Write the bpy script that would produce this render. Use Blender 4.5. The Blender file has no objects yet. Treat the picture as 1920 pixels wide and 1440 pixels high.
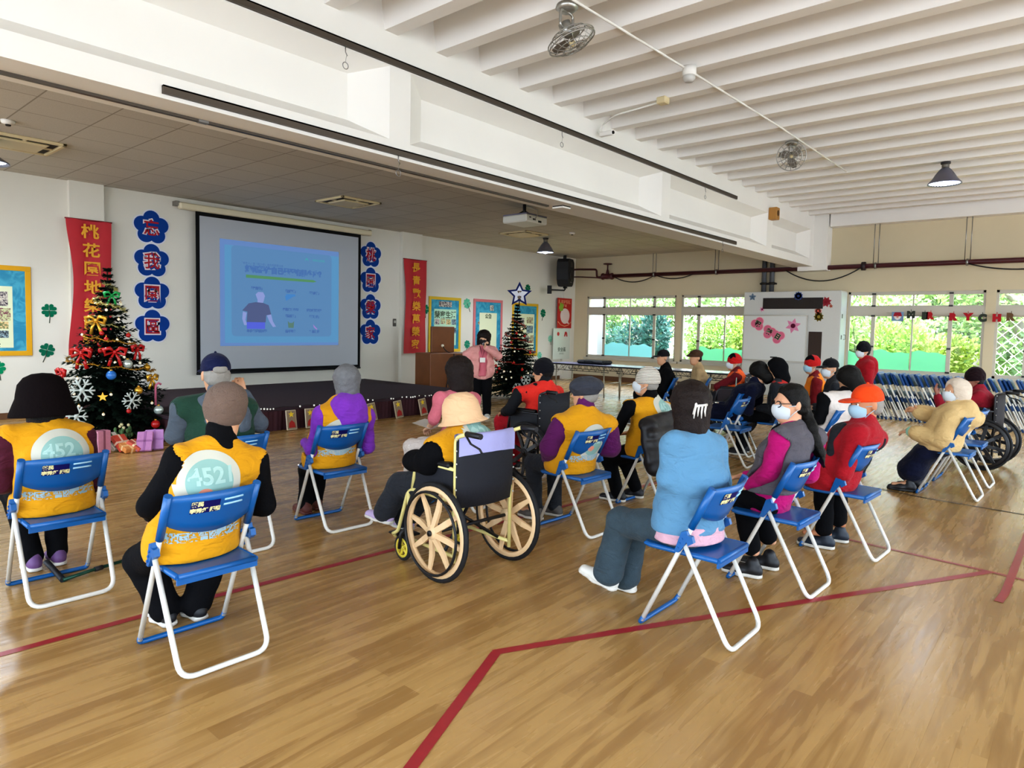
import bpy, math, random
import numpy as np
from mathutils import Vector, Matrix
random.seed(7)
PI = math.pi
COL = bpy.context.scene.collection
SC = bpy.context.scene

# ------------------------------------------------------------------ camera geometry (measured from the photograph's vanishing points)
CAM_H = 1.58
CX, CY = 960.0, 690.0
_a = np.array([2050 - CX, 636 - CY]); _b = np.array([-500 - CX, 583 - CY])
FPX = float(np.sqrt(-(_a @ _b)))
_X = np.array([_a[0], _a[1], FPX]); _X /= np.linalg.norm(_X)
_Y = np.array([_b[0], _b[1], FPX]); _Y /= np.linalg.norm(_Y)
_Z = np.cross(_X, _Y)
RC = np.stack([_X, _Y, _Z], 1)
EYE = np.array([0, 0, CAM_H])
def ray(px, py): return RC.T @ np.array([px - CX, py - CY, FPX])
def onz(px, py, z=0.0):
    d = ray(px, py); return EYE + d * ((z - CAM_H) / d[2])
def ony(px, py, y):
    d = ray(px, py); return EYE + d * (y / d[1])
def onx(px, py, x):
    d = ray(px, py); return EYE + d * (x / d[0])
def ondepth(px, py, dep):
    d = ray(px, py); return EYE + d * (dep / FPX)
def nearest_on_ray(px, py, p):
    d = ray(px, py); d = d / np.linalg.norm(d)
    return EYE + d * float((np.asarray(p) - EYE) @ d)

cam_d = bpy.data.cameras.new('camera'); cam = bpy.data.objects.new('camera', cam_d); COL.objects.link(cam)
cam_d.sensor_fit = 'HORIZONTAL'; cam_d.sensor_width = 36.0
cam_d.lens = FPX / 1920 * 36.0
cam_d.shift_y = -(720 - CY) / 1920
cam_d.clip_start = 0.05; cam_d.clip_end = 300
M = Matrix.Identity(4)
for r in range(3):
    M[r][0] = RC[0, r]; M[r][1] = -RC[1, r]; M[r][2] = -RC[2, r]; M[r][3] = EYE[r]
cam.matrix_world = M
SC.camera = cam

# ------------------------------------------------------------------ materials
def lin(c):
    if isinstance(c, str):
        c = c.lstrip('#'); c = tuple(int(c[i:i + 2], 16) / 255 for i in (0, 2, 4))
    return tuple(((v / 12.92) if v <= 0.04045 else ((v + 0.055) / 1.055) ** 2.4) for v in c) + (1.0,)
_M = {}
def mat(name, color, rough=0.6, metal=0.0, bump=None, var=0.0, vscale=8.0, emit=None, coat=0.0, sheen=0.0, spec=0.5):
    if name in _M: return _M[name]
    m = bpy.data.materials.new(name); m.use_nodes = True
    nt = m.node_tree; b = nt.nodes['Principled BSDF']
    b.inputs['Base Color'].default_value = lin(color)
    b.inputs['Roughness'].default_value = rough; b.inputs['Metallic'].default_value = metal
    b.inputs['Specular IOR Level'].default_value = spec
    if coat: b.inputs['Coat Weight'].default_value = coat
    if sheen: b.inputs['Sheen Weight'].default_value = sheen
    if emit:
        b.inputs['Emission Color'].default_value = lin(emit[0]); b.inputs['Emission Strength'].default_value = emit[1]
    if bump or var:
        tc = nt.nodes.new('ShaderNodeTexCoord')
    if var:
        n = nt.nodes.new('ShaderNodeTexNoise'); n.inputs['Scale'].default_value = vscale; n.inputs['Detail'].default_value = 4
        nt.links.new(tc.outputs['Object'], n.inputs['Vector'])
        mx = nt.nodes.new('ShaderNodeMixRGB')
        c = lin(color)
        mx.inputs[1].default_value = tuple(v * (1 - var) for v in c[:3]) + (1,)
        mx.inputs[2].default_value = tuple(min(1, v * (1 + var)) for v in c[:3]) + (1,)
        nt.links.new(n.outputs['Fac'], mx.inputs[0]); nt.links.new(mx.outputs[0], b.inputs['Base Color'])
    if bump:
        n = nt.nodes.new('ShaderNodeTexNoise'); n.inputs['Scale'].default_value = bump[0]; n.inputs['Detail'].default_value = 3
        nt.links.new(tc.outputs['Object'], n.inputs['Vector'])
        bp = nt.nodes.new('ShaderNodeBump'); bp.inputs['Strength'].default_value = bump[1]; bp.inputs['Distance'].default_value = 0.01
        nt.links.new(n.outputs['Fac'], bp.inputs['Height']); nt.links.new(bp.outputs['Normal'], b.inputs['Normal'])
    _M[name] = m
    return m
def folds(m, scale=8.0, strength=.55, dist=.03):   # soft cloth folds: a second, broad bump
    nt = m.node_tree; b = nt.nodes['Principled BSDF']; tc = nt.nodes.new('ShaderNodeTexCoord'); n = nt.nodes.new('ShaderNodeTexNoise')
    n.inputs['Scale'].default_value = scale; n.inputs['Detail'].default_value = 2.5; n.inputs['Distortion'].default_value = 1.4
    mp = nt.nodes.new('ShaderNodeMapping'); mp.inputs['Scale'].default_value = (1, 1, 1.9); mp.inputs['Rotation'].default_value = (.5, .2, 0)
    nt.links.new(tc.outputs['Object'], mp.inputs['Vector']); nt.links.new(mp.outputs[0], n.inputs['Vector'])
    bp = nt.nodes.new('ShaderNodeBump'); bp.inputs['Strength'].default_value = strength; bp.inputs['Distance'].default_value = dist
    nt.links.new(n.outputs['Fac'], bp.inputs['Height'])
    if b.inputs['Normal'].is_linked: nt.links.new(b.inputs['Normal'].links[0].from_socket, bp.inputs['Normal'])
    nt.links.new(bp.outputs['Normal'], b.inputs['Normal']); return m
def fabric(name, color, rough=0.9, bump=(60, 0.35), var=0.12, sheen=.06):
    if name in _M: return _M[name]
    return folds(mat(name, color, rough, bump=bump, var=var, vscale=14, sheen=sheen, spec=0.2))

# ------------------------------------------------------------------ mesh building
class MB:
    def __init__(s): s.v = []; s.f = []; s.m = []; s.sm = []
    def add(s, vs, fs, mi=0, smooth=False):
        o = len(s.v); s.v.extend([tuple(float(c) for c in v) for v in vs])
        for f in fs: s.f.append([i + o for i in f]); s.m.append(mi); s.sm.append(smooth)
        return s
    def box(s, lo, hi, mi=0, rot=None, bevel=0.0):
        (x0, y0, z0), (x1, y1, z1) = lo, hi
        if bevel > 0:
            return s.rbox(lo, hi, bevel, mi, rot)
        vs = [(x0, y0, z0), (x1, y0, z0), (x1, y1, z0), (x0, y1, z0), (x0, y0, z1), (x1, y0, z1), (x1, y1, z1), (x0, y1, z1)]
        if rot is not None: vs = [tuple(rot @ Vector(v)) for v in vs]
        return s.add(vs, [(0, 3, 2, 1), (4, 5, 6, 7), (0, 1, 5, 4), (1, 2, 6, 5), (2, 3, 7, 6), (3, 0, 4, 7)], mi)
    def rbox(s, lo, hi, b, mi=0, rot=None):
        bb = min(b, *(0.49 * (h - l) for l, h in zip(lo, hi)))
        vs = []; idx = {}
        for ix, sx in enumerate((0, 1)):
            for iy, sy in enumerate((0, 1)):
                for iz, sz in enumerate((0, 1)):
                    c = [(lo, hi)[k][j] for j, k in enumerate((sx, sy, sz))]
                    sg = [1 - 2 * k for k in (sx, sy, sz)]
                    for ax in range(3):
                        p = [c[j] + (0 if j == ax else sg[j] * bb) for j in range(3)]
                        idx[(sx, sy, sz, ax)] = len(vs); vs.append(tuple(p))
        fs = []
        for ax in range(3):
            o = [j for j in range(3) if j != ax]
            for k in (0, 1):
                q = []
                for a, b2 in ((0, 0), (1, 0), (1, 1), (0, 1)):
                    t = [0, 0, 0]; t[ax] = k; t[o[0]] = a; t[o[1]] = b2
                    q.append(idx[(*t, ax)])
                fs.append(q)
            for a in (0, 1):
                for b2 in (0, 1):
                    t0 = [0, 0, 0]; t0[o[0]] = a; t0[o[1]] = b2; t1 = list(t0); t1[ax] = 1
                    fs.append([idx[(*t0, o[0])], idx[(*t0, o[1])], idx[(*t1, o[1])], idx[(*t1, o[0])]])
        for k in np.ndindex(2, 2, 2): fs.append([idx[(*k, 0)], idx[(*k, 1)], idx[(*k, 2)]])
        if rot is not None: vs = [tuple(rot @ Vector(v)) for v in vs]
        return s.add(vs, fs, mi)
    def tube(s, pts, r, seg=8, mi=0, closed=False, caps=True, smooth=True):
        P = [Vector(p) for p in pts]; n = len(P)
        rs = r if isinstance(r, (list, tuple)) else [r] * n
        T = []
        for i in range(n):
            if closed: t = P[(i + 1) % n] - P[i - 1]
            else: t = P[min(i + 1, n - 1)] - P[max(i - 1, 0)]
            T.append(t.normalized())
        up = Vector((0, 0, 1)) if abs(T[0].z) < 0.9 else Vector((1, 0, 0))
        nrm = (up - T[0] * up.dot(T[0])).normalized()
        vs = []
        for i in range(n):
            nrm = (nrm - T[i] * nrm.dot(T[i]))
            nrm = nrm.normalized() if nrm.length > 1e-6 else T[i].orthogonal().normalized()
            bn = T[i].cross(nrm)
            for k in range(seg):
                a = 2 * PI * k / seg
                vs.append(P[i] + (nrm * math.cos(a) + bn * math.sin(a)) * rs[i])
        fs = []
        for i in range(n if closed else n - 1):
            j = (i + 1) % n
            for k in range(seg):
                fs.append((i * seg + k, i * seg + (k + 1) % seg, j * seg + (k + 1) % seg, j * seg + k))
        s.add(vs, fs, mi, smooth)
        if caps and not closed:
            o = len(s.v) - n * seg
            s.f.append([o + k for k in range(seg)][::-1]); s.m.append(mi); s.sm.append(False)
            s.f.append([o + (n - 1) * seg + k for k in range(seg)]); s.m.append(mi); s.sm.append(False)
        return s
    def cyl(s, a, b, r, seg=16, mi=0, r2=None, smooth=True):
        return s.tube([a, b], [r, r if r2 is None else r2], seg, mi, smooth=smooth)
    def lathe(s, prof, seg=24, c=(0, 0, 0), axis='z', mi=0, smooth=True, a0=0, a1=2 * PI):
        vs = []; n = len(prof); full = abs(a1 - a0 - 2 * PI) < 1e-6
        ns = seg if full else seg + 1
        for k in range(ns):
            a = a0 + (a1 - a0) * k / seg
            for r, h in prof:
                x, y = r * math.cos(a), r * math.sin(a)
                p = {'z': (x, y, h), 'y': (x, h, -y), 'x': (h, x, y)}[axis]
                vs.append((p[0] + c[0], p[1] + c[1], p[2] + c[2]))
        fs = []
        for k in range(seg):
            j = (k + 1) % ns
            for i in range(n - 1):
                fs.append((k * n + i, j * n + i, j * n + i + 1, k * n + i + 1))
        return s.add(vs, fs, mi, smooth)
    def ball(s, c, r, seg=12, mi=0):
        rr = r if isinstance(r, (tuple, list)) else (r, r, r)
        m = max(5, seg // 2 + 1); o = len(s.v)
        s.lathe([(math.sin(PI * i / m), -math.cos(PI * i / m)) for i in range(m + 1)], seg, mi=mi)
        for i in range(o, len(s.v)):
            v = s.v[i]; s.v[i] = (c[0] + v[0] * rr[0], c[1] + v[1] * rr[1], c[2] + v[2] * rr[2])
        return s
    def poly(s, pts, mi=0): return s.add(pts, [list(range(len(pts)))], mi)
    def prism(s, pts2, to3, t0, t1, mi=0):
        """extrude the outline pts2 [(u,v)] through to3(u, v, t) from t0 to t1"""
        n = len(pts2)
        vs = [to3(u, v, t0) for u, v in pts2] + [to3(u, v, t1) for u, v in pts2]
        fs = [list(range(n))[::-1], [n + i for i in range(n)]] + [(i, (i + 1) % n, n + (i + 1) % n, n + i) for i in range(n)]
        return s.add(vs, fs, mi)
    def xform(s, Mx):
        s.v = [tuple(Mx @ Vector(v)) for v in s.v]; return s
    def mesh(s, name, mats):
        me = bpy.data.meshes.new(name); me.from_pydata(s.v, [], s.f)
        for m in (mats if isinstance(mats, (list, tuple)) else [mats]): me.materials.append(m)
        me.polygons.foreach_set('material_index', s.m); me.polygons.foreach_set('use_smooth', s.sm)
        import bmesh
        bm = bmesh.new(); bm.from_mesh(me); bmesh.ops.recalc_face_normals(bm, faces=bm.faces); bm.to_mesh(me); bm.free()
        me.update(); return me
    def build(s, name, mats, parent=None, label=None):
        o = bpy.data.objects.new(name, s.mesh(name, mats)); COL.objects.link(o)
        if parent is not None: o.parent = parent
        if label: o['label'] = label
        return o
def fillet(pts, r, n=5):
    P = [Vector(p) for p in pts]; out = [P[0]]
    for i in range(1, len(P) - 1):
        a, b, c = P[i - 1], P[i], P[i + 1]
        d1 = (a - b); d2 = (c - b); L = min(r, d1.length * .49, d2.length * .49)
        p0 = b + d1.normalized() * L; p1 = b + d2.normalized() * L
        for k in range(n + 1):
            t = k / n; out.append(p0 * (1 - t) ** 2 + b * 2 * t * (1 - t) + p1 * t * t)
    out.append(P[-1]); return out
def tag(o, label=None, cat=None, group=None, kind=None):
    if label: o['label'] = label
    if cat: o['category'] = cat
    if group: o['group'] = group
    if kind: o['kind'] = kind
    return o
def empty(name, loc=(0, 0, 0), rz=0.0):
    o = bpy.data.objects.new(name, None); COL.objects.link(o)
    o.location = loc; o.rotation_euler = (0, 0, rz); o.empty_display_size = .1; return o
def struct(mb, name, mats, parent=None):
    o = mb.build(name, mats, parent); o['kind'] = 'structure'; return o
_kids = {}
def copy_tree(o, parent=None):
    c = o.copy(); COL.objects.link(c)
    c.parent = parent
    for ch in list(o.children): copy_tree(ch, c)
    return c
# ---- lettering: a text curve turned into a flat mesh
_TXT = {}
def text_mesh(s, size, bold=0.0, depth=0.0):
    key = (s, size, bold, depth)
    if key in _TXT: return _TXT[key]
    cu = bpy.data.curves.new('t', 'FONT'); cu.body = s; cu.size = size; cu.align_x = 'CENTER'; cu.align_y = 'CENTER'
    cu.offset = bold; cu.extrude = depth; cu.resolution_u = 3
    ob = bpy.data.objects.new('t', cu); COL.objects.link(ob)
    dg = bpy.context.evaluated_depsgraph_get()
    me = bpy.data.meshes.new_from_object(ob.evaluated_get(dg))
    bpy.data.objects.remove(ob); bpy.data.curves.remove(cu)
    vs = [tuple(v.co) for v in me.vertices]; fs = [tuple(p.vertices) for p in me.polygons]
    bpy.data.meshes.remove(me)
    if vs:   # centre on the ink
        a = np.array(vs); c = (a.min(0) + a.max(0)) / 2
        vs = [(x - c[0], y - c[1], z) for x, y, z in vs]
    _TXT[key] = (vs, fs); return vs, fs
def put_text(mb, s, size, to3, mi=0, bold=0.0):
    vs, fs = text_mesh(s, size, bold)
    mb.add([to3(x, y) for x, y, z in vs], fs, mi)
def to_back(x, z, y):  # drawing on a surface that faces -Y (the stage wall): u to the right = +X
    return lambda u, v: (x + u, y, z + v)
def facing_x(x, y, z):  # drawing on a surface that faces -X (the window wall): u to the right = -Y
    return lambda u, v: (x, y - u, z + v)
# ================================================================== the room
XW, YW = 17.5, 12.6           # window wall and stage wall
XL, YR = -5.0, -7.0           # unseen left and rear walls
def plaster(name, c, var=.05):
    return mat(name, c, .85, bump=(9, .12), var=var, vscale=1.2, spec=.2)
M_wall = plaster('wall_paint', '#dcd8cc'); M_wallr = plaster('wall_paint_cream', '#cfc3a6', .07); M_white = plaster('white_plaster', '#e9e6df', .05)
M_joist = plaster('joist_paint', '#ece8e2', .04)
# floor: strip parquet, strips along X
def floor_material():
    m = bpy.data.materials.new('wood_strip_floor'); m.use_nodes = True; nt = m.node_tree; b = nt.nodes['Principled BSDF']
    N = nt.nodes.new; L = nt.links.new
    tc = N('ShaderNodeTexCoord')
    br = N('ShaderNodeTexBrick'); br.inputs['Scale'].default_value = 1.0; br.inputs['Brick Width'].default_value = 1.15; br.inputs['Row Height'].default_value = .105
    br.inputs['Mortar Size'].default_value = .0012; br.inputs['Mortar Smooth'].default_value = .2; br.offset = .37; br.inputs['Bias'].default_value = 0
    br.inputs['Color1'].default_value = (0, 0, 0, 1); br.inputs['Color2'].default_value = (1, 1, 1, 1); br.inputs['Mortar'].default_value = (.2, .2, .2, 1)
    L(tc.outputs['Object'], br.inputs['Vector'])
    mp = N('ShaderNodeMapping'); mp.inputs['Scale'].default_value = (.8, 9, 1); L(tc.outputs['Object'], mp.inputs['Vector'])
    gr = N('ShaderNodeTexNoise'); gr.inputs['Scale'].default_value = 2.2; gr.inputs['Detail'].default_value = 3; gr.inputs['Distortion'].default_value = .6
    L(mp.outputs[0], gr.inputs['Vector'])
    big = N('ShaderNodeTexNoise'); big.inputs['Scale'].default_value = .5; big.inputs['Detail'].default_value = 2; L(tc.outputs['Object'], big.inputs['Vector'])
    a = N('ShaderNodeMath'); a.operation = 'MULTIPLY_ADD'; a.inputs[1].default_value = .34; L(br.outputs['Color'], a.inputs[0]); L(gr.outputs['Fac'], a.inputs[2])
    a2 = N('ShaderNodeMath'); a2.operation = 'MULTIPLY_ADD'; a2.inputs[1].default_value = .5; L(big.outputs['Fac'], a2.inputs[0]); L(a.outputs[0], a2.inputs[2])
    cr = N('ShaderNodeValToRGB'); L(a2.outputs[0], cr.inputs['Fac'])
    e = cr.color_ramp.elements; e[0].position = .35; e[0].color = lin('#8f6a38'); e[1].position = 1.25; e[1].color = lin('#b8955c')
    k = cr.color_ramp.elements.new(.8); k.color = lin('#a17e4a')
    L(cr.outputs[0], b.inputs['Base Color'])
    rn = N('ShaderNodeMapRange'); rn.inputs[3].default_value = .2; rn.inputs[4].default_value = .34; L(gr.outputs['Fac'], rn.inputs[0]); L(rn.outputs[0], b.inputs['Roughness'])
    wv = N('ShaderNodeTexNoise'); wv.inputs['Scale'].default_value = 7; wv.inputs['Detail'].default_value = 2
    mp2 = N('ShaderNodeMapping'); mp2.inputs['Scale'].default_value = (.6, 3, 1); L(tc.outputs['Object'], mp2.inputs['Vector']); L(mp2.outputs[0], wv.inputs['Vector'])
    bp = N('ShaderNodeBump'); bp.inputs['Strength'].default_value = .06; bp.inputs['Distance'].default_value = .02; L(wv.outputs['Fac'], bp.inputs['Height'])
    bp2 = N('ShaderNodeBump'); bp2.inputs['Strength'].default_value = .25; bp2.inputs['Distance'].default_value = .002; bp2.invert = True
    L(br.outputs['Fac'], bp2.inputs['Height']); L(bp.outputs[0], bp2.inputs['Normal']); L(bp2.outputs[0], b.inputs['Normal'])
    b.inputs['Specular IOR Level'].default_value = .5
    return m
struct(MB().box((XL, YR, -.12), (XW + .1, YW + .1, 0)), 'floor', floor_material())
# red court lines and thin dark lines, painted on the floor
M_line = mat('red_floor_paint', '#9c2a30', .35, var=.15, vscale=20); M_dark = mat('dark_floor_paint', '#3b3228', .5, var=.2)
def floor_line(pix, w, m, z=.002):
    P = [Vector(onz(*p)) for p in pix]; mb = MB(); n = len(P); L = []; R_ = []
    for i in range(n):
        t = (P[min(i + 1, n - 1)] - P[max(i - 1, 0)]).normalized(); s = Vector((-t.y, t.x, 0)) * w / 2
        L.append((P[i].x + s.x, P[i].y + s.y, z)); R_.append((P[i].x - s.x, P[i].y - s.y, z))
    for i in range(n - 1): mb.add([L[i], L[i + 1], R_[i + 1], R_[i]], [(0, 1, 2, 3)])
    o = struct(mb, 'floor_line', m)
floor_line([(-60, 1244), (0, 1228), (400, 1119), (730, 1033), (985, 968), (1240, 903)], .05, M_line)
floor_line([(700, 1540), (770, 1440), (930, 1224)], .05, M_line, .0021)
floor_line([(925, 1224), (1240, 1171), (1560, 1120), (1858, 1072)], .05, M_line, .0023)
floor_line([(1290, 925), (1560, 1005), (1858, 1073), (1990, 1105)], .035, M_line, .0026)
floor_line([(1872, 1129), (1884, 1113), (1897, 1080), (1912, 1040), (1930, 990)], .045, M_line, .0029)
floor_line([(1640, 915), (1740, 935), (1860, 955), (1960, 972)], .03, M_dark, .0022)
floor_line([(1345, 850), (1480, 888), (1640, 915)], .03, M_dark, .0024)

# ---- stage wall (faces -Y)
struct(MB().box((XL, YW, 0), (XW + .3, YW + .25, 5)), 'wall_back', M_wall)
struct(MB().box((XL - .25, YR, 0), (XL, YW, .6)).box((XL - .25, YR, 3.7), (XL, YW, 5)).box((XL - .25, 11.6, 0), (XL, YW, 5)).box((XL - .25, YR, 0), (XL, YR + .5, 5)), 'wall_left', M_wall)
struct(MB().box((XL, YR - .25, 0), (XW, YR, .5)).box((XL, YR - .25, 3.6), (XW, YR, 5)).box((XL, YR - .25, 0), (XL + .8, YR, 5)).box((XW - .8, YR - .25, 0), (XW, YR, 5))
       .box((5.6, YR - .25, 0), (6.4, YR, 5)), 'wall_rear', M_wall)
# two shallow pilasters behind the banners
struct(MB().box((3.57, YW - .1, 0), (4.07, YW, 3.78)), 'trim_1', M_wall)
struct(MB().box((10.42, YW - .1, 0), (11.05, YW, 3.78)), 'trim_2', M_wall)
struct(MB().box((16.9, YW - .08, 0), (17.5, YW, 3.78)), 'trim_3', M_wall)
M_skirt = mat('wood_skirting', '#6a4a30', .5, var=.15)
struct(MB().box((XL, YW - .015, 0), (3.55, YW, .1)).box((11.1, YW - .015, 0), (16.88, YW, .1)), 'baseboard_back', M_skirt)
struct(MB().box((XW - .015, YR, 0), (XW, YW - .1, .14)), 'baseboard_right', M_skirt)

# ---- window wall: piers, sill wall, head wall; openings between
SILL, TR0, TR1, HEAD = .70, 2.04, 2.23, 2.58
banks = [(9.0, 12.05), (6.3, 8.84), (1.78, 4.5), (-1.1, 1.6), (-4.0, -1.3), (-6.6, -4.2)]
w = MB().box((XW, YR, 0), (XW + .24, YW + .2, SILL)).box((XW, YR, HEAD), (XW + .24, YW + .2, 5))
ys = sorted([b for b in banks]); edges = [YR] + [v for b in ys for v in b] + [YW + .2]
for i in range(0, len(edges), 2): w.box((XW, edges[i], SILL), (XW + .24, edges[i + 1], HEAD))
struct(w, 'wall_right', M_wallr)
# a square column where the beam meets the window wall
struct(MB().box((17.15, 4.93, 3.1), (17.5, 5.6, 4.75)), 'trim_4', M_white)
M_alu = mat('window_frame_paint', '#bfb9ab', .45, var=.05); M_aludk = mat('window_catch', '#2a2622', .4)
def glass_material():
    m = bpy.data.materials.new('window_glass'); m.use_nodes = True; nt = m.node_tree; nt.nodes.remove(nt.nodes['Principled BSDF'])
    t = nt.nodes.new('ShaderNodeBsdfTransparent'); g = nt.nodes.new('ShaderNodeBsdfGlossy'); g.inputs['Roughness'].default_value = .03
    t.inputs['Color'].default_value = (.94, .97, .96, 1)
    mx = nt.nodes.new('ShaderNodeMixShader'); fr = nt.nodes.new('ShaderNodeFresnel'); fr.inputs['IOR'].default_value = 1.3
    nt.links.new(fr.outputs[0], mx.inputs[0]); nt.links.new(t.outputs[0], mx.inputs[1]); nt.links.new(g.outputs[0], mx.inputs[2])
    nt.links.new(mx.outputs[0], nt.nodes['Material Output'].inputs[0]); return m
M_glass = glass_material()
def film_material(name, c, k):
    m = bpy.data.materials.new(name); m.use_nodes = True; nt = m.node_tree; nt.nodes.remove(nt.nodes['Principled BSDF'])
    t = nt.nodes.new('ShaderNodeBsdfTranslucent'); d = nt.nodes.new('ShaderNodeBsdfDiffuse'); tr = nt.nodes.new('ShaderNodeBsdfTransparent')
    for n in (t, d, tr): n.inputs['Color'].default_value = lin(c)
    m1 = nt.nodes.new('ShaderNodeMixShader'); m1.inputs[0].default_value = .25; nt.links.new(t.outputs[0], m1.inputs[1]); nt.links.new(d.outputs[0], m1.inputs[2])
    m2 = nt.nodes.new('ShaderNodeMixShader'); m2.inputs[0].default_value = k; nt.links.new(m1.outputs[0], m2.inputs[1]); nt.links.new(tr.outputs[0], m2.inputs[2])
    nt.links.new(m2.outputs[0], nt.nodes['Material Output'].inputs[0]); return m
M_teal = film_material('turquoise_film', '#bfe4e8', .35); M_green = film_material('green_film', '#b4e4cc', .35)
def window_bank(n, y0, y1, films):
    root = empty('window_%d' % n, (XW + .06, (y0 + y1) / 2, SILL)); root['kind'] = 'structure'
    oy = (y0 + y1) / 2; W = y1 - y0
    def bar(mb, ya, yb, za, zb, d=.06): mb.box((-d / 2, ya - oy, za - SILL), (d / 2, yb - oy, zb - SILL))
    fr = MB()
    bar(fr, y0 - .03, y0 + .05, SILL, HEAD); bar(fr, y1 - .05, y1 + .03, SILL, HEAD)
    bar(fr, y0, y1, SILL - .02, SILL + .05); bar(fr, y0, y1, HEAD - .05, HEAD + .02); bar(fr, y0, y1, TR0, TR1, .1)
    fr.build('frame', M_alu, root)
    # sliding sashes: thick meeting stiles with dark catches at 1/5 and 4/5, thin bar in the middle
    q = [y0, y0 + W * .235, y0 + W * .5, y0 + W * .8, y1]
    for k in range(4):
        sf = MB()
        for za, zb in ((SILL + .05, TR0), (TR1, HEAD - .05)):
            sf.box((-.015, q[k] - oy, za - SILL), (.015, q[k + 1] - oy, za - SILL + .03)).box((-.015, q[k] - oy, zb - SILL - .03), (.015, q[k + 1] - oy, zb - SILL))
            wv = .05 if k in (1, 3) else .018
            sf.box((-.02, q[k] - oy - (0 if k == 0 else wv), za - SILL), (.02, q[k] - oy + wv * .6, zb - SILL))
        so = sf.build('sash', M_alu, root)
        gp = MB()
        for za, zb in ((SILL + .05, TR0), (TR1, HEAD - .05)):
            gp.add([(0, q[k] - oy, za - SILL), (0, q[k + 1] - oy, za - SILL), (0, q[k + 1] - oy, zb - SILL), (0, q[k] - oy, zb - SILL)], [(0, 1, 2, 3)])
        gp.build('pane', M_glass, so)
        if k in (1, 3):
            c = MB()
            for z in (SILL + .07, TR0 - .02, TR1 + .02, HEAD - .05, 1.3): c.box((-.05, q[k] - oy - .05, z - SILL - .02), (-.02, q[k] - oy + .03, z - SILL + .02))
            c.build('catch', M_aludk, so)
        if k in films:
            mm, h = films[k]; nn = 24; pts = [(q[k] + .02, SILL + .05)]
            pts.append((q[k + 1] - .02, SILL + .05))
            for i in range(nn + 1):
                t = 1 - i / nn; yy = q[k] + .02 + (q[k + 1] - q[k] - .04) * t
                pts.append((yy, SILL + h + .03 * math.sin(yy * 7) + .018 * math.sin(yy * 17 + 1)))
            MB().prism(pts, lambda u, v, t: (t, u - oy, v - SILL), -.012, -.009).build('privacy_film', mm, so)
    return root
FILMS = {0: {2: (M_teal, .45), 1: (M_teal, .42)}, 1: {2: (M_green, .42), 1: (M_green, .4)}, 2: {1: (M_green, .5), 2: (M_green, .5), 3: (M_green, .48)}, 3: {}}
for i, (y0, y1) in enumerate(banks): window_bank(i + 1, y0, y1, FILMS.get(i, {}))
# window ledge
struct(MB().box((XW - .06, 8.9, SILL - .06), (XW, 12.1, SILL)).box((XW - .06, YR, SILL - .06), (XW, 8.85, SILL)), 'trim_5', M_alu)

# ---- suspended tile ceiling over the stage half, y 5.7 .. 12.6, z 3.78
def tile_material():
    m = bpy.data.materials.new('ceiling_tiles'); m.use_nodes = True; nt = m.node_tree; b = nt.nodes['Principled BSDF']; N = nt.nodes.new; L = nt.links.new
    tc = N('ShaderNodeTexCoord'); mp = N('ShaderNodeMapping'); mp.inputs['Location'].default_value = (-.02, -.41, 0); L(tc.outputs['Object'], mp.inputs['Vector'])
    br = N('ShaderNodeTexBrick'); br.offset = 0; br.inputs['Scale'].default_value = 1; br.inputs['Brick Width'].default_value = .68; br.inputs['Row Height'].default_value = .7
    br.inputs['Mortar Size'].default_value = .009; br.inputs['Mortar Smooth'].default_value = .3
    br.inputs['Color1'].default_value = lin('#d6d0c3'); br.inputs['Color2'].default_value = lin('#cec8bb'); br.inputs['Mortar'].default_value = lin('#a39a8b')
    L(mp.outputs[0], br.inputs['Vector'])
    nz = N('ShaderNodeTexNoise'); nz.inputs['Scale'].default_value = 90; L(tc.outputs['Object'], nz.inputs['Vector'])
    mx = N('ShaderNodeMixRGB'); mx.blend_type = 'MULTIPLY'; mx.inputs[0].default_value = .3; L(br.outputs['Color'], mx.inputs[1]); L(nz.outputs['Fac'], mx.inputs[2])
    L(mx.outputs[0], b.inputs['Base Color']); b.inputs['Roughness'].default_value = .95
    return m
struct(MB().box((XL, 5.7, 3.78), (XW, YW, 3.9)), 'ceiling', tile_material())
# ---- the long beam with recessed bays (faces -Y at y 5.25)
bm_ = MB(); BF, BB = 5.25, 5.47; Zb, Zl, Zt, Zs = 3.2, 3.37, 4.06, 4.75
bm_.box((XL, BB, Zb), (XW, 5.75, Zs)); bm_.box((XL, BF, Zb), (XW, BB, Zl)); bm_.box((XL, BF, Zt), (XW, BB, Zs))
posts = [(-1.1, -.84), (4.2, 4.46), (9.6, 9.87), (14.1, 14.4), (16.9, 17.5)]
for a, b in posts: bm_.box((a, BF, Zl), (b, BB, Zt))
for i in range(4):
    x0, x1 = posts[i][1], posts[i + 1][0]
    bm_.add([(x0, BF, Zl), (x1, BF, Zl), (x1 - .33, BB, Zl + .14), (x0 + .33, BB, Zl + .14)], [(0, 1, 2, 3)])      # sloped bottom
    bm_.add([(x1, BF, Zl), (x1, BF, Zt), (x1 - .33, BB, Zt - .12), (x1 - .33, BB, Zl + .14)], [(0, 1, 2, 3)])
    bm_.add([(x0, BF, Zl), (x0, BF, Zt), (x0 + .33, BB, Zt - .12), (x0 + .33, BB, Zl + .14)], [(0, 1, 2, 3)])
    bm_.add([(x0, BF, Zt), (x1, BF, Zt), (x1 - .33, BB, Zt - .12), (x0 + .33, BB, Zt - .12)], [(0, 1, 2, 3)])
struct(bm_, 'beam', M_white)
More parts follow.
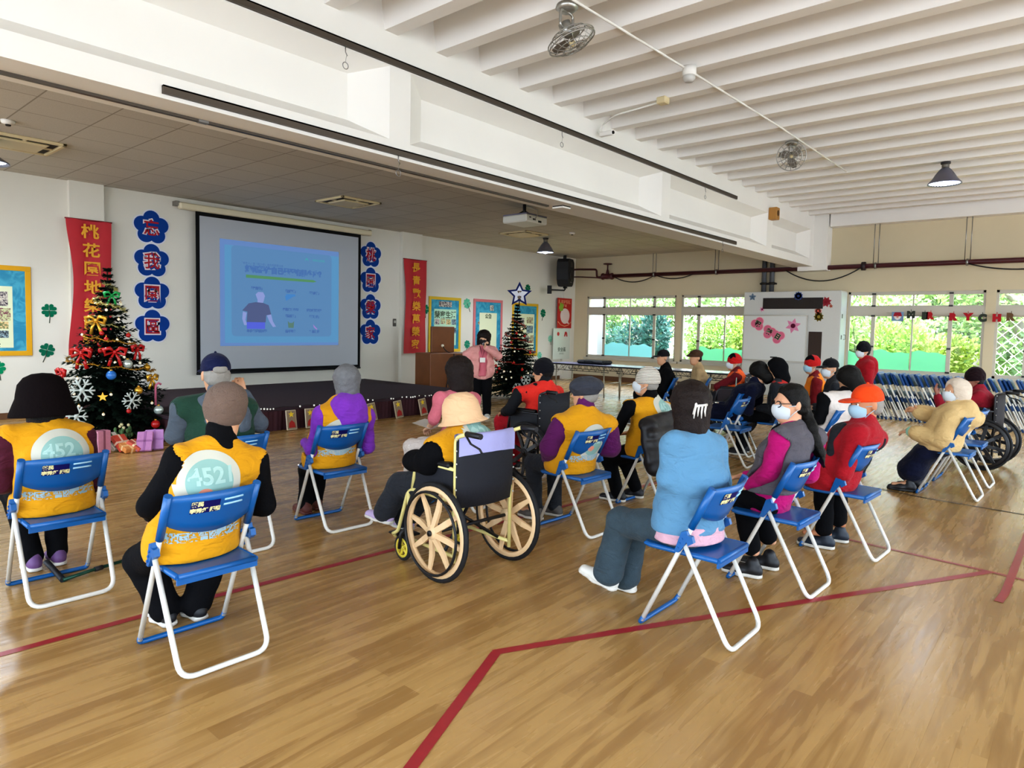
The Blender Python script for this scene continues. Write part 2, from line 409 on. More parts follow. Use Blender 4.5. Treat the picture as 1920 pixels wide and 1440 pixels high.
# ---- joists (run along Y from the beam towards the camera side) and slab
struct(MB().box((XL, YR, 4.72), (XW + .2, 5.5, 4.9)), 'ceiling', M_joist)
jx = 4.13 - .66 * 13
JO = MB().add([(-.08, YR, 0), (.08, YR, 0), (.13, YR, .36), (-.13, YR, .36), (-.08, 5.25, 0), (.08, 5.25, 0), (.13, 5.25, .36), (-.13, 5.25, .36)],
              [(0, 1, 5, 4), (1, 2, 6, 5), (0, 4, 7, 3), (0, 3, 2, 1), (4, 5, 6, 7), (2, 3, 7, 6)]).mesh('joist', M_joist)
k = 0
while jx < XW - .2:
    if jx > XL + .2:
        o = bpy.data.objects.new('ceiling_joist', JO); COL.objects.link(o); o.location = (jx + .08, 0, 4.37); o['kind'] = 'structure'
    jx += .66
struct(MB().box((17.2, YR, 4.13), (17.5, 4.9, 4.75)), 'trim_6', M_joist)

# ------------------------------------------------------------------ light
wd = bpy.data.worlds.new('world'); SC.world = wd; wd.use_nodes = True
nt = wd.node_tree; bg = nt.nodes['Background']
sky = nt.nodes.new('ShaderNodeTexSky'); sky.sky_type = 'NISHITA'; sky.sun_disc = False; sky.sun_elevation = math.radians(42); sky.sun_rotation = math.radians(70)
sky.air_density = 1.2; sky.dust_density = 3.0
mx = nt.nodes.new('ShaderNodeMixRGB'); mx.inputs[0].default_value = .62; mx.inputs[2].default_value = (6.2, 6.2, 6.4, 1)
nt.links.new(sky.outputs[0], mx.inputs[1]); nt.links.new(mx.outputs[0], bg.inputs['Color']); bg.inputs['Strength'].default_value = 1.15
sn = bpy.data.lights.new('sun', 'SUN'); sn.energy = 3.2; sn.angle = math.radians(1.2); sn.color = (1, .95, .86)
so = bpy.data.objects.new('sun', sn); COL.objects.link(so)
so.rotation_euler = Vector((-.55, .25, -.8)).to_track_quat('-Z', 'Y').to_euler()
SC.view_settings.view_transform = 'Standard'; SC.view_settings.look = 'Medium High Contrast'; SC.view_settings.exposure = 0.12
SC.view_settings.use_white_balance = True; SC.view_settings.white_balance_temperature = 5800; SC.view_settings.white_balance_tint = 6
try:
    SC.cycles.use_denoising = True; SC.cycles.max_bounces = 7; SC.cycles.diffuse_bounces = 4; SC.cycles.transparent_max_bounces = 12; SC.cycles.sample_clamp_indirect = 6
except Exception: pass
# ================================================================== things on and before the stage wall
def flat(n, c, r=.7, e=None): return mat(n, c, r, spec=.2, emit=e)
def circle(cx, cz, r, n=28, a0=0.0): return [(cx + r * math.cos(a0 + 2 * PI * k / n), cz + r * math.sin(a0 + 2 * PI * k / n)) for k in range(n)]
def bw(y): return lambda u, v, t: (u, y - t, v)       # prism towards the room from the stage wall
# ---- stage platform
M_carp = mat('stage_carpet', '#3a2930', .95, bump=(80, .3), var=.1); M_skirtm = mat('maroon_skirt', '#3c1820', .8, bump=(14, .5), var=.2)
SX0, SX1, SY0, SZ = 3.62, 9.35, 8.92, .34
st = empty('stage_platform', ((SX0 + SX1) / 2, SY0, 0)); tag(st, 'low dark stage platform with maroon skirt along the back wall', 'stage')
ox = (SX0 + SX1) / 2
MB().rbox((SX0 - ox, 0, SZ - .05), (SX1 - ox, YW - .12 - SY0, SZ), .01).build('deck', M_carp, st)
sk = MB(); n = 260; pts = []
for k in range(n + 1):
    x = SX0 + (SX1 - SX0) * k / n; pts.append((x - ox, .03 + .012 * math.sin(k * 1.9) + .006 * math.sin(k * .7)))
vs = [(x, y, 0) for x, y in pts] + [(x, y * .5 + .005, SZ - .05) for x, y in pts]
sk.add(vs, [(k, k + 1, n + 2 + k, n + 1 + k) for k in range(n)], 0, True)
for X0 in (SX0, SX1):
    sk.box((X0 - ox - (0 if X0 == SX0 else .02), .03, 0), (X0 - ox + (.02 if X0 == SX0 else 0), YW - .12 - SY0, SZ - .05))
sk.build('skirt', M_skirtm, st)
lg = empty('light_string', (ox, SY0 - .01, SZ)); tag(lg, 'string of small silver bulbs along the front edge of the stage', 'light string')
P = [(SX0 - ox + (SX1 - SX0) * k / 120, -.012, .004 + .008 * math.sin(k * .8)) for k in range(121)]
MB().tube(P, .004, 5).build('cable', mat('dark_cable', '#1c1a1a', .6), lg)
b = MB(); rr = random.Random(3)
for k in range(1, 119):
    if rr.random() < .5: b.ball((P[k][0], -.022, P[k][2] - .006), .011 + .006 * rr.random(), 6)
b.build('bulbs', mat('silver_bulb', '#e8e6e0', .15, .6, emit=('#fff4e0', .25)), lg)['kind'] = 'stuff'

# ---- projection screen with the projected slide
sc = empty('projection_screen', (7.33, YW, .6)); tag(sc, 'large white pull-down projection screen showing a blue slide', 'projection screen')
o7 = Vector((7.33, YW, .6))
def lb(o, y): return lambda u, v, t: (u - o.x, y - t - o.y, v - o.z)
ys_ = YW - .16
MB().rbox((5.25 - 7.33, -.22, 3.56 - .6), (9.45 - 7.33, -.1, 3.68 - .6), .02).build('roller_case', mat('screen_case', '#d9cfb2', .5), sc)
MB().box((5.2 - 7.33, -.16, 3.62 - .6), (5.26 - 7.33, -.006, 3.7 - .6)).box((9.42 - 7.33, -.16, 3.62 - .6), (9.47 - 7.33, -.006, 3.7 - .6)).build('bracket', mat('grey_metal', '#8d8a84', .4, .7), sc)
XA, XB, ZA, ZB = 5.54, 9.18, .6, 3.56
MB().prism([(XA, ZA), (XB, ZA), (XB, ZB), (XA, ZB)], lb(o7, ys_), 0, .004).build('border', flat('screen_border', '#101012'), sc)
MB().prism([(XA + .07, ZA + .07), (XB - .07, ZA + .07), (XB - .07, ZB - .07), (XA + .07, ZB - .07)], lb(o7, ys_ - .004), 0, .003).build('fabric', mat('screen_fabric', '#b2b5ba', .9), sc)
MB().cyl((XA - 7.33, -.165, 0), (XB - 7.33, -.165, 0), .02, 10).build('bottom_bar', flat('screen_bar', '#15151a', .4), sc)
U0, U1, V0, V1 = 5.98, 8.6, 1.11, 3.12
def su(u): return U0 + (U1 - U0) * u
def sv(v): return V1 - (V1 - V0) * v
def em(n, c, s=.95): return mat(n, '#20242a', .9, emit=(c, s))
ys2 = ys_ - .008
def rect(u0, v0, u1, v1): return [(su(u0), sv(v1)), (su(u1), sv(v1)), (su(u1), sv(v0)), (su(u0), sv(v0))]
def rrect(u0, v0, u1, v1, r=.03):
    pts = []
    for cx, cz, a in ((u1 - r, v1 - r, -PI / 2), (u1 - r, v0 + r, 0), (u0 + r, v0 + r, PI / 2), (u0 + r, v1 - r, PI)):
        for k in range(6):
            t = a + PI / 2 * k / 5; pts.append((su(cx + r * math.cos(t)), sv(cz - r * math.sin(t) * 1.25)))
    return pts
sl = MB().prism(rect(0, 0, 1, 1), lb(o7, ys2), 0, .001, 0)
sl.prism(rect(.035, .05, 1, .97), lb(o7, ys2 - .0015), 0, .0005, 1).prism(rrect(.085, .055, .93, .9), lb(o7, ys2 - .003), 0, .0005, 2)
slo = sl.build('slide', [em('slide_edge', '#6a83ae', .85), em('slide_margin', '#6391b2', .82), em('slide_panel', '#6284a6', .84)], sc)
y3 = ys2 - .0045
tt = lambda u, v: (lambda a, b_: (su(u) + a - o7.x, y3 - o7.y, sv(v) + b_ - o7.z))
t = MB(); put_text(t, '如何評估自己是否有肌少症？', .135, tt(.51, .257), 0, .012); t.build('title_lettering', em('slide_title', '#4f6f9f', .85), slo)
t = MB(); put_text(t, '「老年人」是「肌少症」高危險群要注意', .05, tt(.33, .205), 0)
for u, v, s in ((.28, .44, '「走路慢」'), (.56, .45, '「爬樓梯」'), (.77, .455, '「起身難」'), (.56, .635, '走路速度變慢'), (.77, .635, '體力明顯下降'), (.56, .7, '「提重物」'), (.77, .7, '「常跌倒」'), (.28, .855, '年長者體重減輕'), (.56, .855, '提不動物'), (.77, .855, '容易跌倒')):
    put_text(t, s, .06, tt(u, v), 0, .004)
t.build('caption_lettering', em('slide_small', '#4a6798', .85), slo)
t = MB(); put_text(t, '健康促進衛教', .05, tt(.81, .115), 0)
t.prism([(su(.68), sv(.13)), (su(.70), sv(.095)), (su(.72), sv(.13)), (su(.7), sv(.115))], lb(o7, y3), 0, .0004); t.build('corner_logo', em('slide_logo', '#4f9f9c', .85), slo)
MB().prism([(su(.195), sv(.345)), (su(.76), sv(.345)), (su(.79), sv(.335)), (su(.76), sv(.32)), (su(.195), sv(.315))], lb(o7, y3), 0, .0004).build('pencil_bar', em('slide_green', '#5c8a5c', .85), slo)
g = MB()
g.prism([(su(a), sv(b_)) for a, b_ in ((.27, .5), (.29, .475), (.33, .475), (.345, .51), (.335, .56), (.325, .59), (.285, .59), (.285, .55))], lb(o7, y3), 0, .0004, 0)
g.prism([(su(a), sv(b_)) for a, b_ in ((.165, .66), (.215, .59), (.27, .575), (.33, .58), (.375, .6), (.395, .69), (.355, .7), (.35, .77), (.2, .77), (.205, .67))], lb(o7, y3 - .0006), 0, .0004, 1)
g.prism(rect(.2, .77, .345, .835), lb(o7, y3 - .0006), 0, .0004, 2)
g.prism([(su(a), sv(b_)) for a, b_ in ((.17, .67), (.2, .68), (.19, .75), (.205, .8), (.18, .8), (.165, .74))], lb(o7, y3), 0, .0004, 0)
g.prism([(su(a), sv(b_)) for a, b_ in ((.36, .7), (.395, .69), (.41, .76), (.435, .81), (.41, .815), (.38, .76))], lb(o7, y3), 0, .0004, 0)
g.build('man_drawing', [em('slide_skin', '#8f95c0', .85), em('slide_shirt', '#555b7c', .85), em('slide_trousers', '#5a62c4', .85)], slo)
g = MB()
g.prism(rect(.52, .48, .6, .5), lb(o7, y3), 0, .0004, 0).prism([(su(a), sv(b_)) for a, b_ in ((.51, .5), (.6, .49), (.52, .55))], lb(o7, y3 - .0006), 0, .0004, 0)
g.prism([(su(a), sv(b_)) for a, b_ in ((.535, .75), (.55, .77), (.575, .77), (.59, .75), (.585, .82), (.54, .82))], lb(o7, y3), 0, .0004, 1)
g.prism([(su(a), sv(b_)) for a, b_ in ((.76, .78), (.775, .8), (.8, .83), (.79, .835), (.765, .81))], lb(o7, y3), 0, .0004, 2)
g.build('icon_drawings', [em('slide_icon_blue', '#4d80b4', .85), em('slide_icon_olive', '#5f7a6a', .85), em('slide_icon_pink', '#a080bc', .85)], slo)

# ---- blossom signs
M_pw = flat('sign_white', '#d9dbe4'); M_navy = flat('sign_navy', '#123f8c'); M_red = flat('sign_red', '#a3202b')
def blossom(x, z, ch, label, group):
    r0 = .135
    o = empty('blossom_sign', (x, YW, z)); tag(o, label, 'sign', group)
    for mi, (name, g_, y, m) in enumerate((('backing', .022, -.006, M_pw), ('petals', 0, -.012, M_navy))):
        q = MB()
        for k in range(5):
            a = PI / 2 + k * 2 * PI / 5; q.prism(circle(.16 * math.cos(a), .16 * math.sin(a), r0 + g_, 24), lambda u, v, t: (u, y - t + .0002 * k, v), 0, .004)
        q.prism(circle(0, 0, .12 + g_), lambda u, v, t: (u, y - t, v), 0, .0042); q.build(name, m, o)
    q = MB(); put_text(q, ch, .285, lambda u, v: (u * .95, -.0175, v * 1.05), 0, .026); q.build('character_outline', flat('glyph_white', '#dcd2d6'), o)
    q = MB(); put_text(q, ch, .285, lambda u, v: (u * .95, -.019, v * 1.05), 0, .004); q.build('character', M_red, o)
for ch, z in zip('忘我園區', (3.19, 2.61, 2.04, 1.46)): blossom(4.84, z, ch, 'blue blossom sign reading %s left of the screen' % ch, 'blossom signs left of the screen')
for ch, z in zip('桃園榮家', (3.16, 2.58, 1.97, 1.39)): blossom(9.57, z, ch, 'blue blossom sign reading %s right of the screen' % ch, 'blossom signs right of the screen')

# ---- red hanging banners
M_ban = mat('red_satin', '#b51826', .55, var=.15, vscale=3, sheen=.3); M_gold = flat('gold_ink', '#e0a634', .5)
def banner(x0, x1, z0, z1, chars, label, curl, y=YW - .13):
    o = empty('hanging_banner', ((x0 + x1) / 2, y, z0)); tag(o, label, 'banner', 'red couplet banners'); W = x1 - x0; H_ = z1 - z0
    def dx(v): return curl * math.sin(PI * min(1, v * 1.05)) ** 1.5 * (1 if v < 1 else 1) - curl * .55 * max(0, .2 - (1 - v) * 1.0) * 5 * 0
    def dy(u, v): return -.012 - .012 * math.sin(u * 9 + v * 2) - .02 * math.sin(v * 5) ** 2
    N_, K = 26, 10
    vs = []; fs = []
    for i in range(N_ + 1):
        v = i / N_
        for k in range(K + 1):
            u = k / K; inn = dx(v)
            vs.append((-W / 2 + inn * (1 - u) * 1.0 + u * W + (inn * -.25 * u), dy(u, v), H_ * (1 - v)))
    for i in range(N_):
        for k in range(K):
            a = i * (K + 1) + k; fs.append((a, a + 1, a + K + 2, a + K + 1))
    MB().add(vs, fs, 0, True).build('cloth', M_ban, o)
    q = MB(); n = len(chars)
    for i, c in enumerate(chars):
        v = (i + .62) / (n + .35)
        put_text(q, c, .25, lambda a, b_: (a * 1.05 + dx(v) * .35, -.05, H_ * (1 - v) + b_ * .95), 0, .006)
    q.build('lettering', M_gold, o)
    MB().cyl((-W / 2 - .01, -.01, H_), (W / 2 + .01, -.01, H_), .012, 8).build('rod', mat('banner_rod', '#7c1a20', .5), o)
banner(3.50, 4.16, .98, 3.17, '桃花園地樂開懷', 'red banner with gold characters behind the left Christmas tree', .09)
banner(10.43, 11.15, .90, 3.15, '長青歡樂萬榮家', 'red banner with gold characters right of the screen', .06)

# ---- notice boards
def photo_mat(n, c1, c2, sc_=9):
    m = bpy.data.materials.new(n); m.use_nodes = True; nt = m.node_tree; b = nt.nodes['Principled BSDF']; tc = nt.nodes.new('ShaderNodeTexCoord')
    nz = nt.nodes.new('ShaderNodeTexNoise'); nz.inputs['Scale'].default_value = sc_; nz.inputs['Detail'].default_value = 3; nz.inputs['Distortion'].default_value = 1.5
    cr = nt.nodes.new('ShaderNodeValToRGB'); cr.color_ramp.interpolation = 'EASE'; cr.color_ramp.elements[0].position = .38; cr.color_ramp.elements[1].position = .62
    cr.color_ramp.elements[0].color = lin(c1); cr.color_ramp.elements[1].color = lin(c2)
    nt.links.new(tc.outputs['Object'], nz.inputs['Vector']); nt.links.new(nz.outputs['Fac'], cr.inputs['Fac']); nt.links.new(cr.outputs[0], b.inputs['Base Color']); b.inputs['Roughness'].default_value = .6
    return m
M_bblue = photo_mat('board_blue_paper', '#2f86a8', '#4fa3bd', 5); M_paper = flat('cream_paper', '#dfe3c0'); M_mint = flat('mint_paper', '#bfe0c4')
PH = [photo_mat('photo_a', '#3a3040', '#d8cfc0', 26), photo_mat('photo_b', '#7a4050', '#cfd8a0', 22), photo_mat('photo_c', '#48683a', '#e6c890', 24), photo_mat('photo_d', '#20242c', '#9ab0b8', 30)]
def board(x0, x1, z0, z1, frame_c, label, paper, title, photos, y=YW):
    o = empty('notice_board', ((x0 + x1) / 2, y, z0)); tag(o, label, 'notice board', 'notice boards on the stage wall'); cx = (x0 + x1) / 2
    f = MB(); t = .075
    for a in (((x0, z0), (x1, z0 + t)), ((x0, z1 - t), (x1, z1)), ((x0, z0 + t), (x0 + t, z1 - t)), ((x1 - t, z0 + t), (x1, z1 - t))):
        f.rbox((a[0][0] - cx, -.03, a[0][1] - z0), (a[1][0] - cx, 0, a[1][1] - z0), .004)
    f.build('frame', flat('board_frame_' + frame_c.strip('#'), frame_c, .6), o)
    MB().box((x0 + t - cx, -.015, t), (x1 - t - cx, 0, z1 - t - z0)).build('backing', M_bblue, o)
    W = x1 - x0; H_ = z1 - z0
    px0, px1, pz0, pz1 = paper
    pp = MB().box((px0 * W - W / 2, -.019, pz0 * H_), (px1 * W - W / 2, -.0155, pz1 * H_)).build('paper', M_paper if frame_c != '#d9b93a' else M_mint, o)
    if title:
        q = MB(); put_text(q, title[0], title[1], lambda a, b_: (a + (px0 + px1) / 2 * W - W / 2, -.0205, b_ + title[2] * H_), 0, .006); q.build('lettering', flat('board_ink', '#57624e'), pp)
    for i, (a, b_, c, d) in enumerate(photos):
        MB().box((a * W - W / 2, -.023, b_ * H_), (c * W - W / 2, -.0195, d * H_)).build('photo', PH[i % 4], o)
board(1.55, 3.05, .98, 2.36, '#d6a21c', 'yellow-framed notice board at the left edge beside the red banner', (.1, .84, .09, .77), ('健康新生活', .17, .16),
      [(.55, .55, .8, .71), (.6, .39, .82, .53), (.66, .3, .8, .38), (.66, .2, .8, .28), (.3, .55, .52, .7), (.3, .3, .55, .5), (.55, .78, .7, .88)])
board(11.36, 12.48, .91, 2.31, '#d9b93a', 'yellow-framed notice board above the brown lectern', (.16, .85, .12, .78), ('榮家生活', .19, .68),
      [(.18, .5, .32, .6), (.36, .51, .5, .61), (.53, .5, .67, .6), (.7, .5, .84, .6), (.18, .34, .32, .44), (.36, .36, .5, .46), (.53, .32, .67, .42), (.7, .34, .86, .44), (.3, .82, .7, .92)])
board(12.96, 14.12, .80, 2.32, '#c9797b', 'pink-framed notice board behind the presenter', (.2, .8, .1, .76), ('公告', .13, .7), [(.55, .8, .68, .9), (.15, .55, .2, .6)])
board(14.55, 15.72, .74, 2.28, '#d8b02e', 'yellow-framed notice board behind the right Christmas tree', (.12, .85, .08, .8), None,
      [(.2, .6, .45, .72), (.55, .62, .8, .74), (.2, .42, .42, .55), (.55, .44, .8, .58), (.45, .26, .66, .38), (.7, .25, .84, .4), (.2, .24, .36, .36)])
# ---- clovers
def clover(x, z, s, c, label, tilt=0.0):
    o = empty('clover_sticker', (x, YW, z)); tag(o, label, 'clover sticker', 'clover stickers on the stage wall'); Rm = Matrix.Rotation(tilt, 2)
    q = MB()
    for k in range(4):
        a = PI / 4 + k * PI / 2 + tilt; d = Vector((math.cos(a), math.sin(a))); p = Vector((-d.y, d.x)); hp = []
        for i in range(20):
            tq = 2 * PI * i / 20; hx = 16 * math.sin(tq) ** 3; hy = 13 * math.cos(tq) - 5 * math.cos(2 * tq) - 2 * math.cos(3 * tq) - math.cos(4 * tq)
            v = d * ((hy + 17) / 30 * .11) + p * (hx / 30 * .115); hp.append((v.x * s, v.y * s))
        q.prism(hp, lambda u, v, t: (u, -.003 - t - .0004 * k, v), 0, .003)
    q.build('leaf', flat('clover_' + c.strip('#'), c), o)
    a = -PI / 2 + tilt; q = MB().tube([(0, -.004, 0), (.09 * s * math.cos(a) + .01, -.004, .09 * s * math.sin(a)), (.2 * s * math.cos(a), -.004, .2 * s * math.sin(a))], .006 * s, 5)
    q.build('stem', flat('clover_stem', '#3d4b3c'), o)
clover(3.29, 1.69, 1.0, '#0f6b4c', 'dark green clover sticker between the left notice board and the banner, upper one')
clover(3.25, 1.06, 1.0, '#12664a', 'dark green clover sticker between the left notice board and the banner, lower one', -.3)
clover(2.60, .80, 1.0, '#1a8a5c', 'green clover sticker under the left notice board at the photo edge', .2)
clover(11.26, 1.98, 1.1, '#147a5c', 'dark green clover sticker touching the right red banner')
clover(12.72, 2.18, 1.25, '#69b896', 'pale green clover sticker between the lectern board and the pink-framed board', .5)
clover(12.75, 1.1, 1.0, '#2f8f72', 'green clover sticker beside the presenter elbow', -.2)
clover(15.23, 2.72, 1.1, '#0e6a4a', 'dark green clover sticker high on the wall above the star', -.5)
clover(15.98, 2.02, 1.15, '#147352', 'dark green clover sticker right of the right tree', -.2)
clover(16.36, 1.25, 1.0, '#8fd0b4', 'pale mint clover sticker at the left edge of the white notice sheet', .2)
clover(16.93, 1.18, 1.0, '#2fa588', 'teal clover sticker in the middle of the white notice sheet', .1)
clover(15.85, .75, 1.0, '#7fcab0', 'pale mint clover sticker low behind the black beanie', .7)
# ---- posters by the corner
po = empty('poster', (16.95, YW - .085, 1.58)); tag(po, 'red poster of a white radish with green leaves above the notice sheet', 'poster')
MB().box((-.37, -.006, 0), (.37, 0, .93)).build('sheet', flat('poster_red', '#b5322a'), po)
q = MB(); el = [(.02 + .24 * math.cos(a), .4 + .24 * math.sin(a) * (1.1 if math.sin(a) < 0 else .9)) for a in np.linspace(0, 2 * PI, 28, endpoint=False)]
q.prism(el, lambda u, v, t: (u, -.007 - t, v), 0, .003); q.prism([(.1, .22), (.2, .2), (.26, .12), (.12, .16)], lambda u, v, t: (u, -.007 - t, v), 0, .0032)
q.build('radish_drawing', flat('radish_white', '#dcc9c2'), po)
q = MB()
for a, l in ((2.2, .26), (2.7, .24), (1.7, .2), (3.1, .18)): q.prism([(-.1, .55), (-.1 + l * math.cos(a + .25), .55 + l * math.sin(a + .25)), (-.1 + l * 1.1 * math.cos(a), .55 + l * 1.1 * math.sin(a)), (-.1 + l * math.cos(a - .25), .55 + l * math.sin(a - .25))], lambda u, v, t: (u * .9, -.011 - t, v), 0, .002)
q.build('leaf_drawing', flat('radish_leaf', '#8fae3a'), po)
q = MB(); put_text(q, '新年好彩頭', .13, lambda a, b_: (a, -.0075, .82 + b_), 0, .004); put_text(q, '好運', .1, lambda a, b_: (a, -.0075, .69 + b_), 0, .004)
q.tube([(-.34, -.009, .2), (-.2, -.009, .1), (0, -.009, .06), (.2, -.009, .1), (.34, -.009, .2)], .016, 6); q.build('lettering', flat('poster_ink', '#d98d6a'), po)
po = empty('notice_sheet', (16.85, YW - .085, .62)); tag(po, 'tall white notice sheet with small red marks beneath the radish poster', 'notice')
MB().box((-.45, -.004, 0), (.42, 0, .95)).build('sheet', mat('laminated_white', '#d3d8cd', .25), po)
q = MB(); put_text(q, '安全區', .14, lambda a, b_: (a, -.0055, .3 + b_), 0, .004); put_text(q, '請勿靠近', .06, lambda a, b_: (a, -.0055, .17 + b_)); q.build('lettering', flat('sheet_ink', '#6d7468'), po)
q = MB(); q.prism(circle(-.2, .78, .06), lambda u, v, t: (u, -.005 - t, v), 0, .002); q.prism([(.1, .7), (.14, .84), (.2, .86), (.26, .82), (.28, .7), (.22, .7), (.2, .78), (.16, .7)], lambda u, v, t: (u, -.005 - t, v), 0, .002)
q.build('red_mark', flat('sheet_red', '#b8403a'), po)
# switch plate
sw = empty('wall_switch', (10.28, YW, 1.63)); tag(sw, 'small grey wall switch beside the right red banner', 'switch')
MB().rbox((-.05, -.02, -.09), (.05, 0, .09), .008).build('plate', flat('switch_grey', '#5a5650'), sw); MB().box((-.03, -.026, -.01), (.03, -.02, .05)).build('rocker', flat('switch_white', '#b0aca2'), sw)

# ---- wooden lectern right of the stage
M_wood = mat('lectern_wood', '#7a4c2a', .45, var=.18, vscale=5)
p0 = onz(822, 726, 0); le = empty('lectern', (10.62, 11.0, 0), 0); tag(le, 'brown wooden lectern with tall back panel between banner and presenter', 'lectern')
MB().rbox((-.85, -.25, .02), (.33, .25, .98), .01).build('cabinet', M_wood, le)
MB().rbox((-.5, .1, .98), (.2, .16, 1.56), .01).build('back_panel', M_wood, le)
MB().rbox((-.88, -.28, 0), (.36, .28, .06), .01).build('plinth', mat('lectern_dark', '#4f3220', .5), le)
q = MB().ball((-.2, .07, 1.13), .035, 10); q.build('knob', mat('cream_knob', '#e4d8c0', .4), le)
MB().tube([(-.2, .06, 1.12), (-.2, .0, 1.05), (-.17, -.05, 1.0), (-.16, -.27, .95), (-.2, -.275, .7), (-.35, -.275, .4), (-.42, -.275, .1)], .012, 6).build('cable', mat('black_cable', '#17151a', .5), le)

# ---- framed star cards leaning against the stage skirt
M_card = flat('card_face', '#8d7a63'); M_cf = mat('card_edge', '#b9a98c', .3); M_star = flat('star_yellow', '#e3c22f'); M_cr = flat('card_red', '#9c2c26')
def star_pts(r, r2, cx=0, cz=0, n=5, a0=PI / 2): return [(cx + (r if k % 2 == 0 else r2) * math.cos(a0 + k * PI / n), cz + (r if k % 2 == 0 else r2) * math.sin(a0 + k * PI / n)) for k in range(2 * n)]
def star_card(px, label, tilt=.0, py=None):
    p = ony(px, 800, SY0 - .12); q_ = empty('star_card', (p[0], SY0 - .1, 0)); tag(q_, label, 'card', 'star cards leaning on the stage front')
    Rm = Matrix.Rotation(-.16, 4, 'X') @ Matrix.Rotation(tilt, 4, 'Y')
    MB().rbox((-.085, -.01, .006), (.085, .006, .3), .006).xform(Rm).build('frame', M_cf, q_)
    MB().box((-.072, -.0125, .02), (.072, -.0095, .288)).xform(Rm).build('picture', M_card, q_)
    MB().prism(star_pts(.05, .022, 0, .235), lambda u, v, t: (u, -.013 - t, v), 0, .002).xform(Rm).build('star', M_star, q_)
    MB().prism([(-.055, .04), (.055, .04), (.045, .11), (0, .15), (-.045, .11)], lambda u, v, t: (u, -.013 - t, v), 0, .002).xform(Rm).build('house', M_cr, q_)
for px, lab, ti in ((549, 'star card leaning on the stage, left of the purple hood', .0), (584, 'star card leaning on the stage, half hidden by the purple sleeve', .02), (702, 'star card leaning on the stage, just right of the purple hood', -.12),
                    (751, 'star card leaning on the stage, in the clear middle of the skirt', -.1), (797, 'star card leaning on the stage, beside the pink shirt', -.12), (478, 'star card leaning on the stage, beside the raised grey sleeve', .05)):
    star_card(px, lab, ti)

# ---- artificial Christmas trees
M_leaf = mat('fir_green', '#18291d', .75, var=.5, vscale=7, spec=.2); M_bark = mat('fir_trunk', '#2c2119', .9)
def fir(h, rad, seed):
    r = random.Random(seed); q = MB(); br = []
    nt_ = 24
    for ti in range(nt_):
        f = ti / (nt_ - 1); z = h * (.13 + .83 * f ** .95); R_ = rad * (1 - f) ** 1.15 + .02; nb = max(6, int(20 * (1 - f) + 6))
        for b_ in range(nb):
            a = 2 * PI * (b_ + r.random() * .7) / nb + ti * 1.3; L_ = R_ * (.8 + .35 * r.random()); dr = -.22 - .3 * r.random() + .5 * f
            br.append((z, a, L_))
            nseg = max(4, int(L_ / .05))
            for s_ in range(nseg):
                t = (s_ + .6) / nseg; rr_ = L_ * t; pz = z + L_ * (dr * t + .1 * t * t)
                c = Vector((rr_ * math.cos(a), rr_ * math.sin(a), pz)); d = Vector((math.cos(a), math.sin(a), dr)).normalized(); sd = Vector((-d.y, d.x, 0)).normalized()
                for m_ in range(7):
                    an = r.uniform(-1.25, 1.25); ln = (.115 - .05 * t) * (1 - .45 * f) * (.6 + .8 * r.random()) * (1.0 if h > 1 else .8); up = r.uniform(-.5, .5)
                    dd = (d * math.cos(an) + sd * math.sin(an) + Vector((0, 0, up))).normalized(); w_ = dd.cross(Vector((0, 0, 1))); w_ = w_.normalized() * .017 if w_.length > .01 else Vector((.017, 0, 0))
                    q.add([c - w_, c + w_, c + dd * ln * .7 + w_ * .9, c + dd * ln, c + dd * ln * .7 - w_ * .9], [(0, 1, 2, 3, 4)])
    return q, br
def tree(name_label, loc, h, rad, seed):
    o = empty('christmas_tree', loc); tag(o, name_label, 'christmas tree'); q, br = fir(h, rad, seed)
    q.build('branches', M_leaf, o); MB().tube([(0, 0, .02), (0, 0, h * .97)], [.035, .008], 8).build('trunk', M_bark, o)
    s_ = MB()
    for k in range(4): a = k * PI / 2 + .4; s_.tube([(0, 0, .1), (.22 * math.cos(a), .22 * math.sin(a), .015)], .014, 6)
    s_.build('stand', mat('tree_stand', '#202a20', .5, .4), o); return o
TL = Vector((3.2, 9.75, 0)); TR_ = Vector((11.5, 9.8, 0)); HL, RL = 2.3, .74; HR, RR = 2.15, .72
tree('tall decorated artificial Christmas tree in front of the left red banner', TL, HL, RL, 5); tree('decorated artificial Christmas tree with star top right of the presenter', TR_, HR, RR, 6)
def on_tree(T, h, rad, f, a, out=1.0):   # a: 0 = towards the camera, positive = to the right in the photo
    base = math.atan2(-T.y, -T.x); an = base + a; R_ = (rad * (1 - f) ** 1.15 + .035) * out
    return Vector((T.x + R_ * math.cos(an), T.y + R_ * math.sin(an), h * (.13 + .83 * f ** .95) - .03)), an
M_b = {'red': mat('bauble_red', '#b3201f', .2), 'gold': mat('bauble_gold', '#d9a83a', .25, .6), 'white': mat('bulb_white', '#f2e6cf', .3, emit=('#fff0cc', .2)), 'silver': mat('bauble_silver', '#c9d4cc', .2, .4), 'blue': mat('bauble_blue', '#3d78c4', .25), 'pink': mat('ribbon_pink', '#c46a86', .5), 'green': mat('bauble_green', '#2c9a4c', .3)}
def hook(q): q.tube([(0, 0, .0), (0, 0, .03)], .003, 4)
def bauble(T, h, rad, f, a, c, label, r=.04, group=None):
    p, an = on_tree(T, h, rad, f, a, .97); o = empty('bauble', p); tag(o, label, 'ornament', group)
    MB().ball((0, 0, -r), r, 12).build('ball', M_b[c], o); MB().cyl((0, 0, -.006), (0, 0, .012), r * .3, 8).build('cap', M_b['gold'], o)
